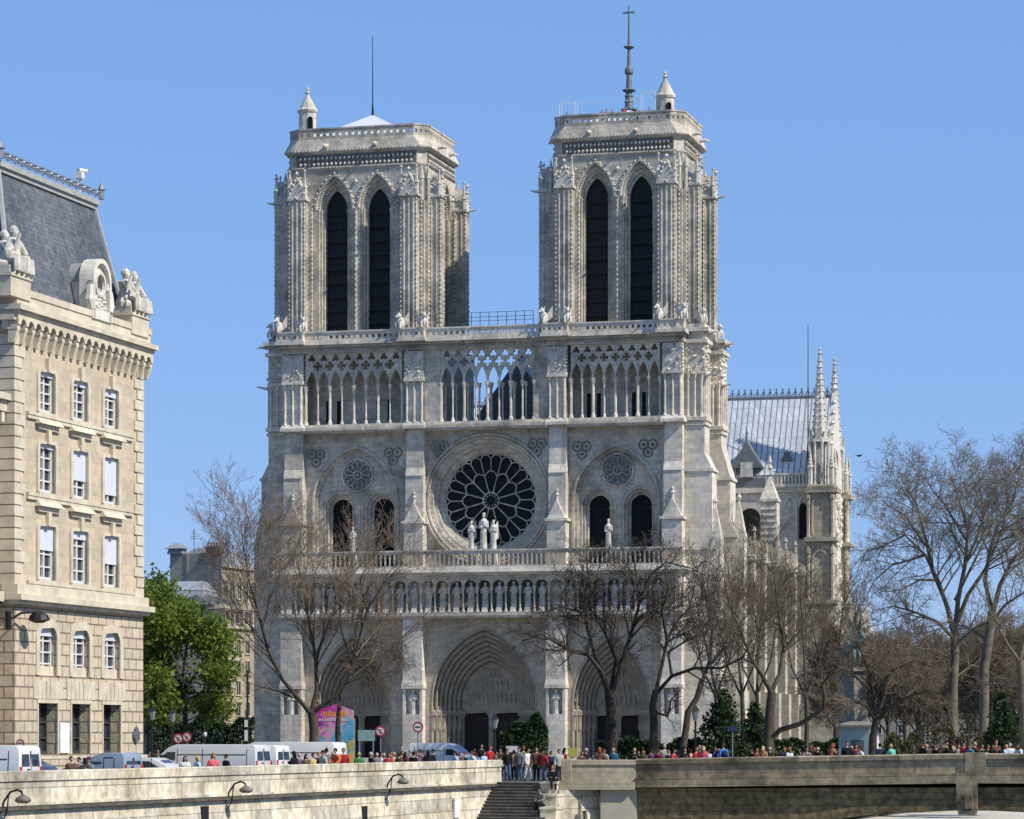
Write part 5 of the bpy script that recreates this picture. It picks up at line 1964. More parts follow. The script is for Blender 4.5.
far2 = (at(1100, 262)[0], 262)
isl = [q0, q1, (e1[0] - .2, e1[1] + .1), e2, e3, far1, far2, (150, 300), (400, 420), (2500, 2600), (-2500, 2600), (-400, 60), (-90, 40)]
sheet('ground', isl, GZ - .06, M['asphalt'], 7, )
sheet('parvis', [CF.xy(-60, -75), CF.xy(30, -75), CF.xy(34, -.2), CF.xy(-60, -.2)], GZ - .03, M['paving'])
sheet('river_water', [(-3000, -500), (3000, -500), (3000, 3000), (-3000, 3000)], -6.2, M['water'])
lq = M['quay']
sheet('lower_quay', [BF.xy(ul + 4, 16.5), BF.xy(UB1 + 40, 16.5), (160, 290), far2, far1, BF.xy(ul + .5, 16.5)], -3.2, plain('pale_quay_paving', (.50, .46, .38), .9, var=.2, scale=.5), 3)

# ================================================================== BUILDINGS FARTHER OFF
wall_cr = stone('distant_cream_render', (.42, .37, .29), (.30, .26, .2), block=(1.2, .5), var=.06, stain=.4, streak=.2, bump=0)
wall_gr = stone('distant_blank_party_wall', (.44, .41, .34), (.27, .25, .21), block=(.6, .25), var=.1, stain=.7, streak=.6, bump=0)
zinc = plain('zinc_roof', (.30, .32, .35), .5, .2, .15)
brick = plain('brick_chimney', (.27, .13, .09), .9, var=.25)
win_d = glassy('distant_window', (.035, .04, .045), .2)
def house(name, label, X, Y, rz, w, d, zwall, zroof, cols, rows_, z0=3.0, inset=1.6, wallm=None, chim=()):
    o = empty(name, (X, Y, 0), rz)
    tag(o, label, 'building', 'apartment houses beyond the square')
    b = MB()
    b.box(-w / 2, w / 2, 0, d, 0, zwall)
    wl = b.build('wall', wallm or wall_cr, o)
    b = MB()
    b.box(-w / 2 - .3, w / 2 + .3, -.35, d + .3, zwall, zwall + .35)
    b.build('cornice', M['trim'], o)
    b = MB()
    b.taper(-w / 2 + .1, w / 2 - .1, .1, d - .1, zwall + .35, zroof, .5, .5, inset, inset)
    b.taper(-w / 2 + .5, w / 2 - .5, inset + .05, d - inset, zroof, zroof + 1.3, .8, .8, d * .3, d * .3)
    rf = b.build('roof', M['slate'] if inset > 1 else zinc, o)
    for (cx, cy, cw, ch) in chim:
        b = MB()
        b.box(cx - cw / 2, cx + cw / 2, cy - .5, cy + .5, zwall, zroof + ch)
        for i in range(int(cw / .45)): b.lathe(cx - cw / 2 + .3 + i * .45, cy, [(.14, zroof + ch), (.11, zroof + ch + .7)], 6)
        b.build('chimney', brick, rf)
    st_ = w / cols
    for c in range(cols):
        x = -w / 2 + (c + .5) * st_
        for r in range(rows_):
            zz = z0 + r * (zwall - z0 - .4) / rows_
            hh = (zwall - z0) / rows_ * .62
            b = MB()
            b.box(x - .62, x + .62, -.03, .05, zz, zz + hh)
            wn = b.build('window', win_d, o)
            f = MB()
            f.box(x - .72, x - .6, -.1, .02, zz - .06, zz + hh + .08)
            f.box(x + .6, x + .72, -.1, .02, zz - .06, zz + hh + .08)
            f.box(x - .75, x + .75, -.14, .02, zz - .16, zz - .02)
            f.box(x - .75, x + .75, -.1, .02, zz + hh, zz + hh + .12)
            f.box(x - .05, x + .05, -.06, .0, zz, zz + hh)
            f.box(x - .7, x + .7, -.22, -.16, zz + .2, zz + .9) if r < 0 else None
            f.build('window_frame', M['trim'], wn)
    if inset > 1:
        for c in range(cols):
            x = -w / 2 + (c + .5) * st_
            b = MB()
            b.box(x - .8, x + .8, .15, inset + .6, zwall + .4, zroof - .5)
            b.add([(x - .95, .05, zroof - .5), (x + .95, .05, zroof - .5), (x, .05, zroof + .1), (x - .95, inset + .6, zroof - .5), (x + .95, inset + .6, zroof - .5), (x, inset + .6, zroof + .1)], [(0, 1, 2), (3, 5, 4), (0, 2, 5, 3), (1, 4, 5, 2), (0, 3, 4, 1)])
            dm = b.build('dormer', M['trim'], rf)
            b = MB()
            b.box(x - .5, x + .5, .1, .16, zwall + .8, zroof - .7)
            b.build('dormer_window', win_d, dm)
    return o
# lower house with mansard beside the cathedral, taller one behind, a bare gable wall between
def zat(py, Y): return CZ + (HY - py) / F_PX * Y
YH = 385.0
hh = R(-20)
ET = R(70)
def corner_house(label, px, Y, w, d, *a, **k):
    """Placed by the near corner of its sunlit front."""
    cx, cy = at(px, Y)
    return house('apartment_house', label, cx + math.cos(ET) * w / 2, cy + math.sin(ET) * w / 2, ET, w, d, *a, **k)
corner_house('cream apartment house with dormers, just behind the young green tree', 224, YH, 11, 9, zat(628, YH), zat(604, YH), 4, 5, 2.5, 1.7)
o = corner_house('taller pale apartment house with a brick chimney and blank side wall', 222, 425, 11, 7.6, zat(567, 425), zat(556, 425), 5, 6, 3, .8)
b = MB()
zt_ = zat(553, 425)
b.box(-5.9, -5.45, -.1, 7.7, 0, zt_)
b.box(-6.0, -5.4, 4.9, 5.2, 0, zt_ + .1)
pw = b.build('party_wall', wall_gr, o)
b = MB()
b.box(-6.1, -5.3, -.1, 2.2, zt_ - .3, zt_ + .9)
for i in range(5): b.lathe(-5.7, .2 + i * .45, [(.15, zt_ + .9), (.12, zt_ + 1.5)], 6)
b.build('chimney', brick, pw)
b = MB()
b.taper(-6.3, -4.6, 5.6, 8.0, zt_, zt_ + .7, .2, .2, .2, .2)
b.taper(-6.6, -4.3, 5.3, 8.3, zt_ + .7, zt_ + 1.5, .9, .9, 1.2, 1.2)
b.build('roof_turret', zinc, pw)
b = MB()
b.tube([(-5.6, 4.2, zt_), (-5.6, 4.2, zt_ + 3.4)], .05, 4)
for i in range(4): b.box(-5.65, -5.55, 3.6 + i * .1, 4.8 - i * .1, zt_ + 2.0 + i * .35, zt_ + 2.06 + i * .35)
b.build('aerial', M['iron'], pw)
house('apartment_house', 'low zinc roofed house half hidden by the crown of the young green tree', at(160, 400)[0], 400, R(-8), 12, 10, zat(612, 400), zat(590, 400), 4, 5, 2.5, .8)
house('apartment_house', 'distant grey slate roofed house behind the tall bare plane trees', at(985, 560)[0], 560, R(-12), 60, 14, zat(690, 560), zat(668, 560), 14, 3, 3, 2.0, wallm=wall_gr)
# ================================================================== VEHICLES
tyre_m = plain('tyre_rubber', (.02, .02, .02), .9)
rim_m = plain('wheel_rim', (.35, .36, .37), .4, .7)
glass_m = glassy('vehicle_glass', (.02, .03, .045), .06)
red_m = plain('tail_lamp', (.45, .02, .02), .3)
white_l = plain('headlamp', (.7, .7, .68), .2)
black_p = plain('black_trim', (.025, .025, .027), .6)
plate_m = plain('number_plate', (.6, .58, .35), .5, var=.02)
paint_cache = {}
def paint(col):
    if col not in paint_cache:
        m = plain('vehicle_paint', col, .28, var=.04, scale=1.0, spec=.5)
        m.node_tree.nodes['Principled BSDF'].inputs['Coat Weight'].default_value = .4
        paint_cache[col] = m
    return paint_cache[col]

def vehicle(name, label, cat, loc, rz, col, L, W, H, kind='van', group=None, rear_windows=True, side_windows=False):
    """Nose towards +x, centred, wheels on z = 0."""
    o = empty(name, loc, rz)
    tag(o, label, cat, group)
    P = paint(col)
    h = L / 2
    belt = 1.08 if kind == 'van' else .88
    def hw(z):
        return W / 2 - (0 if z < belt else (z - belt) * (.09 if kind == 'van' else .2)) - (.05 if z < .45 else 0)
    if kind == 'van':
        prof = [(-h, .35), (h - .15, .35), (h, .5), (h - .02, .85), (h - .22, 1.0), (h - .85, 1.2), (h - 1.55, H - .12), (h - 1.9, H), (-h + .18, H), (-h + .05, H - .1), (-h, 1.0)]
        ws0, ws1 = 5, 6
    else:
        prof = [(-h, .4), (h - .1, .35), (h, .5), (h - .05, .72), (h - 1.2, .92), (h - 1.9, H - .06), (h - 2.3, H), (-h + .9, H - .02), (-h + .2, H - .35), (-h + .05, .85)]
        ws0, ws1 = 4, 5
    b = MB()
    n = len(prof)
    vs = [(x, -hw(z), z) for x, z in prof] + [(x, hw(z), z) for x, z in prof]
    t = tessellate_polygon([[Vector((x, z, 0)) for x, z in prof]])
    fs = []
    for a, c, d in t: fs += [(a, c, d), (n + a, n + d, n + c)]
    for i in range(n):
        j = (i + 1) % n
        fs.append((i, j, n + j, n + i))
    b.add(vs, fs)
    me = b.mesh(name, P)
    bm = bmesh.new()
    bm.from_mesh(me)
    bmesh.ops.dissolve_limit(bm, angle_limit=.02, verts=bm.verts, edges=bm.edges)
    bmesh.ops.bevel(bm, geom=[e for e in bm.edges if e.calc_face_angle(0) > .35], offset=.06, segments=2, affect='EDGES', profile=.6)
    bm.to_mesh(me)
    bm.free()
    me.polygons.foreach_set('use_smooth', [True] * len(me.polygons))
    try: me.set_sharp_from_angle(angle=R(40))
    except Exception: pass
    link(bpy.data.objects.new('body', me), o)
    # windscreen on the sloped front
    (xa, za), (xc, zc) = prof[ws0], prof[ws1]
    nx, nz = (zc - za), -(xc - xa)
    q = math.hypot(nx, nz)
    nx, nz = nx / q * .012, nz / q * .012
    def lerp(t): return xa + (xc - xa) * t + nx, za + (zc - za) * t + nz
    b = MB()
    (x0, z0), (x1, z1) = lerp(.08), lerp(.94)
    b.add([(x0, -hw(z0) + .12, z0), (x0, hw(z0) - .12, z0), (x1, hw(z1) - .12, z1), (x1, -hw(z1) + .12, z1)], [(0, 1, 2, 3)])
    b.build('windscreen', glass_m, o)
    def side_pane(pts, nm='side_window'):
        for sg in (-1, 1):
            b = MB()
            vs = [(x, sg * (hw(z) + .012), z) for x, z in pts]
            b.add(vs, [tuple(range(len(vs)))])
            b.build(nm, glass_m, o)
    if kind == 'van':
        side_pane([(h - 1.05, belt + .1), (h - 1.9, belt + .1), (h - 1.9, H - .35), (h - 1.5, H - .35)])
        if side_windows:
            side_pane([(h - 2.1, belt + .1), (h - 3.2, belt + .1), (h - 3.2, H - .3), (h - 2.1, H - .3)])
        for sg in (-1, 1):
            b = MB()
            y = sg * (hw(.8) + .004)
            for x in (h - 2.0, h - 3.25, -h + .45):
                b.box(x - .014, x + .014, min(y, y - sg * .01), max(y, y + sg * .004), .5, belt - .02)
                yt = sg * (hw(H - .2) + .004)
                b.add([(x - .014, y, belt - .02), (x + .014, y, belt - .02), (x + .014, yt, H - .2), (x - .014, yt, H - .2)], [(0, 1, 2, 3)])
            yq = sg * (hw(belt + .35) + .006)
            b.add([(-h + .5, sg * (hw(belt + .33) + .006), belt + .33), (h - 2.0, sg * (hw(belt + .33) + .006), belt + .33), (h - 2.0, sg * (hw(belt + .37) + .006), belt + .37), (-h + .5, sg * (hw(belt + .37) + .006), belt + .37)], [(0, 1, 2, 3)])
            b.box(h - 3.2, h - 3.0, min(y, y + sg * .03), max(y, y + sg * .03), belt - .2, belt - .15)
            b.box(-h + .3, h - .5, min(y, y + sg * .02), max(y, y + sg * .02), .62, .74)
            b.build('side_moulding', black_p, o)
    else:
        side_pane([(h - 1.45, belt + .05), (-h + .5, belt + .05), (-h + 1.0, H - .16), (h - 2.15, H - .16)])
    # rear doors with windows, lamps, bumpers, plates
    def rear_x(z): return -h + (0 if z < 1.0 else .05 * (z - 1) / (H - 1.1)) if kind == 'van' else -h + (.05 if z < .85 else .05 + .15 * (z - .85) / (H - .35 - .85))
    if kind == 'van' and rear_windows:
        for sg in (-1, 1):
            b = MB()
            pts = [(sg * .1, belt + .08), (sg * (W / 2 - .22), belt + .08), (sg * (W / 2 - .27), H - .32), (sg * .1, H - .32)]
            b.add([(rear_x(z) - .014, y, z) for y, z in pts], [(0, 1, 2, 3)])
            b.build('rear_window', glass_m, o)
        b = MB()
        b.box(-h - .012, -h + .02, -.012, .012, .5, H - .2)
        b.box(-h - .03, -h, .12, .3, belt - .06, belt - .01)
        b.build('rear_door_seam', black_p, o)
    elif kind != 'van':
        b = MB()
        b.add([(-h + .08, -W / 2 + .3, .9), (-h + .08, W / 2 - .3, .9), (-h + .62, W / 2 - .38, H - .12), (-h + .62, -W / 2 + .38, H - .12)], [(0, 1, 2, 3)])
        b.build('rear_window', glass_m, o)
    for sg in (-1, 1):
        b = MB()
        y = sg * (W / 2 - .13)
        b.box(-h - .02, -h + .06, y - .08, y + .08, .72, 1.15 if kind == 'van' else .9)
        b.build('tail_lamp', red_m, o)
        b = MB()
        b.box(h - .14, h + .0, sg * (W / 2 - .25) - .16, sg * (W / 2 - .25) + .16, .68, .86)
        b.build('headlamp', white_l, o)
        b = MB()
        yb = sg * (hw(belt) + .02)
        b.box(h - 1.35, h - 1.22, min(yb, yb + sg * .2), max(yb, yb + sg * .2), belt + .08, belt + .34)
        b.build('wing_mirror', black_p, o)
    b = MB()
    b.box(-h - .06, -h + .1, -W / 2 + .1, W / 2 - .1, .36, .55)
    b.box(h - .1, h + .05, -W / 2 + .12, W / 2 - .12, .3, .5)
    b.build('bumper', black_p, o)
    b = MB()
    b.box(-h - .075, -h - .05, -.26, .26, .58, .69)
    b.build('number_plate', plate_m, o)
    for x in (-h + (1.05 if kind == 'van' else .8), h - .95):
        for sg in (-1, 1):
            y = sg * (W / 2 - .12)
            wv = MB(lambda a, bb, c: (x + a, y + c, .33 + bb))
            wv.lathe(0, 0, [(.2, -.1), (.31, -.1), (.33, -.06), (.33, .06), (.31, .1), (.2, .1)], 16)
            t_ = wv.build('wheel', tyre_m, o)
            r_ = MB(lambda a, bb, c: (x + a, y + c, .33 + bb))
            r_.lathe(0, 0, [(.02, sg * .105), (.2, sg * .108), (.21, sg * .07)], 12)
            r_.build('rim', rim_m, t_)
    return o

def park(name, label, cat, px, v, col, L, W, H, kind='van', flip=False, **kw):
    """Parked square to the quay; px is where the end nearer the river shows, v its distance behind the wall."""
    u = QF.u(px, v)
    x, y = QF.xy(u, v + L / 2)
    th = QF.th + math.pi / 2 + (math.pi if flip else 0)
    return vehicle(name, label, cat, (x, y, GZ - .04), th, col, L, W, H, kind, **kw)
VG = 'vehicles parked along the quay'
park('parked_van', 'white van with two dark rear windows parked behind the quay wall near the drainpipe', 'van', 31, 2.6, (.66, .65, .62), 4.9, 1.9, 1.93, group=VG)
park('parked_car', 'dark blue car low behind the quay wall below the white notice', 'car', 52, 6.2, (.02, .035, .06), 4.2, 1.7, 1.38, 'car', group=VG)
park('parked_van', 'small blue-grey van with a red tail lamp below the ground storey windows', 'van', 134, 2.6, (.24, .29, .35), 2.9, 1.8, 1.62, group=VG)
park('parked_car', 'low silver estate car between the blue-grey van and the long silver van', 'car', 178, 5.5, (.55, .55, .54), 4.4, 1.72, 1.36, 'car', group=VG)
park('parked_van', 'long silver-white panel van with a sloping windscreen behind the person in pink', 'van', 264, 5.2, (.58, .58, .57), 5.9, 2.0, 1.9, group=VG)
park('parked_van', 'white minibus with two narrow rear windows behind the person in black', 'van', 284, 6.0, (.70, .69, .66), 4.8, 1.9, 1.86, group=VG, side_windows=True)
park('parked_van', 'long white high-roofed van below the colourful poster stand', 'van', 341, 8.5, (.70, .69, .66), 6.4, 2.0, 1.98, group=VG, rear_windows=False)
park('parked_van', 'small white van facing the river near the head of the stairs', 'van', 481, 8.0, (.72, .71, .68), 4.3, 1.8, 1.88, flip=True, group=VG)

# ================================================================== SIGNS, LAMPS, POSTER, STALLS, STATUE
sign_red = plain('sign_red', (.28, .03, .035), .5, var=.04)
sign_white = plain('sign_white', (.52, .50, .50), .5, var=.04)
sign_grey = plain('sign_back_grey', (.22, .22, .23), .5)
def road_sign(px, py, Y, r, label, bar, dx=0.0):
    X, Yy, z = at(px, Y, py)
    th = math.atan2(X, -Y) if False else 0.0
    o = empty('road_sign', (X, Y, 0), 0)
    tag(o, label, 'road sign', 'round red bordered road signs')
    b = MB()
    b.tube([(0, 0, GZ - .05), (0, 0, z + r * .8)], .04, 6)
    b.build('post', sign_grey, o)
    b = MB()
    b.plate(circle(0, z, r, 24), [circle(0, z, r * .72, 24)], -.09, -.055)
    d = b.build('sign_border', sign_red, o)
    b = MB()
    b.plate(circle(0, z, r * .74, 24), [], -.08, -.06)
    b.build('sign_face', sign_white, d)
    b = MB()
    if bar == 'bar': b.box(-r * .5, r * .5, -.092, -.083, z - r * .13, z + r * .13)
    else:
        b.tube([(-r * .45, -.086, z + r * .45), (r * .45, -.086, z - r * .45)], r * .09, 4)
        b.tube([(-r * .1, -.084, z - r * .45), (-r * .1, -.084, z + r * .2), (r * .3, -.084, z + r * .25)], r * .08, 4)
    b.build('sign_symbol', sign_red if bar != 'bar' else black_p, d)
road_sign(418, 727, 172, .3, 'round sign with a dark bar before the pier of the portal', 'bar')
road_sign(380.5, 731, 176, .31, 'round red sign below the hanging twigs, beside the teal panel', 'slash')
road_sign(178.5, 738.5, 178, .3, 'round red turn sign under the green tree, the one further from the van bonnet', 'slash')
road_sign(187, 737, 180, .29, 'round red turn sign under the green tree, directly above the van windscreen', 'slash')
road_sign(20.5, 743, 122, .16, 'small dark red sign standing behind the white van with rear windows', 'bar')
X, Y, z = at(247.5, 152, 748)
o = empty('bollard_lamp_post', (X, Y, 0))
tag(o, 'slim dark post with two white plates beside the long silver van', 'post')
b = MB()
b.tube([(0, 0, GZ - .05), (0, 0, CZ + 2.7 * .0 + at(247.5, 152, 719)[2])], .06, 6)
b.build('post', M['iron'], o)
for py0, py1 in ((720, 727), (730, 741)):
    b = MB()
    b.box(-.14, .02, -.1, -.07, at(0, 152, py1)[2], at(0, 152, py0)[2])
    b.build('plate', sign_white, o)
X, Y, z = at(205, 200, 737)
o = empty('globe_lamp', (X, Y, 0))
tag(o, 'short post with a white globe under the green tree', 'lamp')
b = MB(); b.tube([(0, 0, GZ - .05), (0, 0, z)], .05, 6); b.build('post', M['iron'], o)
b = MB(); b.blob(0, 0, z + .15, .13, .13, .18, 8, 6); b.build('globe', sign_white, o, True)

# colourful poster stand before the portal
def poster_mat():
    m, t, b = _mat('poster_print')
    N, L = t.nodes, t.links
    tc = N.new('ShaderNodeTexCoord')
    nz = N.new('ShaderNodeTexNoise')
    nz.inputs['Scale'].default_value = 1.5
    nz.inputs['Detail'].default_value = 4
    nz.inputs['Distortion'].default_value = 1.2
    L.new(tc.outputs['Object'], nz.inputs['Vector'])
    sp = N.new('ShaderNodeSeparateXYZ')
    L.new(tc.outputs['Object'], sp.inputs[0])
    ma = N.new('ShaderNodeMath'); ma.operation = 'MULTIPLY_ADD'
    L.new(sp.outputs[2], ma.inputs[0]); ma.inputs[1].default_value = -.13; ma.inputs[2].default_value = .50
    mb = N.new('ShaderNodeMath'); mb.operation = 'MULTIPLY_ADD'
    L.new(sp.outputs[0], mb.inputs[0]); mb.inputs[1].default_value = .14; L.new(ma.outputs[0], mb.inputs[2])
    mc = N.new('ShaderNodeMath'); mc.operation = 'ADD'
    ms = N.new('ShaderNodeMath'); ms.operation = 'MULTIPLY'; L.new(nz.outputs[0], ms.inputs[0]); ms.inputs[1].default_value = .9
    L.new(mb.outputs[0], mc.inputs[0]); L.new(ms.outputs[0], mc.inputs[1])
    cr = N.new('ShaderNodeValToRGB')
    e = cr.color_ramp.elements
    stops = [(.0, (.10, .01, .08)), (.2, (.42, .02, .10)), (.34, (.45, .05, .30)), (.46, (.58, .22, .48)), (.56, (.66, .35, .22)), (.66, (.12, .35, .55)), (.8, (.06, .30, .45)), (.9, (.50, .42, .08))]
    e[0].position, e[0].color = stops[0][0], (*stops[0][1], 1)
    e[1].position, e[1].color = stops[-1][0], (*stops[-1][1], 1)
    for p, c in stops[1:-1]:
        q = e.new(p); q.color = (*c, 1)
    L.new(mc.outputs[0], cr.inputs[0])
    L.new(cr.outputs[0], b.inputs['Base Color'])
    b.inputs['Roughness'].default_value = .5
    return m
PY = 232
x0, x1 = at(313, PY)[0], at(353.5, PY)[0]
zt0_, zb0 = zat(706, PY), GZ
o = empty('poster_stand', ((x0 + x1) / 2, PY, 0), R(-4))
tag(o, 'tall pink, purple and blue exhibition poster panel before the portal', 'poster')
hw_ = (x1 - x0) / 2
b = MB()
b.add([(-hw_, 0, zb0), (hw_, 0, zb0), (hw_, 0, zt0_ - .35), (hw_ * .1, 0, zt0_ + .15), (-hw_, 0, zt0_ - .45), (-hw_, .25, zb0), (hw_, .25, zb0), (hw_, .25, zt0_ - .35), (hw_ * .1, .25, zt0_ + .15), (-hw_, .25, zt0_ - .45)],
      [(0, 1, 2, 3, 4), (9, 8, 7, 6, 5), (0, 5, 6, 1), (1, 6, 7, 2), (2, 7, 8, 3), (3, 8, 9, 4), (4, 9, 5, 0)])
b.build('panel', poster_mat(), o)
b = MB()
rr = random.Random(4)
x = -hw_ * .5
while x < hw_ * .6:
    w_ = rr.uniform(.1, .22); b.box(x, x + w_, -.02, -.005, zt0_ - .78 + rr.uniform(0, .05), zt0_ - .48 + rr.uniform(0, .14)); x += w_ + .06
b.build('heading_lettering', plain('orange_print', (.75, .28, .04), .5), o)
b = MB()
x = -hw_ * .72
while x < hw_ * .72:
    w_ = rr.uniform(.08, .2); b.box(x, x + w_, -.02, -.005, zt0_ - 1.12, zt0_ - .95); x += w_ + .05
b.build('line_lettering', sign_white, o)
b = MB()
for sg in (-1, 1): b.box(sg * hw_ - .08, sg * hw_ + .08, .26, .5, 0, zt0_ - .9)
b.build('support', sign_grey, o)
X, Y, z0 = at(366, 236, 741); z1 = zat(730, 236)
o = empty('information_panel', (X, Y, 0))
tag(o, 'pale teal information panel on two legs beside the colourful poster', 'sign')
b = MB(); b.box(-.62, .68, 0, .08, z0, z1); b.build('panel', plain('teal_panel', (.20, .31, .29), .6, var=.15), o)
b = MB(); b.box(-.55, -.45, .02, .08, 0, z0); b.box(.5, .6, .02, .08, 0, z0); b.build('leg', sign_grey, o)
X, Y, z0 = at(572.5, 164, 757); z1 = zat(748, 164)
o = empty('yellow_sign_board', (X, Y, 0))
tag(o, 'small yellow-green board standing above the end of the bridge parapet', 'sign')
b = MB(); b.plate([(-.24, z0), (.24, z0), (.27, z1), (-.27, z1)], [], 0, .04); b.build('board', plain('yellow_board', (.36, .33, .07), .6), o)
b = MB(); b.tube([(0, .06, GZ), (0, .06, z1)], .03, 5); b.build('post', sign_grey, o)
X, Y, z0 = at(512, 168, 750); z1 = zat(746.5, 168)
o = empty('white_panel', (X, Y, 0))
tag(o, 'small white board with a dark frame among the people at the stairs', 'sign')
b = MB(); b.box(-.32, .32, 0, .05, z0 - .12, z1 + .02); b.build('board', sign_white, o)
b = MB(); b.box(-.36, .36, .05, .08, z0 - .16, z1 + .06); b.tube([(0, .07, GZ), (0, .07, z0)], .03, 5); b.build('frame', black_p, o)

# old street lanterns
def lantern(px, py, Y, label, sc_=1.0):
    X, Yy, z = at(px, Y, py)
    o = empty('street_lantern', (X, Y, 0))
    tag(o, label, 'street lamp', 'street lanterns before the cathedral')
    b = MB()
    b.lathe(0, 0, [(.2, GZ - .05), (.17, GZ + .5), (.09, GZ + .7), (.06, z - .6), (.09, z - .5), (.05, z - .4)], 8)
    b.build('post', M['iron'], o)
    b = MB()
    b.lathe(0, 0, [(.12, z - .4), (.24, z + .15), (.24, z + .18)], 6)
    b.build('lamp_glass', glassy('lantern_glass', (.22, .24, .23), .2), o)
    b = MB()
    b.lathe(0, 0, [(.28, z + .19), (.12, z + .38), (.06, z + .5), (.01, z + .6)], 6)
    b.build('cap', M['iron'], o)
lantern(495, 722, 205, 'old street lantern in front of the dark doors of the central portal')
lantern(695.5, 714, 186, 'old street lantern between the leaning trunk and the dark conifer')
lantern(152, 714, 205, 'old street lantern under the young green tree by the building corner')
lantern(172, 716, 205, 'old street lantern in the shade of the young green tree, above the turn signs')
X, Y, z = at(732.5, 172, 729)
o = empty('street_name_sign', (X, Y, 0))
tag(o, 'small dark blue sign on a thin pole before the dark conifer', 'sign')
b = MB(); b.tube([(0, 0, GZ), (0, 0, z + .15)], .035, 6); b.build('pole', sign_grey, o)
b = MB(); b.box(-.3, .3, -.06, -.03, z - .13, z + .13); b.build('plate', plain('dark_blue_plate', (.02, .035, .08), .4), o)
# pale kiosk and white parasol
X, Y, z = at(857, 215, 727)
o = empty('kiosk', (X, Y, 0), R(-18))
tag(o, 'pale grey-green kiosk under the small dark bare tree', 'kiosk')
b = MB(); b.box(-1.3, .9, 0, 2.2, GZ - .05, z); b.build('wall', plain('kiosk_paint', (.27, .33, .33), .6), o)
b = MB(); b.box(-1.5, 1.1, -.3, 2.4, z, z + .14); b.taper(-1.5, 1.1, -.3, 2.4, z + .14, z + .4, .9, .9, .9, .9); b.build('roof', plain('kiosk_roof', (.20, .18, .14), .6), o)
b = MB(); b.box(-.4, .5, -.03, .03, GZ, GZ + 2); b.build('door', plain('kiosk_door', (.10, .12, .13), .6), o)
X, Y, z = at(876, 190, 735)
o = empty('closed_parasol', (X, Y, 0))
tag(o, 'tall white pointed closed parasol beside the trunk of the dark tree', 'parasol')
b = MB(); b.lathe(0, 0, [(.3, GZ + .25), (.34, GZ + .5), (.16, 2.5), (.02, z)], 9); b.build('canopy', sign_white, o)
b = MB(); b.tube([(0, 0, GZ - .05), (0, 0, GZ + .3)], .04, 6); b.build('pole', sign_grey, o)

# green bronze equestrian group
verd = plain('verdigris_bronze', (.115, .20, .175), .7, var=.35, scale=3)
SY = 262
X, Y, zf = at(851, SY, 668)
o = empty('equestrian_statue', (X, SY, 0), R(-60))
tag(o, 'green bronze rider on horseback among bare twigs beside the cathedral', 'statue')
b = MB(); b.taper(-1.5, 1.5, -.8, .8, GZ - .05, zf - .3, .2, .2, .15, .15); b.box(-1.6, 1.6, -.9, .9, zf - .3, zf); b.build('plinth', M['cath_dark'], o)
b = MB()
b.blob(0, 0, zf + 1.75, 1.15, .5, .55, 10, 8)
b.tube([(.8, 0, zf + 1.9), (1.3, 0, zf + 2.6), (1.45, 0, zf + 2.9)], [.42, .26, .2], 8)
b.tube([(1.35, 0, zf + 2.95), (1.75, 0, zf + 2.65), (1.95, 0, zf + 2.45)], [.22, .18, .12], 8)
for x, y in ((.75, .28), (.75, -.28), (-.8, .3), (-.8, -.3)):
    b.tube([(x, y, zf + 1.5), (x + .08, y, zf + .85), (x - .05, y, zf + .1)], [.25, .14, .1], 6)
b.tube([(-1.1, 0, zf + 1.9), (-1.5, 0, zf + 1.5), (-1.5, 0, zf + .7)], [.14, .12, .05], 6)
b.build('horse', verd, o, True)
b = MB()
b.lathe(0, 0, [(.35, zf + 2.2), (.3, zf + 2.7), (.42, zf + 3.2), (.2, zf + 3.42), (.1, zf + 3.5)], 9)
b.blob(0, 0, zf + 3.7, .18, .18, .24)
b.lathe(0, 0, [(.22, zf + 3.82), (.2, zf + 3.95), (.05, zf + 4.1)], 7)
b.tube([(.1, .38, zf + 3.2), (.5, .5, zf + 3.3), (.75, .45, zf + 4.1)], [.14, .11, .08], 6)
b.tube([(.75, .45, zf + 3.2), (.8, .45, zf + 5.2)], .05, 5)
b.tube([(0, -.38, zf + 3.2), (.3, -.5, zf + 2.7), (.7, -.3, zf + 2.7)], [.14, .11, .08], 6)
for sg in (-1, 1): b.tube([(0, sg * .3, zf + 2.2), (.4, sg * .55, zf + 1.7), (.3, sg * .55, zf + 1.1)], [.2, .16, .1], 6)
b.build('rider', verd, o, True)
# dark bird crossing the sky
X, Y, z = at(859, 240, 456)
o = empty('flying_bird', (X, Y, z), R(30))
tag(o, 'small dark bird gliding in the sky beside the transept spire', 'bird')
b = MB()
b.tube([(-.22, 0, 0), (-.1, 0, .02), (.08, 0, .02), (.2, 0, .03), (.27, 0, .01)], [.02, .07, .08, .05, .01], 7)
for sg in (-1, 1):
    b.add([(.12, sg * .05, .03), (.16, sg * .3, .12), (.02, sg * .6, .08), (-.05, sg * .3, .1), (-.1, sg * .05, .03), (.03, sg * .28, .085)], [(0, 1, 2, 3, 4), (4, 3, 2, 1, 5), (0, 5, 4)])
b.add([(-.18, .03, .01), (-.36, .09, .0), (-.36, -.09, .0), (-.18, -.03, .01), (-.27, 0, -.02)], [(0, 1, 2, 3), (0, 4, 1), (3, 2, 4)])
b.build('body', plain('dark_feathers', (.04, .04, .045), .8), o)

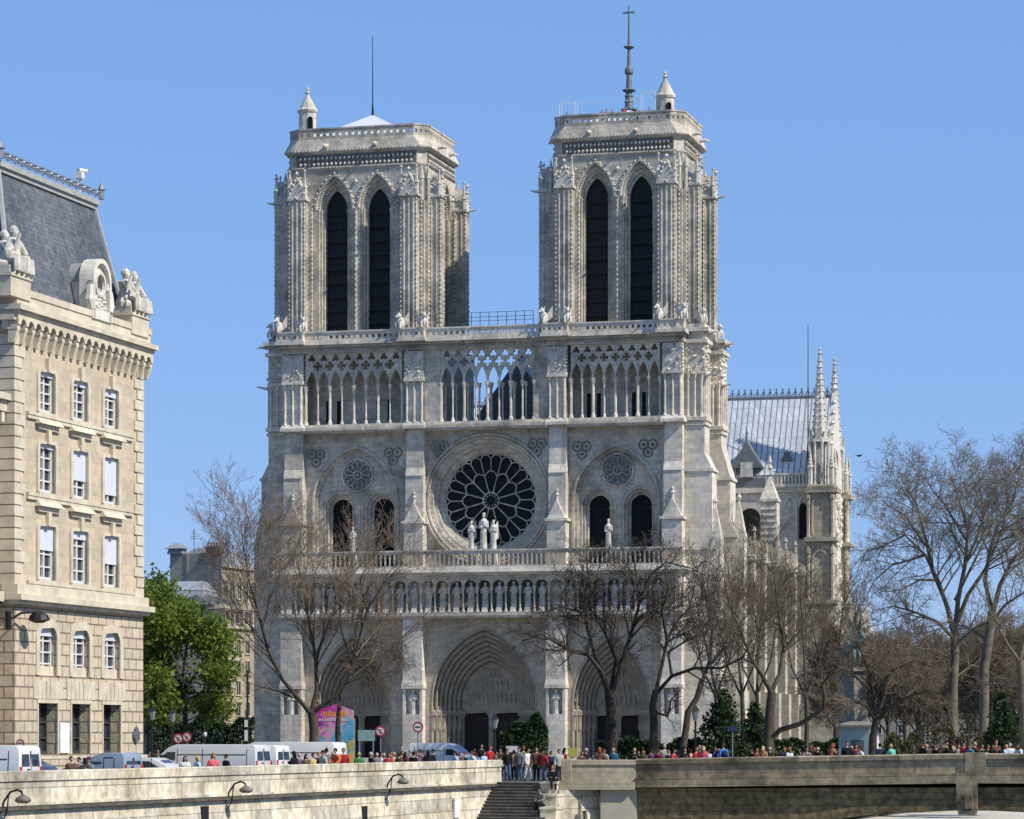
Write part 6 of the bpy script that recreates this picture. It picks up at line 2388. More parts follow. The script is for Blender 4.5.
# ================================================================== PEOPLE
def skeleton(pose):
    V, E, kind = [], [], []
    def v(x, y, z, rx, ry=None):
        V.append(((x, y, z), rx, ry or rx)); return len(V) - 1
    def e(a, b_, k): E.append((a, b_)); kind.append(k)
    sit = pose == 'sit'
    hz_ = .52 if sit else .95
    lean = {'lean': -.14, 'sit': -.1}.get(pose, 0)
    pel = v(0, 0, hz_, .155, .115)
    sp_ = v(0, lean * .4, hz_ + .2, .135, .1)
    ch = v(0, lean * .9, hz_ + .4, .165, .115)
    nk = v(0, lean * 1.15, hz_ + .525, .066)
    e(pel, sp_, 'torso'); e(sp_, ch, 'torso'); e(ch, nk, 'torso')
    hb = v(0, lean * 1.3 - .01, hz_ + .62, .056)
    e(nk, hb, 'neck')
    for sg in (-1, 1):
        sh = v(sg * .18, lean, hz_ + .45, .082)
        if pose == 'stand' or pose == 'walk':
            sw = (.12 * sg if pose == 'walk' else 0)
            el = v(sg * .235, lean + .03 + sw * .5, hz_ + .19, .047); wr = v(sg * .245, lean - .06 + sw, hz_ - .06, .031)
            d = Vector((0, -.03, -1))
        elif pose == 'hold':
            el = v(sg * .25, .02, hz_ + .2, .047); wr = v(sg * .12, -.24, hz_ + .3, .031)
            d = Vector((-sg * .5, -.6, .6))
        elif pose == 'lean':
            el = v(sg * .27, lean - .1, hz_ + .24, .047); wr = v(sg * .2, lean - .3, hz_ + .14, .031)
            d = Vector((-sg * .3, -1, -.1))
        else:
            el = v(sg * .26, lean - .02, hz_ + .22, .047); wr = v(sg * .15, lean - .28, hz_ + .16, .031)
            d = Vector((-sg * .35, -.9, -.1))
        e(ch, sh, 'torso'); e(sh, el, 'arm'); e(el, wr, 'arm')
        d.normalize()
        w0 = Vector(V[wr][0])
        p = w0 + d * .055
        pm = v(*p, .033, .02)
        e(wr, pm, 'hand')
        s_ = d.orthogonal().normalized() if abs(d.z) < .5 else Vector((0, 1, 0))
        if abs(d.z) < .5: s_ = d.cross(Vector((0, 0, 1))).normalized()
        curl = d.cross(s_).normalized() * (.018 * sg)
        for fi, ln in enumerate((.07, .078, .073, .058)):
            off = s_ * (-.026 + fi * .0175)
            a = p + off + d * .03
            f1 = v(*a, .0095); f2 = v(*(a + d * ln * .5 + curl * .5), .009); f3 = v(*(a + d * ln * .85 + curl * 1.6), .008)
            e(pm, f1, 'hand'); e(f1, f2, 'hand'); e(f2, f3, 'hand')
        t0 = w0 + d * .03 - s_ * .03
        t1 = v(*(t0 + d * .015 - s_ * .012), .011); t2 = v(*(t0 + d * .05 - s_ * .022 + curl), .009)
        e(wr, t1, 'hand'); e(t1, t2, 'hand')
    for sg in (-1, 1):
        hp = v(sg * .095, 0, hz_ - .06, .098)
        if sit:
            kn = v(sg * .12, -.43, hz_ - .02, .07); an = v(sg * .12, -.40, .09, .046); to = v(sg * .13, -.56, .045, .04)
            mid = v(sg * .11, -.22, hz_ - .03, .085)
        else:
            st_ = .17 * sg if pose == 'walk' else 0
            kn = v(sg * .1, -.02 - st_ * .6, .5, .066); an = v(sg * .1, .03 - st_, .09 + (0.03 if st_ < 0 else 0), .045); to = v(sg * .125, -.12 - st_, .04, .042)
            mid = v(sg * .1, -.01 - st_ * .3, .72, .083)
        e(pel, hp, 'leg'); e(hp, mid, 'leg'); e(mid, kn, 'leg'); e(kn, an, 'leg'); e(an, to, 'foot')
    return V, E, kind, (0, lean * 1.4 - .015, hz_ + .725)

def head_mesh(b, c):
    x0, y0, z0 = c
    n, m = 14, 10
    vs, fs = [], []
    for k in range(m + 1):
        t = math.pi * k / m
        for i in range(n):
            a = 2 * math.pi * i / n
            x, y, z = .082 * math.sin(t) * math.cos(a), .1 * math.sin(t) * math.sin(a), -.12 * math.cos(t)
            if z < -.03: x *= 1 + (z + .03) * 2.4; y = y * (1 + (z + .03) * 1.2) - .012 * (-(z + .03)) / .09
            vs.append((x0 + x, y0 + y, z0 + z))
    for k in range(m):
        for i in range(n):
            j = (i + 1) % n
            fs.append((k * n + i, k * n + j, (k + 1) * n + j, (k + 1) * n + i))
    b.add(vs, fs)
    b.add([(x0 - .012, y0 - .092, z0 - .012), (x0 + .012, y0 - .092, z0 - .012), (x0 + .017, y0 - .09, z0 - .04), (x0 - .017, y0 - .09, z0 - .04), (x0, y0 - .119, z0 - .037), (x0, y0 - .093, z0 + .012)], [(0, 5, 4), (5, 1, 4), (0, 4, 3), (1, 2, 4), (3, 4, 2)])
    for sg in (-1, 1): b.blob(x0 + sg * .083, y0 + .012, z0 - .012, .012, .02, .032, 6, 5)
    b.cur = 1
    for sg in (-1, 1): b.blob(x0 + sg * .03, y0 - .083, z0 + .008, .013, .01, .009, 6, 4)
    b.cur = 2
    b.blob(x0, y0 - .087, z0 - .062, .024, .009, .008, 6, 4)
    b.cur = 0

def hair_mesh(c, style):
    x0, y0, z0 = c
    b = MB()
    n, m = 14, 7
    vs, fs = [], []
    for k in range(m + 1):
        t = math.pi * .62 * k / m
        for i in range(n):
            a = 2 * math.pi * i / n
            front = max(0, -math.sin(a))
            tt = t * (1 - .42 * front)
            vs.append((x0 + .094 * math.sin(tt) * math.cos(a), y0 + .006 + .112 * math.sin(tt) * math.sin(a), z0 + .006 + .128 * math.cos(tt)))
    for k in range(m):
        for i in range(n):
            j = (i + 1) % n
            fs.append((k * n + i, k * n + j, (k + 1) * n + j, (k + 1) * n + i))
    b.add(vs, fs)
    if style == 'long':
        b.tube([(x0, y0 + .05, z0 + .03), (x0, y0 + .07, z0 - .1), (x0, y0 + .085, z0 - .24)], [.085, .085, .06], 8)
        for sg in (-1, 1): b.tube([(x0 + sg * .07, y0 + .02, z0 + .02), (x0 + sg * .085, y0 + .02, z0 - .1), (x0 + sg * .085, y0 + .0, z0 - .2)], [.03, .035, .02], 6)
    elif style == 'hat':
        b.lathe(x0, y0, [(.13, z0 + .055), (.135, z0 + .065), (.1, z0 + .075), (.095, z0 + .13), (.05, z0 + .16)], 12, sy=1.1)
    return b

POSES = {}
def proto(pose):
    if pose in POSES: return POSES[pose]
    V, E, kind, hc = skeleton(pose)
    me = bpy.data.meshes.new('body_skeleton')
    bm = bmesh.new()
    lay = bm.verts.layers.skin.verify()
    vs = [bm.verts.new(p) for p, _, _ in V]
    for q, (p, rx, ry) in zip(vs, V): q[lay].radius = (rx, ry)
    vs[0][lay].use_root = True
    for a, c in E: bm.edges.new((vs[a], vs[c]))
    bm.to_mesh(me); bm.free()
    ob = bpy.data.objects.new('body_skeleton', me)
    COL.objects.link(ob)
    ob.modifiers.new('skin', 'SKIN').use_smooth_shade = True
    ss = ob.modifiers.new('sub', 'SUBSURF'); ss.levels = 1; ss.render_levels = 1
    dg = bpy.context.evaluated_depsgraph_get()
    em = bpy.data.meshes.new_from_object(ob.evaluated_get(dg))
    bpy.data.objects.remove(ob)
    P = [tuple(v_.co) for v_ in em.vertices]
    F = [tuple(f.vertices) for f in em.polygons]
    N = [v_.normal.copy() for v_ in em.vertices]
    segs = [(Vector(V[a][0]), Vector(V[c][0]), k) for (a, c), k in zip(E, kind)]
    def near(p):
        p = Vector(p); best = None
        for a, c, k in segs:
            d = c - a
            t = max(0, min(1, (p - a).dot(d) / d.length_squared))
            q = (a + d * t - p).length
            if best is None or q < best[0]: best = (q, k)
        return best[1]
    cls = [near(p) for p in P]
    pz = V[0][0][2]
    def sub(kinds, off, extra=None):
        b = MB(); mp = {}; vs = []; fs = []
        for f in F:
            if all((cls[i] in kinds and (extra is None or extra(P[i], cls[i]))) for i in f):
                g = []
                for i in f:
                    if i not in mp: mp[i] = len(vs); vs.append(tuple(Vector(P[i]) + N[i] * off))
                    g.append(mp[i])
                fs.append(tuple(g))
        b.add(vs, fs)
        return b
    body = MB(); body.add(P, F); head_mesh(body, hc)
    sit = pose == 'sit'
    out = dict(hc=hc,
               body=body.mesh('person', [None, None, None] if False else [plain('skin', (.42, .26, .18), .6), plain('eye', (.03, .02, .02), .3), plain('lip', (.4, .15, .13), .5)], True),
               jacket=sub({'torso', 'arm', 'leg'}, .028, lambda p, k: k != 'leg' or (p[2] > pz - .12 and not sit) or (sit and p[1] > -.1 and p[2] > pz - .02)).mesh('jacket', black_p, True, False),
               trousers=sub({'leg', 'torso'}, .012, lambda p, k: k == 'leg' or p[2] < pz + .04).mesh('trousers', black_p, True, False),
               shoes=sub({'foot'}, .014).mesh('shoes', black_p, True, False))
    for s_ in ('short', 'long', 'hat'): out[s_] = hair_mesh(hc, s_).mesh('hair', black_p, True)
    POSES[pose] = out
    return out
cloth_cache = {}
CL = dict(black=(.015, .015, .017), navy=(.02, .028, .06), red=(.34, .03, .03), pink=(.55, .10, .13), orange=(.50, .13, .04), yellow=(.48, .36, .14), beige=(.36, .28, .19), brown=(.10, .06, .04), tan=(.30, .17, .08),
          grey=(.17, .17, .17), pale=(.36, .35, .33), white=(.56, .55, .53), lightblue=(.36, .48, .62), blue=(.05, .13, .36), teal=(.03, .14, .20), green=(.05, .17, .05), mint=(.10, .42, .27), maroon=(.15, .03, .035), purple=(.13, .07, .15), jeans=(.09, .13, .22), olive=(.08, .08, .045),
          blond=(.42, .29, .13), dark=(.018, .013, .01), redhair=(.22, .07, .03), greyhair=(.36, .35, .33), brownhair=(.07, .04, .022))
def cloth(c):
    if c not in cloth_cache: cloth_cache[c] = plain('cloth_' + c, CL[c], .85, var=.12, scale=4, spec=.1)
    return cloth_cache[c]
BAG = MB()
BAG.blob(0, 0, 0, .15, .09, .2, 10, 8)
BAG.box(-.1, .1, .06, .11, -.12, .04)
BAG.tube([(-.11, -.03, .14), (-.12, -.1, .22), (-.12, -.14, .1)], .018, 4)
BAG.tube([(.11, -.03, .14), (.12, -.1, .22), (.12, -.14, .1)], .018, 4)
BAG = BAG.mesh('bag', black_p, True)
def person(label, loc, rz, jac, hair, tro='jeans', pose='stand', style='short', h=1.7, group=None):
    P = proto(pose)
    o = link(bpy.data.objects.new('person', P['body']))
    o.location = loc
    o.rotation_euler = (0, 0, rz)
    s_ = h / 1.8
    o.scale = (s_, s_, s_)
    tag(o, label, 'person', group)
    for nm, c in (('jacket', jac), ('trousers', tro), ('shoes', 'dark')):
        q = link(bpy.data.objects.new(nm, P[nm]), o)
        q.material_slots[0].link = 'OBJECT'
        q.material_slots[0].material = cloth(c)
    if rp.random() < .4:
        pk = link(bpy.data.objects.new('bag', BAG), o)
        hz_ = P['hc'][2]
        if rp.random() < .5: pk.location = (0, .17 + P['hc'][1], hz_ - .45)
        else: pk.location = (.27, .02 + P['hc'][1], hz_ - .78)
        pk.material_slots[0].link = 'OBJECT'
        pk.material_slots[0].material = cloth(rp.choice(['black', 'brown', 'navy', 'maroon', 'tan', 'olive', 'red']))
    q = link(bpy.data.objects.new('hair' if style != 'hat' else 'hat', P[style]), o)
    q.material_slots[0].link = 'OBJECT'
    q.material_slots[0].material = cloth(hair)
    return o
rp = random.Random(77)
def people(frame, rows, group, gz):
    for px, py, v, jac, hair, pose, style, tro, label in rows:
        u = frame.u(px, v)
        x, y = frame.xy(u, v)
        zg = gz(u)
        h = min(1.95, max(1.5, frame.z(py, u, v) - zg))
        face = rp.uniform(-1.2, 1.2) + (math.pi if rp.random() < .3 else 0)
        person(label, (x, y, zg), face, jac, hair, tro, pose, style, h, group)
flat = lambda u: GZ - .06
GQ, GB, GS = 'people behind the quay wall', 'people behind the bridge parapet', 'people at the head of the stairs'
people(QF, [
 (71, 756, 1.6, 'brown', 'brownhair', 'stand', 'short', 'black', 'person in a brown jacket behind the quay wall, beside one in beige'),
 (79, 757, 2.0, 'beige', 'dark', 'stand', 'short', 'jeans', 'person in a beige coat between a brown jacket and a dark maroon hat'),
 (89, 757, 1.5, 'grey', 'maroon', 'hold', 'hat', 'black', 'person in a dark grey coat and maroon hat beside the blue-grey van'),
 (149, 751, 22, 'maroon', 'dark', 'stand', 'short', 'black', 'person in a maroon jacket in the shade of the green tree, nearest the building'),
 (158, 749, 23, 'olive', 'brownhair', 'stand', 'long', 'black', 'person in an olive coat in the shade of the green tree'),
 (166, 750, 22, 'tan', 'dark', 'stand', 'short', 'black', 'person in a tan jacket in the shade under the green tree'),
 (173, 749, 20, 'white', 'brownhair', 'stand', 'short', 'jeans', 'person in white standing below the round turn signs'),
 (185, 757, 1.6, 'white', 'brownhair', 'hold', 'long', 'maroon', 'brown-haired person in a white top by the windscreen of the long silver van'),
 (197.5, 756, 1.8, 'lightblue', 'blond', 'stand', 'long', 'jeans', 'blond person in a pale blue shirt before the long silver van'),
 (213, 753, 1.5, 'pink', 'redhair', 'stand', 'long', 'jeans', 'person in a bright pink jacket beside the quay wall before the silver van'),
 (226, 754, 1.5, 'black', 'dark', 'stand', 'short', 'black', 'person in a plain black coat standing next to the bright pink jacket'),
 (294, 751, 1.6, 'black', 'dark', 'hold', 'long', 'black', 'dark-haired person in black before the white minibus with rear windows'),
 (299, 753, 2.6, 'purple', 'greyhair', 'stand', 'short', 'black', 'grey-haired person in purple half behind the one in black by the minibus'),
 (306, 754, 1.5, 'brown', 'dark', 'stand', 'long', 'black', 'person in dark brown beside the one in a yellow top'),
 (313, 753, 1.6, 'yellow', 'brownhair', 'stand', 'short', 'jeans', 'person in a pale yellow top before the long white high-roofed van'),
 (323, 750, 1.7, 'pale', 'dark', 'stand', 'short', 'black', 'person in a pale grey top before the white van, next to the yellow top'),
 (326.5, 748, 2.7, 'grey', 'dark', 'stand', 'short', 'black', 'tall person in mid grey behind the one in a pale grey top'),
 (338, 748, 1.6, 'orange', 'dark', 'lean', 'short', 'jeans', 'dark-haired person in an orange jacket leaning on the quay wall below the poster'),
 (343.5, 748, 2.3, 'red', 'brownhair', 'stand', 'short', 'jeans', 'person in scarlet beside the one in orange below the poster'),
 (359, 752, 1.6, 'green', 'blond', 'stand', 'short', 'jeans', 'person in a green jacket below the teal information panel'),
 (371, 752, 1.8, 'black', 'greyhair', 'stand', 'short', 'black', 'grey-haired person in black below the round red sign'),
 (377, 753, 2.6, 'grey', 'greyhair', 'stand', 'short', 'black', 'white-haired person in grey beside the one in a red coat'),
 (384, 753, 1.8, 'white', 'greyhair', 'stand', 'short', 'black', 'white-haired person in white between two in grey and red'),
 (389, 755, 1.5, 'red', 'brownhair', 'stand', 'long', 'black', 'person in a bright red coat behind the quay wall near the round red sign'),
 (394, 752, 2.4, 'beige', 'blond', 'stand', 'short', 'jeans', 'blond person in a beige jacket beside the bright red coat'),
 (399, 753, 1.7, 'brown', 'dark', 'stand', 'short', 'black', 'person in a brown coat in the row before the pale pier'),
 (405, 752, 1.7, 'maroon', 'dark', 'stand', 'long', 'black', 'person in maroon with long dark hair before the pale pier'),
 (410.5, 749, 2.2, 'grey', 'greyhair', 'stand', 'short', 'black', 'grey-haired person in grey directly below the sign with a dark bar'),
 (417, 752, 1.7, 'purple', 'redhair', 'stand', 'short', 'jeans', 'red-haired person in purple just past the sign with a dark bar'),
 (423, 751, 2.4, 'tan', 'brownhair', 'stand', 'short', 'black', 'person in tan between purple and black coats near the small white van'),
 (428, 750, 1.6, 'black', 'dark', 'stand', 'long', 'black', 'long-haired person in black beside the small white van'),
 (433, 749, 2.4, 'navy', 'dark', 'stand', 'short', 'black', 'person in navy squeezed against the small white van'),
 (455, 751, 1.6, 'lightblue', 'dark', 'stand', 'short', 'jeans', 'dark-haired person in pale blue before the side of the small white van'),
 (460, 754, 1.8, 'brown', 'brownhair', 'stand', 'short', 'jeans', 'person in brown before the side of the small white van'),
 (466.5, 752, 1.6, 'teal', 'brownhair', 'lean', 'short', 'jeans', 'person in a teal jacket leaning by the windscreen of the small white van'),
 (474, 748, 9, 'maroon', 'dark', 'stand', 'short', 'black', 'person in maroon farther back, above the windscreen of the small white van'),
 (481.5, 744, 9, 'black', 'brownhair', 'stand', 'short', 'black', 'tall person in black before the open doors of the central portal'),
 (484, 752, 2, 'lightblue', 'brownhair', 'stand', 'long', 'jeans', 'person in pale blue at the end of the quay wall beside one in scarlet'),
 (490, 746, 4, 'red', 'redhair', 'stand', 'short', 'black', 'red-haired person in scarlet at the end of the quay wall'),
 (496, 751, 2.2, 'olive', 'dark', 'hold', 'short', 'jeans', 'person in olive holding something beside the small white board'),
 (381, 752, 3.0, 'maroon', 'dark', 'stand', 'short', 'black', 'dark-haired person in maroon between white-haired ones under the round red sign'),
 (391.5, 751, 3.4, 'navy', 'brownhair', 'stand', 'short', 'black', 'person in navy behind the bright red coat'),
 (402, 751, 2.8, 'olive', 'brownhair', 'stand', 'short', 'black', 'person in olive between brown and maroon coats before the pale pier'),
 (413.5, 752, 1.5, 'black', 'dark', 'stand', 'hat', 'black', 'person in a black hat below the sign with a dark bar'),
 (420, 749, 3.2, 'grey', 'dark', 'stand', 'short', 'black', 'tall dark-haired person in grey between purple and tan before the portal'),
 (318.5, 752, 2.8, 'black', 'redhair', 'stand', 'short', 'black', 'red-haired person in black between yellow and pale grey tops'),
 (333, 752, 3.0, 'olive', 'blond', 'stand', 'short', 'black', 'blond person in olive between mid grey and orange'),
 (472, 751, 1.8, 'white', 'brownhair', 'stand', 'short', 'jeans', 'person in white beside a teal jacket at the small white van'),
 (500.5, 748, 3.0, 'brown', 'dark', 'stand', 'short', 'black', 'dark-haired person in brown just past the end of the quay wall'),
], GQ, flat)
stairf = lambda u: .1
people(BF, [
 (507.5, 748, 1.6, 'black', 'brownhair', 'stand', 'short', 'jeans', 'person in a black jacket and jeans at the corner of the quay wall'),
 (519, 747, 1.9, 'grey', 'brownhair', 'stand', 'short', 'jeans', 'person in a grey jacket at the stairs beside the white coat'),
 (523.5, 746, 2.6, 'olive', 'redhair', 'stand', 'short', 'black', 'red-haired person in olive half hidden behind the grey jacket'),
 (528, 748, 1.2, 'white', 'dark', 'walk', 'short', 'white', 'person in a white coat and white trousers at the head of the stairs'),
 (536.5, 747, 1.3, 'brown', 'brownhair', 'stand', 'long', 'black', 'long-haired person in a dark brown coat at the head of the stairs'),
 (543.8, 750, 1.2, 'red', 'brownhair', 'walk', 'long', 'jeans', 'person in a red jacket and jeans at the head of the stairs'),
 (551, 751, 1.8, 'navy', 'dark', 'stand', 'short', 'black', 'person in navy between the red jacket and the end of the bridge parapet'),
 (559, 749, .9, 'pale', 'dark', 'stand', 'short', 'black', 'person in a pale grey coat against the end of the bridge parapet'),
 (514, 750, 3.0, 'tan', 'dark', 'stand', 'short', 'black', 'person in tan before the small white board'),
 (564.5, 748, 1.6, 'maroon', 'dark', 'stand', 'long', 'black', 'person in maroon behind the end pillar of the bridge parapet'),
], GS, stairf)
for px, py, st_i, jac, hair, lb in ((552, 773, 2, 'black', 'redhair', 'red-haired person in black sitting on the side of the upper stairs'), (541.5, 801, 8, 'grey', 'dark', 'dark-haired person in grey sitting lower down on the stairs')):
    ua = u_top - st_i * TH - .1
    v = stair_v(px, ua)
    blk = max(0, int((u_top + .25 - ua) / 1.25))
    zs_ = .15 - blk * .62 if st_i < 5 else .1 - st_i * RI + .16
    X, Y = QF.xy(ua, v)
    person(lb, (X, Y, zs_ - .44), R(-17.5) + (.5 if st_i < 5 else -.3), jac, hair, 'black', 'sit', 'long' if st_i < 5 else 'short', 1.68, 'people sitting on the stairs')
bz = lambda u: btop(u) - 1.02
people(BF, [
 (580, 751, 1.0, 'brown', 'brownhair', 'lean', 'long', 'black', 'person in brown leaning over the pale end of the bridge parapet'),
 (586, 748, 1.9, 'black', 'greyhair', 'stand', 'short', 'black', 'grey-haired person in black near the yellow-green board'),
 (599.5, 747, 1.3, 'brown', 'redhair', 'stand', 'long', 'black', 'red-haired person in dark brown before the dark portal doorway'),
 (604.5, 749, 1.7, 'beige', 'brownhair', 'stand', 'short', 'black', 'person in beige beside the red-haired one before the portal doorway'),
 (613.5, 748, 1.2, 'teal', 'blond', 'stand', 'short', 'jeans', 'blond person in a teal jacket at the bridge parapet below the forked dark tree'),
 (634.5, 748, 1.3, 'black', 'blond', 'hold', 'short', 'black', 'blond person in black at the bridge parapet before the dark hedge'),
 (643.5, 750, 1.3, 'olive', 'redhair', 'stand', 'long', 'black', 'red-haired person in olive before the dark hedge'),
 (651, 749, 1.8, 'purple', 'dark', 'stand', 'short', 'black', 'person in dark purple before the second dark trunk'),
 (658.5, 749, 1.3, 'maroon', 'brownhair', 'stand', 'short', 'black', 'person in maroon beside one in a pale hood at the bridge parapet'),
 (664.5, 744, 1.8, 'pale', 'greyhair', 'stand', 'short', 'black', 'tall grey-haired person in pale grey at the bridge parapet'),
 (671.5, 749, 1.1, 'red', 'brownhair', 'lean', 'short', 'black', 'person in red leaning on the bridge parapet below the leaning trunk'),
 (685, 748, 1.3, 'black', 'brownhair', 'hold', 'short', 'black', 'brown-haired person in black with arms raised, under the street lantern'),
 (691, 749, 1.9, 'beige', 'dark', 'stand', 'short', 'black', 'dark-haired person in beige next to a scarlet jacket'),
 (696.5, 747, 1.3, 'red', 'redhair', 'stand', 'short', 'jeans', 'red-haired person in a scarlet jacket below the street lantern'),
 (703.5, 746, 1.3, 'pink', 'blond', 'stand', 'long', 'jeans', 'blond person in pink before the dark conifer'),
 (709, 750, 1.8, 'lightblue', 'brownhair', 'stand', 'short', 'jeans', 'person in pale blue before the dark conifer'),
 (715, 747, 1.3, 'navy', 'brownhair', 'stand', 'short', 'black', 'person in navy next to the bright blue jacket at the conifer'),
 (723.5, 743, 1.2, 'blue', 'brownhair', 'stand', 'short', 'jeans', 'person in a bright blue jacket before the dark conifer'),
 (757, 749, 1.3, 'maroon', 'redhair', 'hold', 'long', 'black', 'red-haired person in maroon below the fork of the mossy tree'),
 (763, 746, 1.4, 'tan', 'blond', 'stand', 'long', 'black', 'blond person in tan below the fork of the mossy tree'),
 (770, 747, 1.6, 'black', 'greyhair', 'stand', 'short', 'black', 'grey-haired person in black beside the mossy trunk'),
 (785, 747, 1.4, 'purple', 'redhair', 'stand', 'short', 'black', 'red-haired person in purple below the long crooked limb'),
 (789.5, 749, 1.3, 'white', 'redhair', 'stand', 'long', 'black', 'red-haired person in white below the long crooked limb'),
 (806, 750, 1.3, 'grey', 'brownhair', 'lean', 'short', 'black', 'person in grey leaning on the parapet below the end of the crooked limb'),
 (811.5, 744, 1.5, 'brown', 'brownhair', 'hold', 'long', 'black', 'tall person in brown below the end of the crooked limb'),
 (818, 749, 1.3, 'black', 'greyhair', 'stand', 'short', 'black', 'grey-haired person in black beside an orange-brown coat'),
 (830, 743, 1.3, 'tan', 'redhair', 'lean', 'long', 'black', 'person in an orange-brown coat leaning at the bridge parapet near the kiosk'),
 (847, 741, 1.3, 'black', 'dark', 'stand', 'short', 'black', 'tall dark-haired person in black before the kiosk'),
 (856, 744, 1.5, 'maroon', 'dark', 'stand', 'long', 'black', 'dark-haired person in maroon before the kiosk'),
 (860.5, 748, 1.2, 'white', 'dark', 'stand', 'short', 'jeans', 'dark-haired person in white before the kiosk by the small dark trunk'),
 (880, 743, 1.3, 'navy', 'dark', 'stand', 'short', 'black', 'dark-haired person in navy beside the white closed parasol'),
 (893.5, 744, 1.2, 'mint', 'blond', 'lean', 'short', 'jeans', 'blond person in a bright mint green top leaning on the bridge parapet'),
 (923, 742, 1.3, 'black', 'dark', 'stand', 'short', 'black', 'dark-haired person in black standing apart past the mint green top'),
 (926.5, 744, 1.8, 'brown', 'blond', 'stand', 'short', 'black', 'blond person in brown behind the one standing apart'),
 (938, 744, 1.3, 'black', 'brownhair', 'lean', 'short', 'black', 'brown-haired person in black leaning on the parapet near the pale plane trunk'),
 (946.5, 741, 1.4, 'olive', 'dark', 'stand', 'short', 'black', 'dark-haired person in olive before the pale plane trunk'),
 (953, 741, 1.6, 'beige', 'brownhair', 'stand', 'short', 'black', 'person in beige before the pale plane trunk'),
 (958, 744, 1.3, 'grey', 'brownhair', 'stand', 'long', 'jeans', 'long-haired person in grey beside the parapet pier'),
 (964, 742, 1.4, 'red', 'dark', 'stand', 'short', 'black', 'dark-haired person in dark red behind the parapet pier'),
 (970, 744, 1.3, 'teal', 'brownhair', 'stand', 'short', 'black', 'person in teal behind the parapet pier'),
 (975, 742, 1.6, 'maroon', 'blond', 'stand', 'short', 'black', 'blond person in maroon behind the parapet pier'),
 (988, 745, 1.3, 'black', 'brownhair', 'stand', 'long', 'black', 'long-haired person in black just past the parapet pier'),
 (996, 740, 1.4, 'brown', 'redhair', 'hold', 'short', 'black', 'red-haired person in brown pointing beyond the parapet pier'),
 (1003, 745, 1.2, 'lightblue', 'blond', 'lean', 'short', 'jeans', 'blond person in pale blue leaning over the parapet beyond its pier'),
 (1010, 743, 1.5, 'white', 'greyhair', 'stand', 'short', 'jeans', 'grey-haired person in white beyond the parapet pier'),
 (1020, 744, 1.3, 'white', 'brownhair', 'lean', 'long', 'purple', 'person in white and purple at the very end of the row on the bridge'),
 (592.5, 750, 1.4, 'grey', 'dark', 'lean', 'short', 'black', 'dark-haired person in grey leaning at the pale end of the parapet'),
 (638.5, 751, 1.9, 'tan', 'dark', 'stand', 'short', 'black', 'dark-haired person in tan between black and olive before the hedge'),
 (668, 751, 1.3, 'navy', 'redhair', 'stand', 'short', 'black', 'red-haired person in navy between pale grey and red'),
 (677, 749, 2.0, 'black', 'dark', 'stand', 'long', 'black', 'long-haired person in black behind the red jacket under the leaning trunk'),
 (699.5, 751, 1.8, 'white', 'dark', 'stand', 'short', 'black', 'dark-haired person in white between scarlet and pink'),
 (719, 749, 1.9, 'grey', 'blond', 'stand', 'short', 'black', 'blond person in grey between navy and bright blue at the conifer'),
 (752, 751, 1.5, 'black', 'dark', 'stand', 'short', 'black', 'dark-haired person in black beside maroon below the mossy tree'),
 (814.5, 748, 2.0, 'olive', 'redhair', 'stand', 'short', 'black', 'red-haired person in olive between brown and black below the crooked limb'),
 (851.5, 746, 1.8, 'grey', 'blond', 'stand', 'short', 'black', 'blond person in grey between black and maroon before the kiosk'),
 (942, 745, 1.8, 'maroon', 'redhair', 'stand', 'short', 'black', 'red-haired person in maroon near the pale plane trunk'),
 (950, 744, 1.2, 'black', 'dark', 'stand', 'long', 'black', 'long-haired person in black between olive and beige at the plane trunk'),
 (961, 745, 1.9, 'navy', 'dark', 'stand', 'short', 'black', 'dark-haired person in navy beside the parapet pier'),
 (982, 744, 1.5, 'olive', 'brownhair', 'stand', 'short', 'black', 'person in olive at the edge of the parapet pier'),
 (992, 744, 1.9, 'grey', 'dark', 'stand', 'short', 'black', 'dark-haired person in grey beside the pointing person in brown'),
 (1015, 745, 1.8, 'lightblue', 'dark', 'stand', 'short', 'black', 'dark-haired person in pale blue between two in white on the bridge'),
], GB, bz)
# visitors on the roof of the south tower
tcx, tcy = TS[0].location.x, TS[0].location.y
for px, py, jac, hair in ((567, 113, 'black', 'dark'), (602, 110, 'navy', 'dark'), (606.5, 109, 'grey', 'brownhair'), (612, 109.5, 'black', 'redhair'), (624, 108, 'red', 'dark'), (636.5, 109, 'maroon', 'brownhair'), (649, 108, 'teal', 'dark')):
    v = 1.75 + .55
    u = CF.u(px, v)
    X, Y = CF.xy(u, v)
    hh_ = CF.z(py, u, v) - TS[2]
    person('distant visitor in %s looking over the roof parapet of the south tower' % {'red': 'bright red', 'maroon': 'maroon', 'teal': 'teal', 'navy': 'navy', 'grey': 'grey'}.get(jac, 'black with red hair' if hair == 'redhair' else 'black'), (X, Y, TS[2]), rp.uniform(-.5, .5), jac, hair, 'black', 'stand', 'short', max(1.6, min(1.95, hh_)), 'visitors on the south tower')
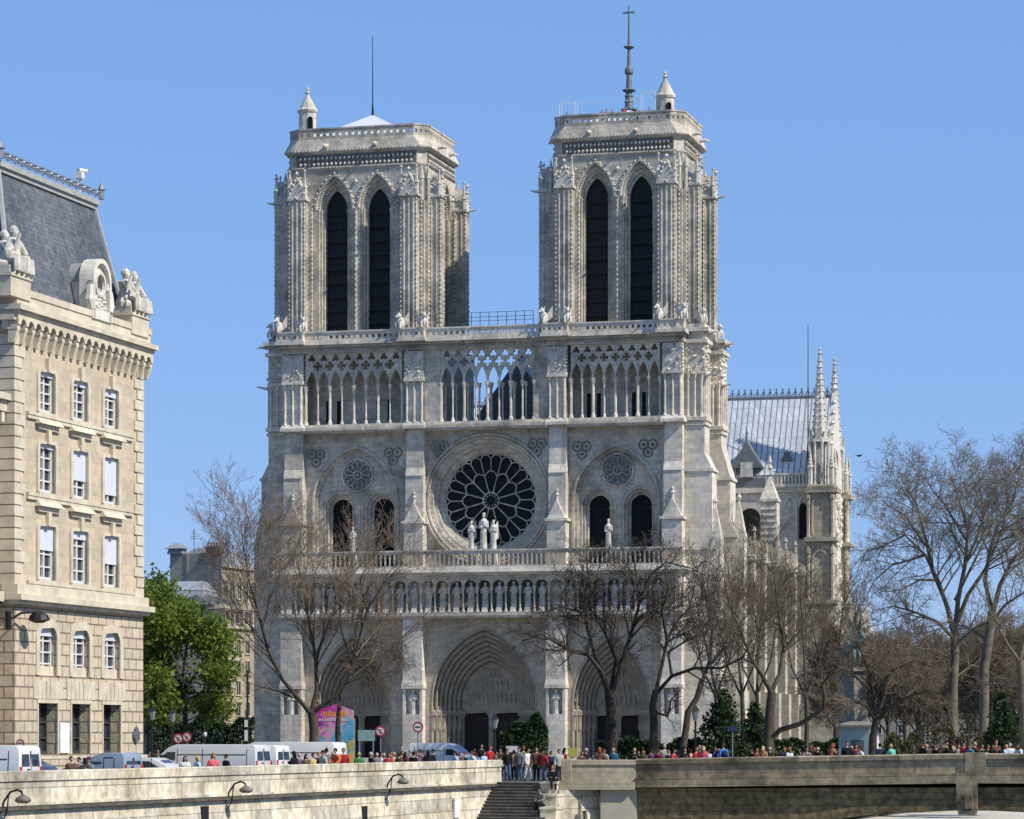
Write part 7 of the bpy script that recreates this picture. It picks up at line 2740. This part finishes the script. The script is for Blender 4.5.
# ================================================================== TREES
def rot_about(v, axis, a): return Matrix.Rotation(a, 3, axis) @ v
TWIG = 1.75
LIMB = .64
class Tree:
    def __init__(s, seed, tw_n=3):
        s.r = random.Random(seed)
        s.wood, s.twig = MB(), MB()
        s.tips = []
    def branch(s, pts, rads, lvl, maxl, dens=1.0, up=.25, ang=(30, 60), ratio=.55, minr=.012, droop=0.0):
        r = s.r
        (s.wood if rads[0] > .06 else s.twig).tube(pts, rads, 7 if rads[0] > .2 else 5 if rads[0] > .05 else 3, False)
        s.tips.append(pts[-1])
        if lvl >= maxl: return
        L = sum((Vector(b_) - Vector(a)).length for a, b_ in zip(pts, pts[1:]))
        n = max(3, int((3.6 + L * 1.15 / (1 + .2 * lvl)) * dens * TWIG))
        P = [Vector(p) for p in pts]
        for i in range(n):
            t = .18 + .82 * (i + r.random()) / n if lvl > 0 else .3 + .7 * (i + r.random()) / n
            t = min(.98, t)
            f = t * (len(P) - 1)
            k = int(f)
            a, b_ = P[k], P[min(k + 1, len(P) - 1)]
            p = a + (b_ - a) * (f - k)
            d = (b_ - a).normalized()
            ax = d.orthogonal().normalized()
            ax = rot_about(ax, d, r.uniform(0, 2 * math.pi))
            nd = rot_about(d, ax, R(r.uniform(*ang)))
            ln = L * ratio * (1.15 - .6 * t) * r.uniform(.65, 1.25)
            if ln < .25: continue
            rr0 = max(minr, (rads[k] + (rads[min(k + 1, len(rads) - 1)] - rads[k]) * (f - k)) * r.uniform(.4, .62))
            s.grow(p, nd, ln, rr0, lvl + 1, maxl, dens, up, ang, ratio, minr, droop)
    def grow(s, p, d, ln, r0, lvl, maxl, dens, up, ang, ratio, minr, droop=0.0, wob=.16):
        r = s.r
        m = 5 if lvl < 2 else 4 if lvl < 3 else 3
        pts, rads = [tuple(p)], [r0]
        q, d = Vector(p), Vector(d)
        for i in range(m):
            d = d + Vector((r.gauss(0, wob), r.gauss(0, wob), r.gauss(0, wob) + up * .25 - droop * .3 * (i / m)))
            d.normalize()
            q = q + d * (ln / m)
            if q.z < 1.2: q.z = 1.2
            pts.append(tuple(q))
            rads.append(max(minr * .7, r0 * (1 - .8 * (i + 1) / m)))
        s.branch(pts, rads, lvl, maxl, dens, up, ang, ratio, minr, droop)
    def build(s, name, label, base, bark, twig, group=None, cat='tree'):
        o = empty(name, base)
        tag(o, label, cat, group)
        off = Vector(base)
        for b_ in (s.wood, s.twig): b_.v = [(x - off.x, y - off.y, z - off.z) for x, y, z in b_.v]
        s.wood.build('trunk', bark, o, True, False)
        if s.twig.v: s.twig.build('crown', twig, o, True, False)
        return o

def limb(Y, pts, r0, r1, dy=0.0):
    """A main limb traced in the picture at distance Y, wandering in depth by dy from start to end."""
    out = []
    n = len(pts)
    for i, (px, py) in enumerate(pts):
        yy = Y + dy * i / max(1, n - 1)
        out.append(at(px, yy, py))
    return out, [(r0 + (r1 - r0) * i / (n - 1)) * LIMB for i in range(n)]

def bare_tree(label, seed, Y, limbs, maxl, bark, twig, group='bare trees around the square', dens=1.0, up=.3, ang=(25, 55), ratio=.5, minr=.013, name='bare_tree', droop=0.0):
    t = Tree(seed)
    base = None
    for (pts, r0, r1, dy, sub) in limbs:
        P, rd = limb(Y, pts, r0, r1, dy)
        if base is None:
            P[0] = (P[0][0], P[0][1], GZ - .1); base = (P[0][0], P[0][1], 0)
        if sub: t.branch(P, rd, 0 if sub is True else sub, maxl, dens, up, ang, ratio, minr, droop)
        else: t.wood.tube(P, rd, 8, False)
    return t.build(name, label, base, bark, twig, group)

# pale many-stemmed tree before the north portal
Yt = 222
bare_tree('tall pale twiggy bare tree before the north portal, above the poster', 1, Yt, [
 ([(313, 756), (314, 730), (312, 712)], .55, .48, 0, None),
 ([(312, 715), (300, 700), (283, 680), (268, 650), (258, 610), (250, 585), (244, 552), (241, 525)], .3, .03, -3, True),
 ([(312, 712), (317, 690), (316, 660), (307, 610), (300, 575), (294, 550)], .34, .03, 1, True),
 ([(315, 660), (330, 620), (345, 585), (352, 560), (362, 540)], .2, .02, 2, 1),
 ([(313, 712), (330, 700), (348, 680), (358, 645), (367, 610), (385, 582), (404, 562)], .3, .03, -2, True),
 ([(348, 680), (375, 660), (400, 640), (425, 615), (440, 600)], .16, .02, 3, 1),
 ([(300, 700), (275, 690), (258, 686), (246, 682)], .14, .02, -2, 1),
 ([(260, 620), (246, 592), (236, 570), (232, 548)], .12, .02, 2, 1),
 ([(367, 610), (360, 580), (372, 555), (378, 545)], .13, .02, 1, 1),
], 4, M['bark'], M['twig_pale'], dens=.66, up=.38, ang=(20, 50), ratio=.52, minr=.012)
t = Tree(33)
for i in range(9):                                          # drooping skirt of fine twigs beside it
    x, y, z = at(372 + i * 4, 226, 700 - i * 3)
    t.grow((x - 3, y, z + 2.5), (.8, random.uniform(-.3, .3), .35), 4.2, .06, 1, 3, .9, -.5, (20, 60), .6, .012, 1.2)
X, Y, _ = at(372, 226, 750)
t.wood.tube([(X - 2.4, Y, GZ - .1), (X - 2.5, Y, 3), (X - 2.3, Y, 6)], [.25, .2, .1], 7)
t.build('bare_tree', 'small drooping bare tree with brown twigs beside the poster', (X - 2.4, Y, 0), M['bark'], M['twig'], 'bare trees around the square')

# dark forked tree before the south portal
D, T = M['bark_dark'], M['twig_dark']
bare_tree('dark forked bare tree with a thick trunk before the south portal', 2, 178, [
 ([(611, 755), (612, 735), (611, 712), (609, 690)], .52, .42, 0, None),
 ([(609, 694), (600, 670), (588, 655), (568, 650), (553, 641), (541, 634), (522, 641)], .26, .04, -2, True),
 ([(605, 680), (595, 655), (588, 630), (583, 605), (588, 580), (586, 552)], .22, .04, 1.5, True),
 ([(583, 612), (560, 607), (545, 612), (532, 614)], .14, .03, -1, 1),
 ([(610, 692), (616, 660), (606, 635), (593, 612), (585, 603)], .18, .05, 2, 1),
 ([(613, 690), (624, 655), (634, 625), (640, 600), (636, 575), (634, 556)], .24, .04, 0, True),
 ([(640, 600), (650, 575), (666, 562), (690, 568), (702, 574)], .13, .03, -1, 1),
 ([(629, 640), (645, 622), (660, 610), (680, 605)], .12, .03, 1, 1),
], 4, D, T, dens=1.12, up=.18, ang=(30, 65), ratio=.44, minr=.015)
bare_tree('dark crooked bare tree with level boughs beside the dark forked one', 3, 174, [
 ([(653, 757), (654, 730), (653, 705), (656, 690)], .4, .3, 0, None),
 ([(656, 692), (662, 665), (667, 640), (676, 622), (690, 608), (705, 604)], .2, .04, 1, True),
 ([(655, 695), (672, 676), (695, 668), (722, 668), (742, 658), (752, 640)], .2, .05, -2, True),
 ([(672, 676), (668, 652), (686, 641), (704, 634), (722, 622)], .15, .03, 2, 1),
 ([(654, 712), (668, 716), (671, 700), (681, 690)], .13, .04, -1, 1),
 ([(667, 640), (662, 612), (668, 590), (664, 565)], .14, .03, -1, 1),
], 4, D, T, dens=1.12, up=.15, ang=(30, 65), ratio=.44, minr=.015)
bare_tree('leaning bare tree with a bent bare trunk beside the street lantern', 4, 182, [
 ([(679, 757), (685, 735), (688, 712), (697, 698), (702, 680)], .34, .25, 0, None),
 ([(702, 682), (710, 660), (712, 630), (706, 600), (702, 572), (708, 548)], .2, .03, 2, True),
 ([(706, 670), (722, 650), (733, 625), (738, 595), (744, 565)], .15, .03, 1, True),
], 4, M['bark'], M['twig'], dens=.6, up=.4, ang=(22, 50), ratio=.45, minr=.013)
bare_tree('mossy bare tree forking low, with one long crooked limb reaching out', 5, 180, [
 ([(768, 757), (769, 735), (770, 712), (772, 692)], .5, .4, 0, None),
 ([(772, 694), (762, 675), (752, 660), (742, 635), (730, 605), (722, 570)], .24, .03, -2, True),
 ([(772, 692), (780, 672), (784, 645), (778, 610), (775, 580), (770, 552)], .22, .03, 2, True),
 ([(772, 738), (780, 730), (800, 724), (816, 714), (824, 708), (824, 694), (822, 684), (829, 676)], .28, .1, -2, None),
 ([(824, 708), (824, 694), (822, 684), (829, 676), (846, 668)], .14, .03, -2, 2),
 ([(800, 724), (800, 706), (805, 696), (800, 680)], .09, .03, 0, 2),
 ([(784, 650), (800, 630), (812, 605), (818, 580)], .13, .03, 1, 1),
 ([(752, 660), (758, 630), (752, 600), (750, 570)], .13, .03, 2, 1),
], 4, M['bark'], M['twig'], dens=.8, up=.4, ang=(22, 50), ratio=.45, minr=.013)
for i, (px, tx, ty, Y, lb) in enumerate(((742, 728, 566, 215, 'slender bare tree behind the dark conifer'), (806, 800, 590, 222, 'slender bare tree before the chapel piers of the nave'), (835, 846, 600, 232, 'slender bare tree at the foot of the transept front'), (716, 690, 575, 205, 'thin bare tree before the corner buttress of the cathedral'), (757, 762, 545, 228, 'tall thin bare tree before the gabled chapel piers'))):
    bare_tree(lb, 20 + i, Y, [
     ([(px, 757), (px + 1, 720), (px, 690)], .3, .22, 0, None),
     ([(px, 692), (px + (tx - px) * .3, 655), (px + (tx - px) * .7, 610), (tx, ty)], .18, .025, 1, True),
     ([(px, 695), (px + 14, 660), (px + 20, 620), (px + 22, 590)], .14, .025, -2, True),
     ([(px, 698), (px - 14, 668), (px - 22, 630), (px - 26, 600)], .14, .025, 2, True)],
     4, M['bark'], M['twig'], dens=.62, up=.45, ang=(20, 48), ratio=.5, minr=.014)
# small rounded dark tree by the kiosk
bare_tree('small wide bare tree with a dark trunk and dense drooping twigs before the kiosk', 6, 184, [
 ([(872, 757), (873, 738), (876, 720)], .42, .32, 0, None),
 ([(876, 722), (866, 705), (852, 700), (838, 706), (822, 700)], .2, .03, -2, True),
 ([(876, 722), (874, 695), (868, 668), (858, 645), (850, 640)], .2, .03, 1, True),
 ([(876, 720), (885, 695), (895, 668), (902, 648)], .2, .03, 2, True),
 ([(876, 722), (892, 705), (912, 695), (932, 690), (950, 700)], .2, .03, -1, True),
 ([(874, 700), (890, 672), (915, 660), (935, 668)], .14, .03, -2, 1),
 ([(870, 690), (850, 672), (836, 668), (826, 676)], .14, .03, 2, 1),
], 4, D, M['twig_thicket'], dens=1.15, up=-.05, ang=(30, 65), ratio=.47, minr=.014, droop=.25)
# great plane trees
W, TP = M['bark_pale'], M['twig_plane']
bare_tree('great plane tree with a straight pale trunk and a broad bare crown', 7, 236, [
 ([(952, 757), (953, 720), (953, 690), (955, 655), (955, 630)], .6, .5, 0, None),
 ([(955, 640), (948, 610), (938, 580), (925, 555), (905, 535), (880, 528)], .34, .03, -3, True),
 ([(945, 600), (932, 570), (925, 535), (915, 500), (908, 492), (902, 478)], .26, .03, 2, True),
 ([(955, 632), (958, 600), (965, 565), (968, 530), (962, 510), (954, 485), (949, 470)], .34, .03, 1, True),
 ([(955, 640), (938, 622), (915, 612), (893, 606), (872, 612)], .26, .03, -4, True),
 ([(956, 625), (968, 595), (985, 570), (996, 545), (1005, 520), (1008, 495), (1004, 475)], .3, .03, -2, True),
 ([(925, 555), (910, 560), (892, 565), (875, 580), (864, 600)], .18, .03, 3, 1),
 ([(954, 660), (935, 650), (912, 648), (890, 655), (875, 668)], .18, .03, -3, 1),
 ([(954, 672), (930, 672), (905, 682), (890, 698)], .14, .03, 3, 1),
 ([(955, 645), (975, 628), (998, 618), (1020, 622)], .2, .03, -4, 1),
 ([(955, 678), (972, 665), (985, 668), (1000, 678)], .13, .03, 2, 1),
 ([(965, 565), (978, 535), (984, 515), (980, 490), (986, 468)], .2, .03, 3, 1),
 ([(938, 580), (920, 580), (900, 590), (880, 592)], .16, .03, -3, 1),
 ([(925, 545), (905, 515), (888, 505), (876, 495)], .18, .03, -4, 1),
 ([(966, 540), (945, 505), (932, 490), (925, 475)], .18, .03, 4, 1),
 ([(955, 600), (975, 560), (985, 540), (1000, 505)], .2, .03, 4, 1),
 ([(905, 535), (885, 545), (866, 552), (858, 570)], .14, .03, 1, 1),
], 4, W, TP, dens=.72, up=.06, ang=(30, 64), ratio=.5, minr=.0135)
bare_tree('great plane tree with two rising limbs and a mottled trunk past the parapet pier', 8, 228, [
 ([(983, 757), (984, 710), (984, 670), (990, 630), (992, 612)], .62, .5, 0, None),
 ([(992, 615), (1000, 585), (1012, 560), (1030, 545), (1050, 515)], .34, .04, -2, True),
 ([(992, 612), (985, 580), (990, 550), (1000, 520), (1012, 505), (1018, 480), (1020, 465)], .3, .03, 2, True),
 ([(990, 625), (1005, 605), (1025, 592), (1050, 590)], .24, .04, -3, True),
 ([(988, 640), (968, 628), (948, 622), (925, 628)], .2, .03, 2, True),
], 4, W, TP, dens=.72, up=.06, ang=(30, 64), ratio=.5, minr=.0135)
bare_tree('plane tree with pale level limbs partly outside the picture', 9, 205, [
 ([(1026, 757), (1024, 715), (1022, 680), (1020, 660)], .5, .4, 0, None),
 ([(1020, 662), (1008, 645), (1000, 630), (990, 610), (985, 585)], .22, .03, -1, True),
 ([(1021, 690), (1005, 686), (990, 684), (972, 690)], .14, .03, 2, True),
 ([(1020, 660), (1030, 620), (1036, 580), (1030, 545)], .26, .03, 1, True),
], 4, W, TP, dens=.75, up=.2, ang=(28, 58), ratio=.45, minr=.015)
THICKET = (
 (905, 640, 300, 'bare tree in the thicket behind the small wide tree'), (1005, 632, 280, 'bare tree in the thicket behind the level plane limbs'),
 (968, 640, 310, 'bare tree in the thicket between the great plane trunks'), (935, 650, 290, 'bare tree in the thicket behind the straight pale trunk'),
 (862, 650, 300, 'bare tree in the thicket beside the green bronze rider'), (888, 655, 262, 'low bare tree in the thicket directly behind the mint green top'),
 (918, 660, 256, 'low bare tree in the thicket behind the person standing apart in black'), (950, 655, 266, 'low bare tree at the foot of the straight pale plane trunk'),
 (990, 650, 252, 'low bare tree behind the parapet pier of the bridge'), (1018, 645, 262, 'low bare tree by the far conifer at the end of the bridge'),
 (840, 640, 285, 'low bare tree against the flank of the transept'))
for i, (px, py, Y, lb) in enumerate(THICKET):
    bare_tree(lb, 40 + i, Y, [
     ([(px, 755), (px, 725)], .3, .25, 0, None),
     ([(px, 727), (px - 8, 695), (px - 18, py + 12)], .2, .03, 2, True),
     ([(px, 727), (px + 3, 690), (px + 4, py)], .2, .03, -1, True),
     ([(px, 735), (px - 14, 716), (px - 24, 700)], .12, .03, 1, True),
     ([(px, 727), (px + 14, 700), (px + 24, py + 14)], .2, .03, 1, True)],
     3, M['bark'], M['twig_thicket'], dens=1.25, up=.12, ang=(25, 65), ratio=.55, minr=.02)

# ---- leafy things: many small leaf faces through the crown's volume
def leaf_mat(name, cols, rough=.6, trans=.25):
    m, t, b = _mat(name)
    N, L = t.nodes, t.links
    gi = N.new('ShaderNodeNewGeometry')
    cr = N.new('ShaderNodeValToRGB')
    e = cr.color_ramp.elements
    e[0].color = (*cols[0], 1); e[1].color = (*cols[-1], 1)
    for i, c in enumerate(cols[1:-1]):
        q = e.new((i + 1) / (len(cols) - 1)); q.color = (*c, 1)
    L.new(gi.outputs['Random Per Island'], cr.inputs[0])
    L.new(cr.outputs[0], b.inputs['Base Color'])
    b.inputs['Roughness'].default_value = rough
    b.inputs['Specular IOR Level'].default_value = .2
    tr = N.new('ShaderNodeBsdfTranslucent')
    L.new(cr.outputs[0], tr.inputs[0])
    mx = N.new('ShaderNodeMixShader')
    mx.inputs[0].default_value = trans
    L.new(b.outputs[0], mx.inputs[1]); L.new(tr.outputs[0], mx.inputs[2])
    L.new(mx.outputs[0], N['Material Output'].inputs['Surface'])
    return m
spring = leaf_mat('young_spring_leaf', [(.085, .13, .018), (.15, .21, .03), (.23, .28, .05), (.11, .165, .025)], .6, .45)
darkleaf = leaf_mat('evergreen_leaf', [(.012, .03, .010), (.025, .05, .016), (.035, .06, .02)], .6, .15)
hedgeleaf = leaf_mat('hedge_leaf', [(.016, .035, .010), (.03, .06, .015), (.045, .075, .02)], .6, .2)
def leaf(b, p, s, r):
    a = Vector((r.gauss(0, 1), r.gauss(0, 1), r.gauss(0, 1))).normalized()
    c = a.orthogonal().normalized()
    c = rot_about(c, a, r.uniform(0, 6.28))
    d = a.cross(c)
    q_ = r.uniform(.5, 1.45)
    l, w_ = s * q_, s * q_ * r.uniform(.4, .7)
    p = Vector(p)
    b.add([tuple(p - c * l * .5), tuple(p + d * w_ * .5), tuple(p + c * l * .5), tuple(p - d * w_ * .5)], [(0, 1, 2, 3)])
def leafy_tree(label, seed, Y, limbs, n, size, mat, spread, name='leafy_tree', dens=.9, bark=None):
    t = Tree(seed)
    base = None
    for (pts, r0, r1, dy, sub) in limbs:
        P, rd = limb(Y, pts, r0, r1, dy)
        if base is None: P[0] = (P[0][0], P[0][1], GZ - .1); base = (P[0][0], P[0][1], 0)
        if sub: t.branch(P, rd, 0, 3, dens, .2, (25, 60), .45, .015)
        else: t.wood.tube(P, rd, 8, False)
    o = t.build(name, label, base, bark or M['bark_dark'], M['twig_dark'], None)
    r = t.r
    b = MB()
    tips = [q for q in t.tips]
    for i in range(n):
        q = r.choice(tips)
        leaf(b, (q[0] - base[0] + r.gauss(0, spread), q[1] - base[1] + r.gauss(0, spread), q[2] + r.gauss(0, spread * .7)), size, r)
    b.build('foliage', mat, o, False, False)
    return o
leafy_tree('young bright green leafy tree beside the cream stone building', 3, 208, [
 ([(186, 757), (186, 730), (184, 700), (182, 680)], .3, .24, 0, None),
 ([(182, 684), (172, 655), (160, 640), (153, 618), (151, 604)], .18, .03, -2, True),
 ([(182, 680), (186, 650), (190, 632), (186, 620)], .18, .03, 1, True),
 ([(184, 690), (202, 665), (210, 648), (213, 634)], .18, .03, 2, True),
 ([(183, 705), (165, 690), (152, 680)], .12, .03, -2, True),
 ([(185, 700), (205, 692), (218, 684), (223, 674)], .14, .03, -1, True),
 ([(183, 690), (168, 665), (150, 650)], .14, .03, 2, True),
 ([(185, 722), (204, 712), (220, 706)], .09, .02, 2, True),
 ([(185, 725), (168, 714), (154, 712)], .09, .02, -2, True),
 ([(184, 712), (180, 700), (170, 705)], .08, .02, 3, True),
], 21000, .31, spring, .42)
leafy_tree('second young green tree rising against the corner of the cream building', 5, 224, [
 ([(150, 757), (150, 720), (151, 690)], .3, .24, 0, None),
 ([(151, 692), (150, 650), (152, 625), (153, 598)], .2, .03, 0, True),
 ([(151, 690), (164, 650), (168, 635), (164, 612)], .2, .03, 2, True),
 ([(151, 690), (140, 665), (139, 640)], .2, .03, -2, True),
], 9000, .32, spring, .5)
def conifer(label, px, Y, ytop, wpx, seed, group='dark conifers in the garden'):
    X, Yy, zt = at(px, Y, ytop)
    o = empty('conifer', (X, Y, 0))
    tag(o, label, 'tree', group)
    b = MB()
    b.tube([(0, 0, GZ - .1), (0, 0, zt - .3)], [.22, .03], 7)
    r = random.Random(seed)
    c = MB()
    Rm = wpx / F_PX * Y / 2
    z = .5
    while z < zt - .1:
        f = 1 - (z - .3) / (zt - .3)
        m = int(9 + 9 * f)
        for i in range(m):
            a = r.uniform(0, 6.28)
            ln = Rm * (f ** .8) * r.uniform(.6, 1.15) + .12
            d = Vector((math.cos(a), math.sin(a), -.12))
            b.tube([(0, 0, z), tuple(d * ln + Vector((0, 0, z)))], [.03, .01], 3, False)
            for j in range(int(8 + ln * 12)):
                t = r.uniform(.15, 1)
                p = d * ln * t + Vector((r.gauss(0, .12), r.gauss(0, .12), z + r.gauss(-.05, .1)))
                leaf(c, p, .26, r)
        z += .26
    b.build('trunk', M['bark_dark'], o)
    c.build('foliage', darkleaf, o, False, False)
conifer('dark pointed conifer beside the small blue sign', 722, 187, 688, 82, 1)
conifer('smaller dark conifer beside the mossy forked trunk', 755, 192, 703, 56, 2)
conifer('dark green conifer at the far end of the bridge among plane trunks', 1002, 214, 690, 55, 3)
def hedge(label, px0, px1, Y, ytop, depth, seed, mat, n, size=.2, name='hedge', lumpy=.12, group='hedges and shrubs in the garden'):
    x0, x1 = at(px0, Y)[0], at(px1, Y)[0]
    zt = zat(ytop, Y)
    xm = (x0 + x1) / 2
    o = empty(name, (xm, Y, 0))
    tag(o, label, 'hedge' if name == 'hedge' else 'shrub', group)
    b = MB()
    r = random.Random(seed)
    w_ = (x1 - x0) / 2
    k = max(3, int((x1 - x0) / .7))
    for i in range(k + 1):                                   # stems inside
        x = -w_ * .9 + 1.8 * w_ * i / k
        b.tube([(x, depth / 2, GZ - .1), (x + r.uniform(-.2, .2), depth / 2 + r.uniform(-.2, .2), zt * .85)], [.05, .015], 4, False)
    b.build('stem', M['bark_dark'], o)
    b = MB()
    ph = [r.uniform(0, 6.28) for _ in range(4)]
    for i in range(n):
        x = r.uniform(-w_, w_)
        top = zt * (1 - lumpy * (1 + math.sin(x * 1.7 + ph[0]) * .6 + math.sin(x * 4.1 + ph[1]) * .4))
        if name != 'hedge': top *= math.sqrt(max(.05, 1 - (x / w_) ** 2)) * .6 + .4
        z = GZ + (top - GZ) * (1 - r.random() ** 2.0)
        y = depth / 2 + (r.random() ** .5) * depth / 2 * r.choice((-1, -1, 1))
        leaf(b, (x, y + r.gauss(0, .06), z + r.gauss(0, .06)), size, r)
    b.build('foliage', mat, o, False, False)
hedge('tall dark hedge in the shade behind the young green tree', 146, 253, 246, 715, 2.0, 9, darkleaf, 7000, .3)
hedge('low dark clipped hedge under the forked dark tree', 596, 700, 188, 737, 1.6, 1, darkleaf, 9000)
hedge('ivy green hedge in front of the central portal beside the lantern', 501, 548, 215, 712, 2.4, 2, hedgeleaf, 6500, .22, 'hedge', .2)
hedge('dark shrub at the foot of the small wide bare tree', 886, 925, 200, 716, 2.5, 3, leaf_mat('olive_shrub_leaf', [(.05, .055, .02), (.08, .08, .03)], .7), 2200, .2, 'shrub', .25)
hedge('tangled brown-green shrub behind the straight pale plane trunk', 922, 985, 216, 700, 3, 4, leaf_mat('brown_shrub_leaf', [(.06, .05, .03), (.09, .07, .04), (.05, .06, .025)], .7), 3000, .22, 'shrub', .3)
hedge('dark green shrub at the end of the bridge by the level plane limbs', 985, 1040, 218, 712, 3, 5, darkleaf, 4000, .24, 'shrub')
hedge('long dark hedge at the foot of the mossy tree and kiosk', 775, 850, 225, 738, 1.5, 6, hedgeleaf, 4500, .22)
for o_ in list(bpy.data.objects):                            # nothing may keep the default world-origin transform lag
    pass
bpy.context.view_layer.update()
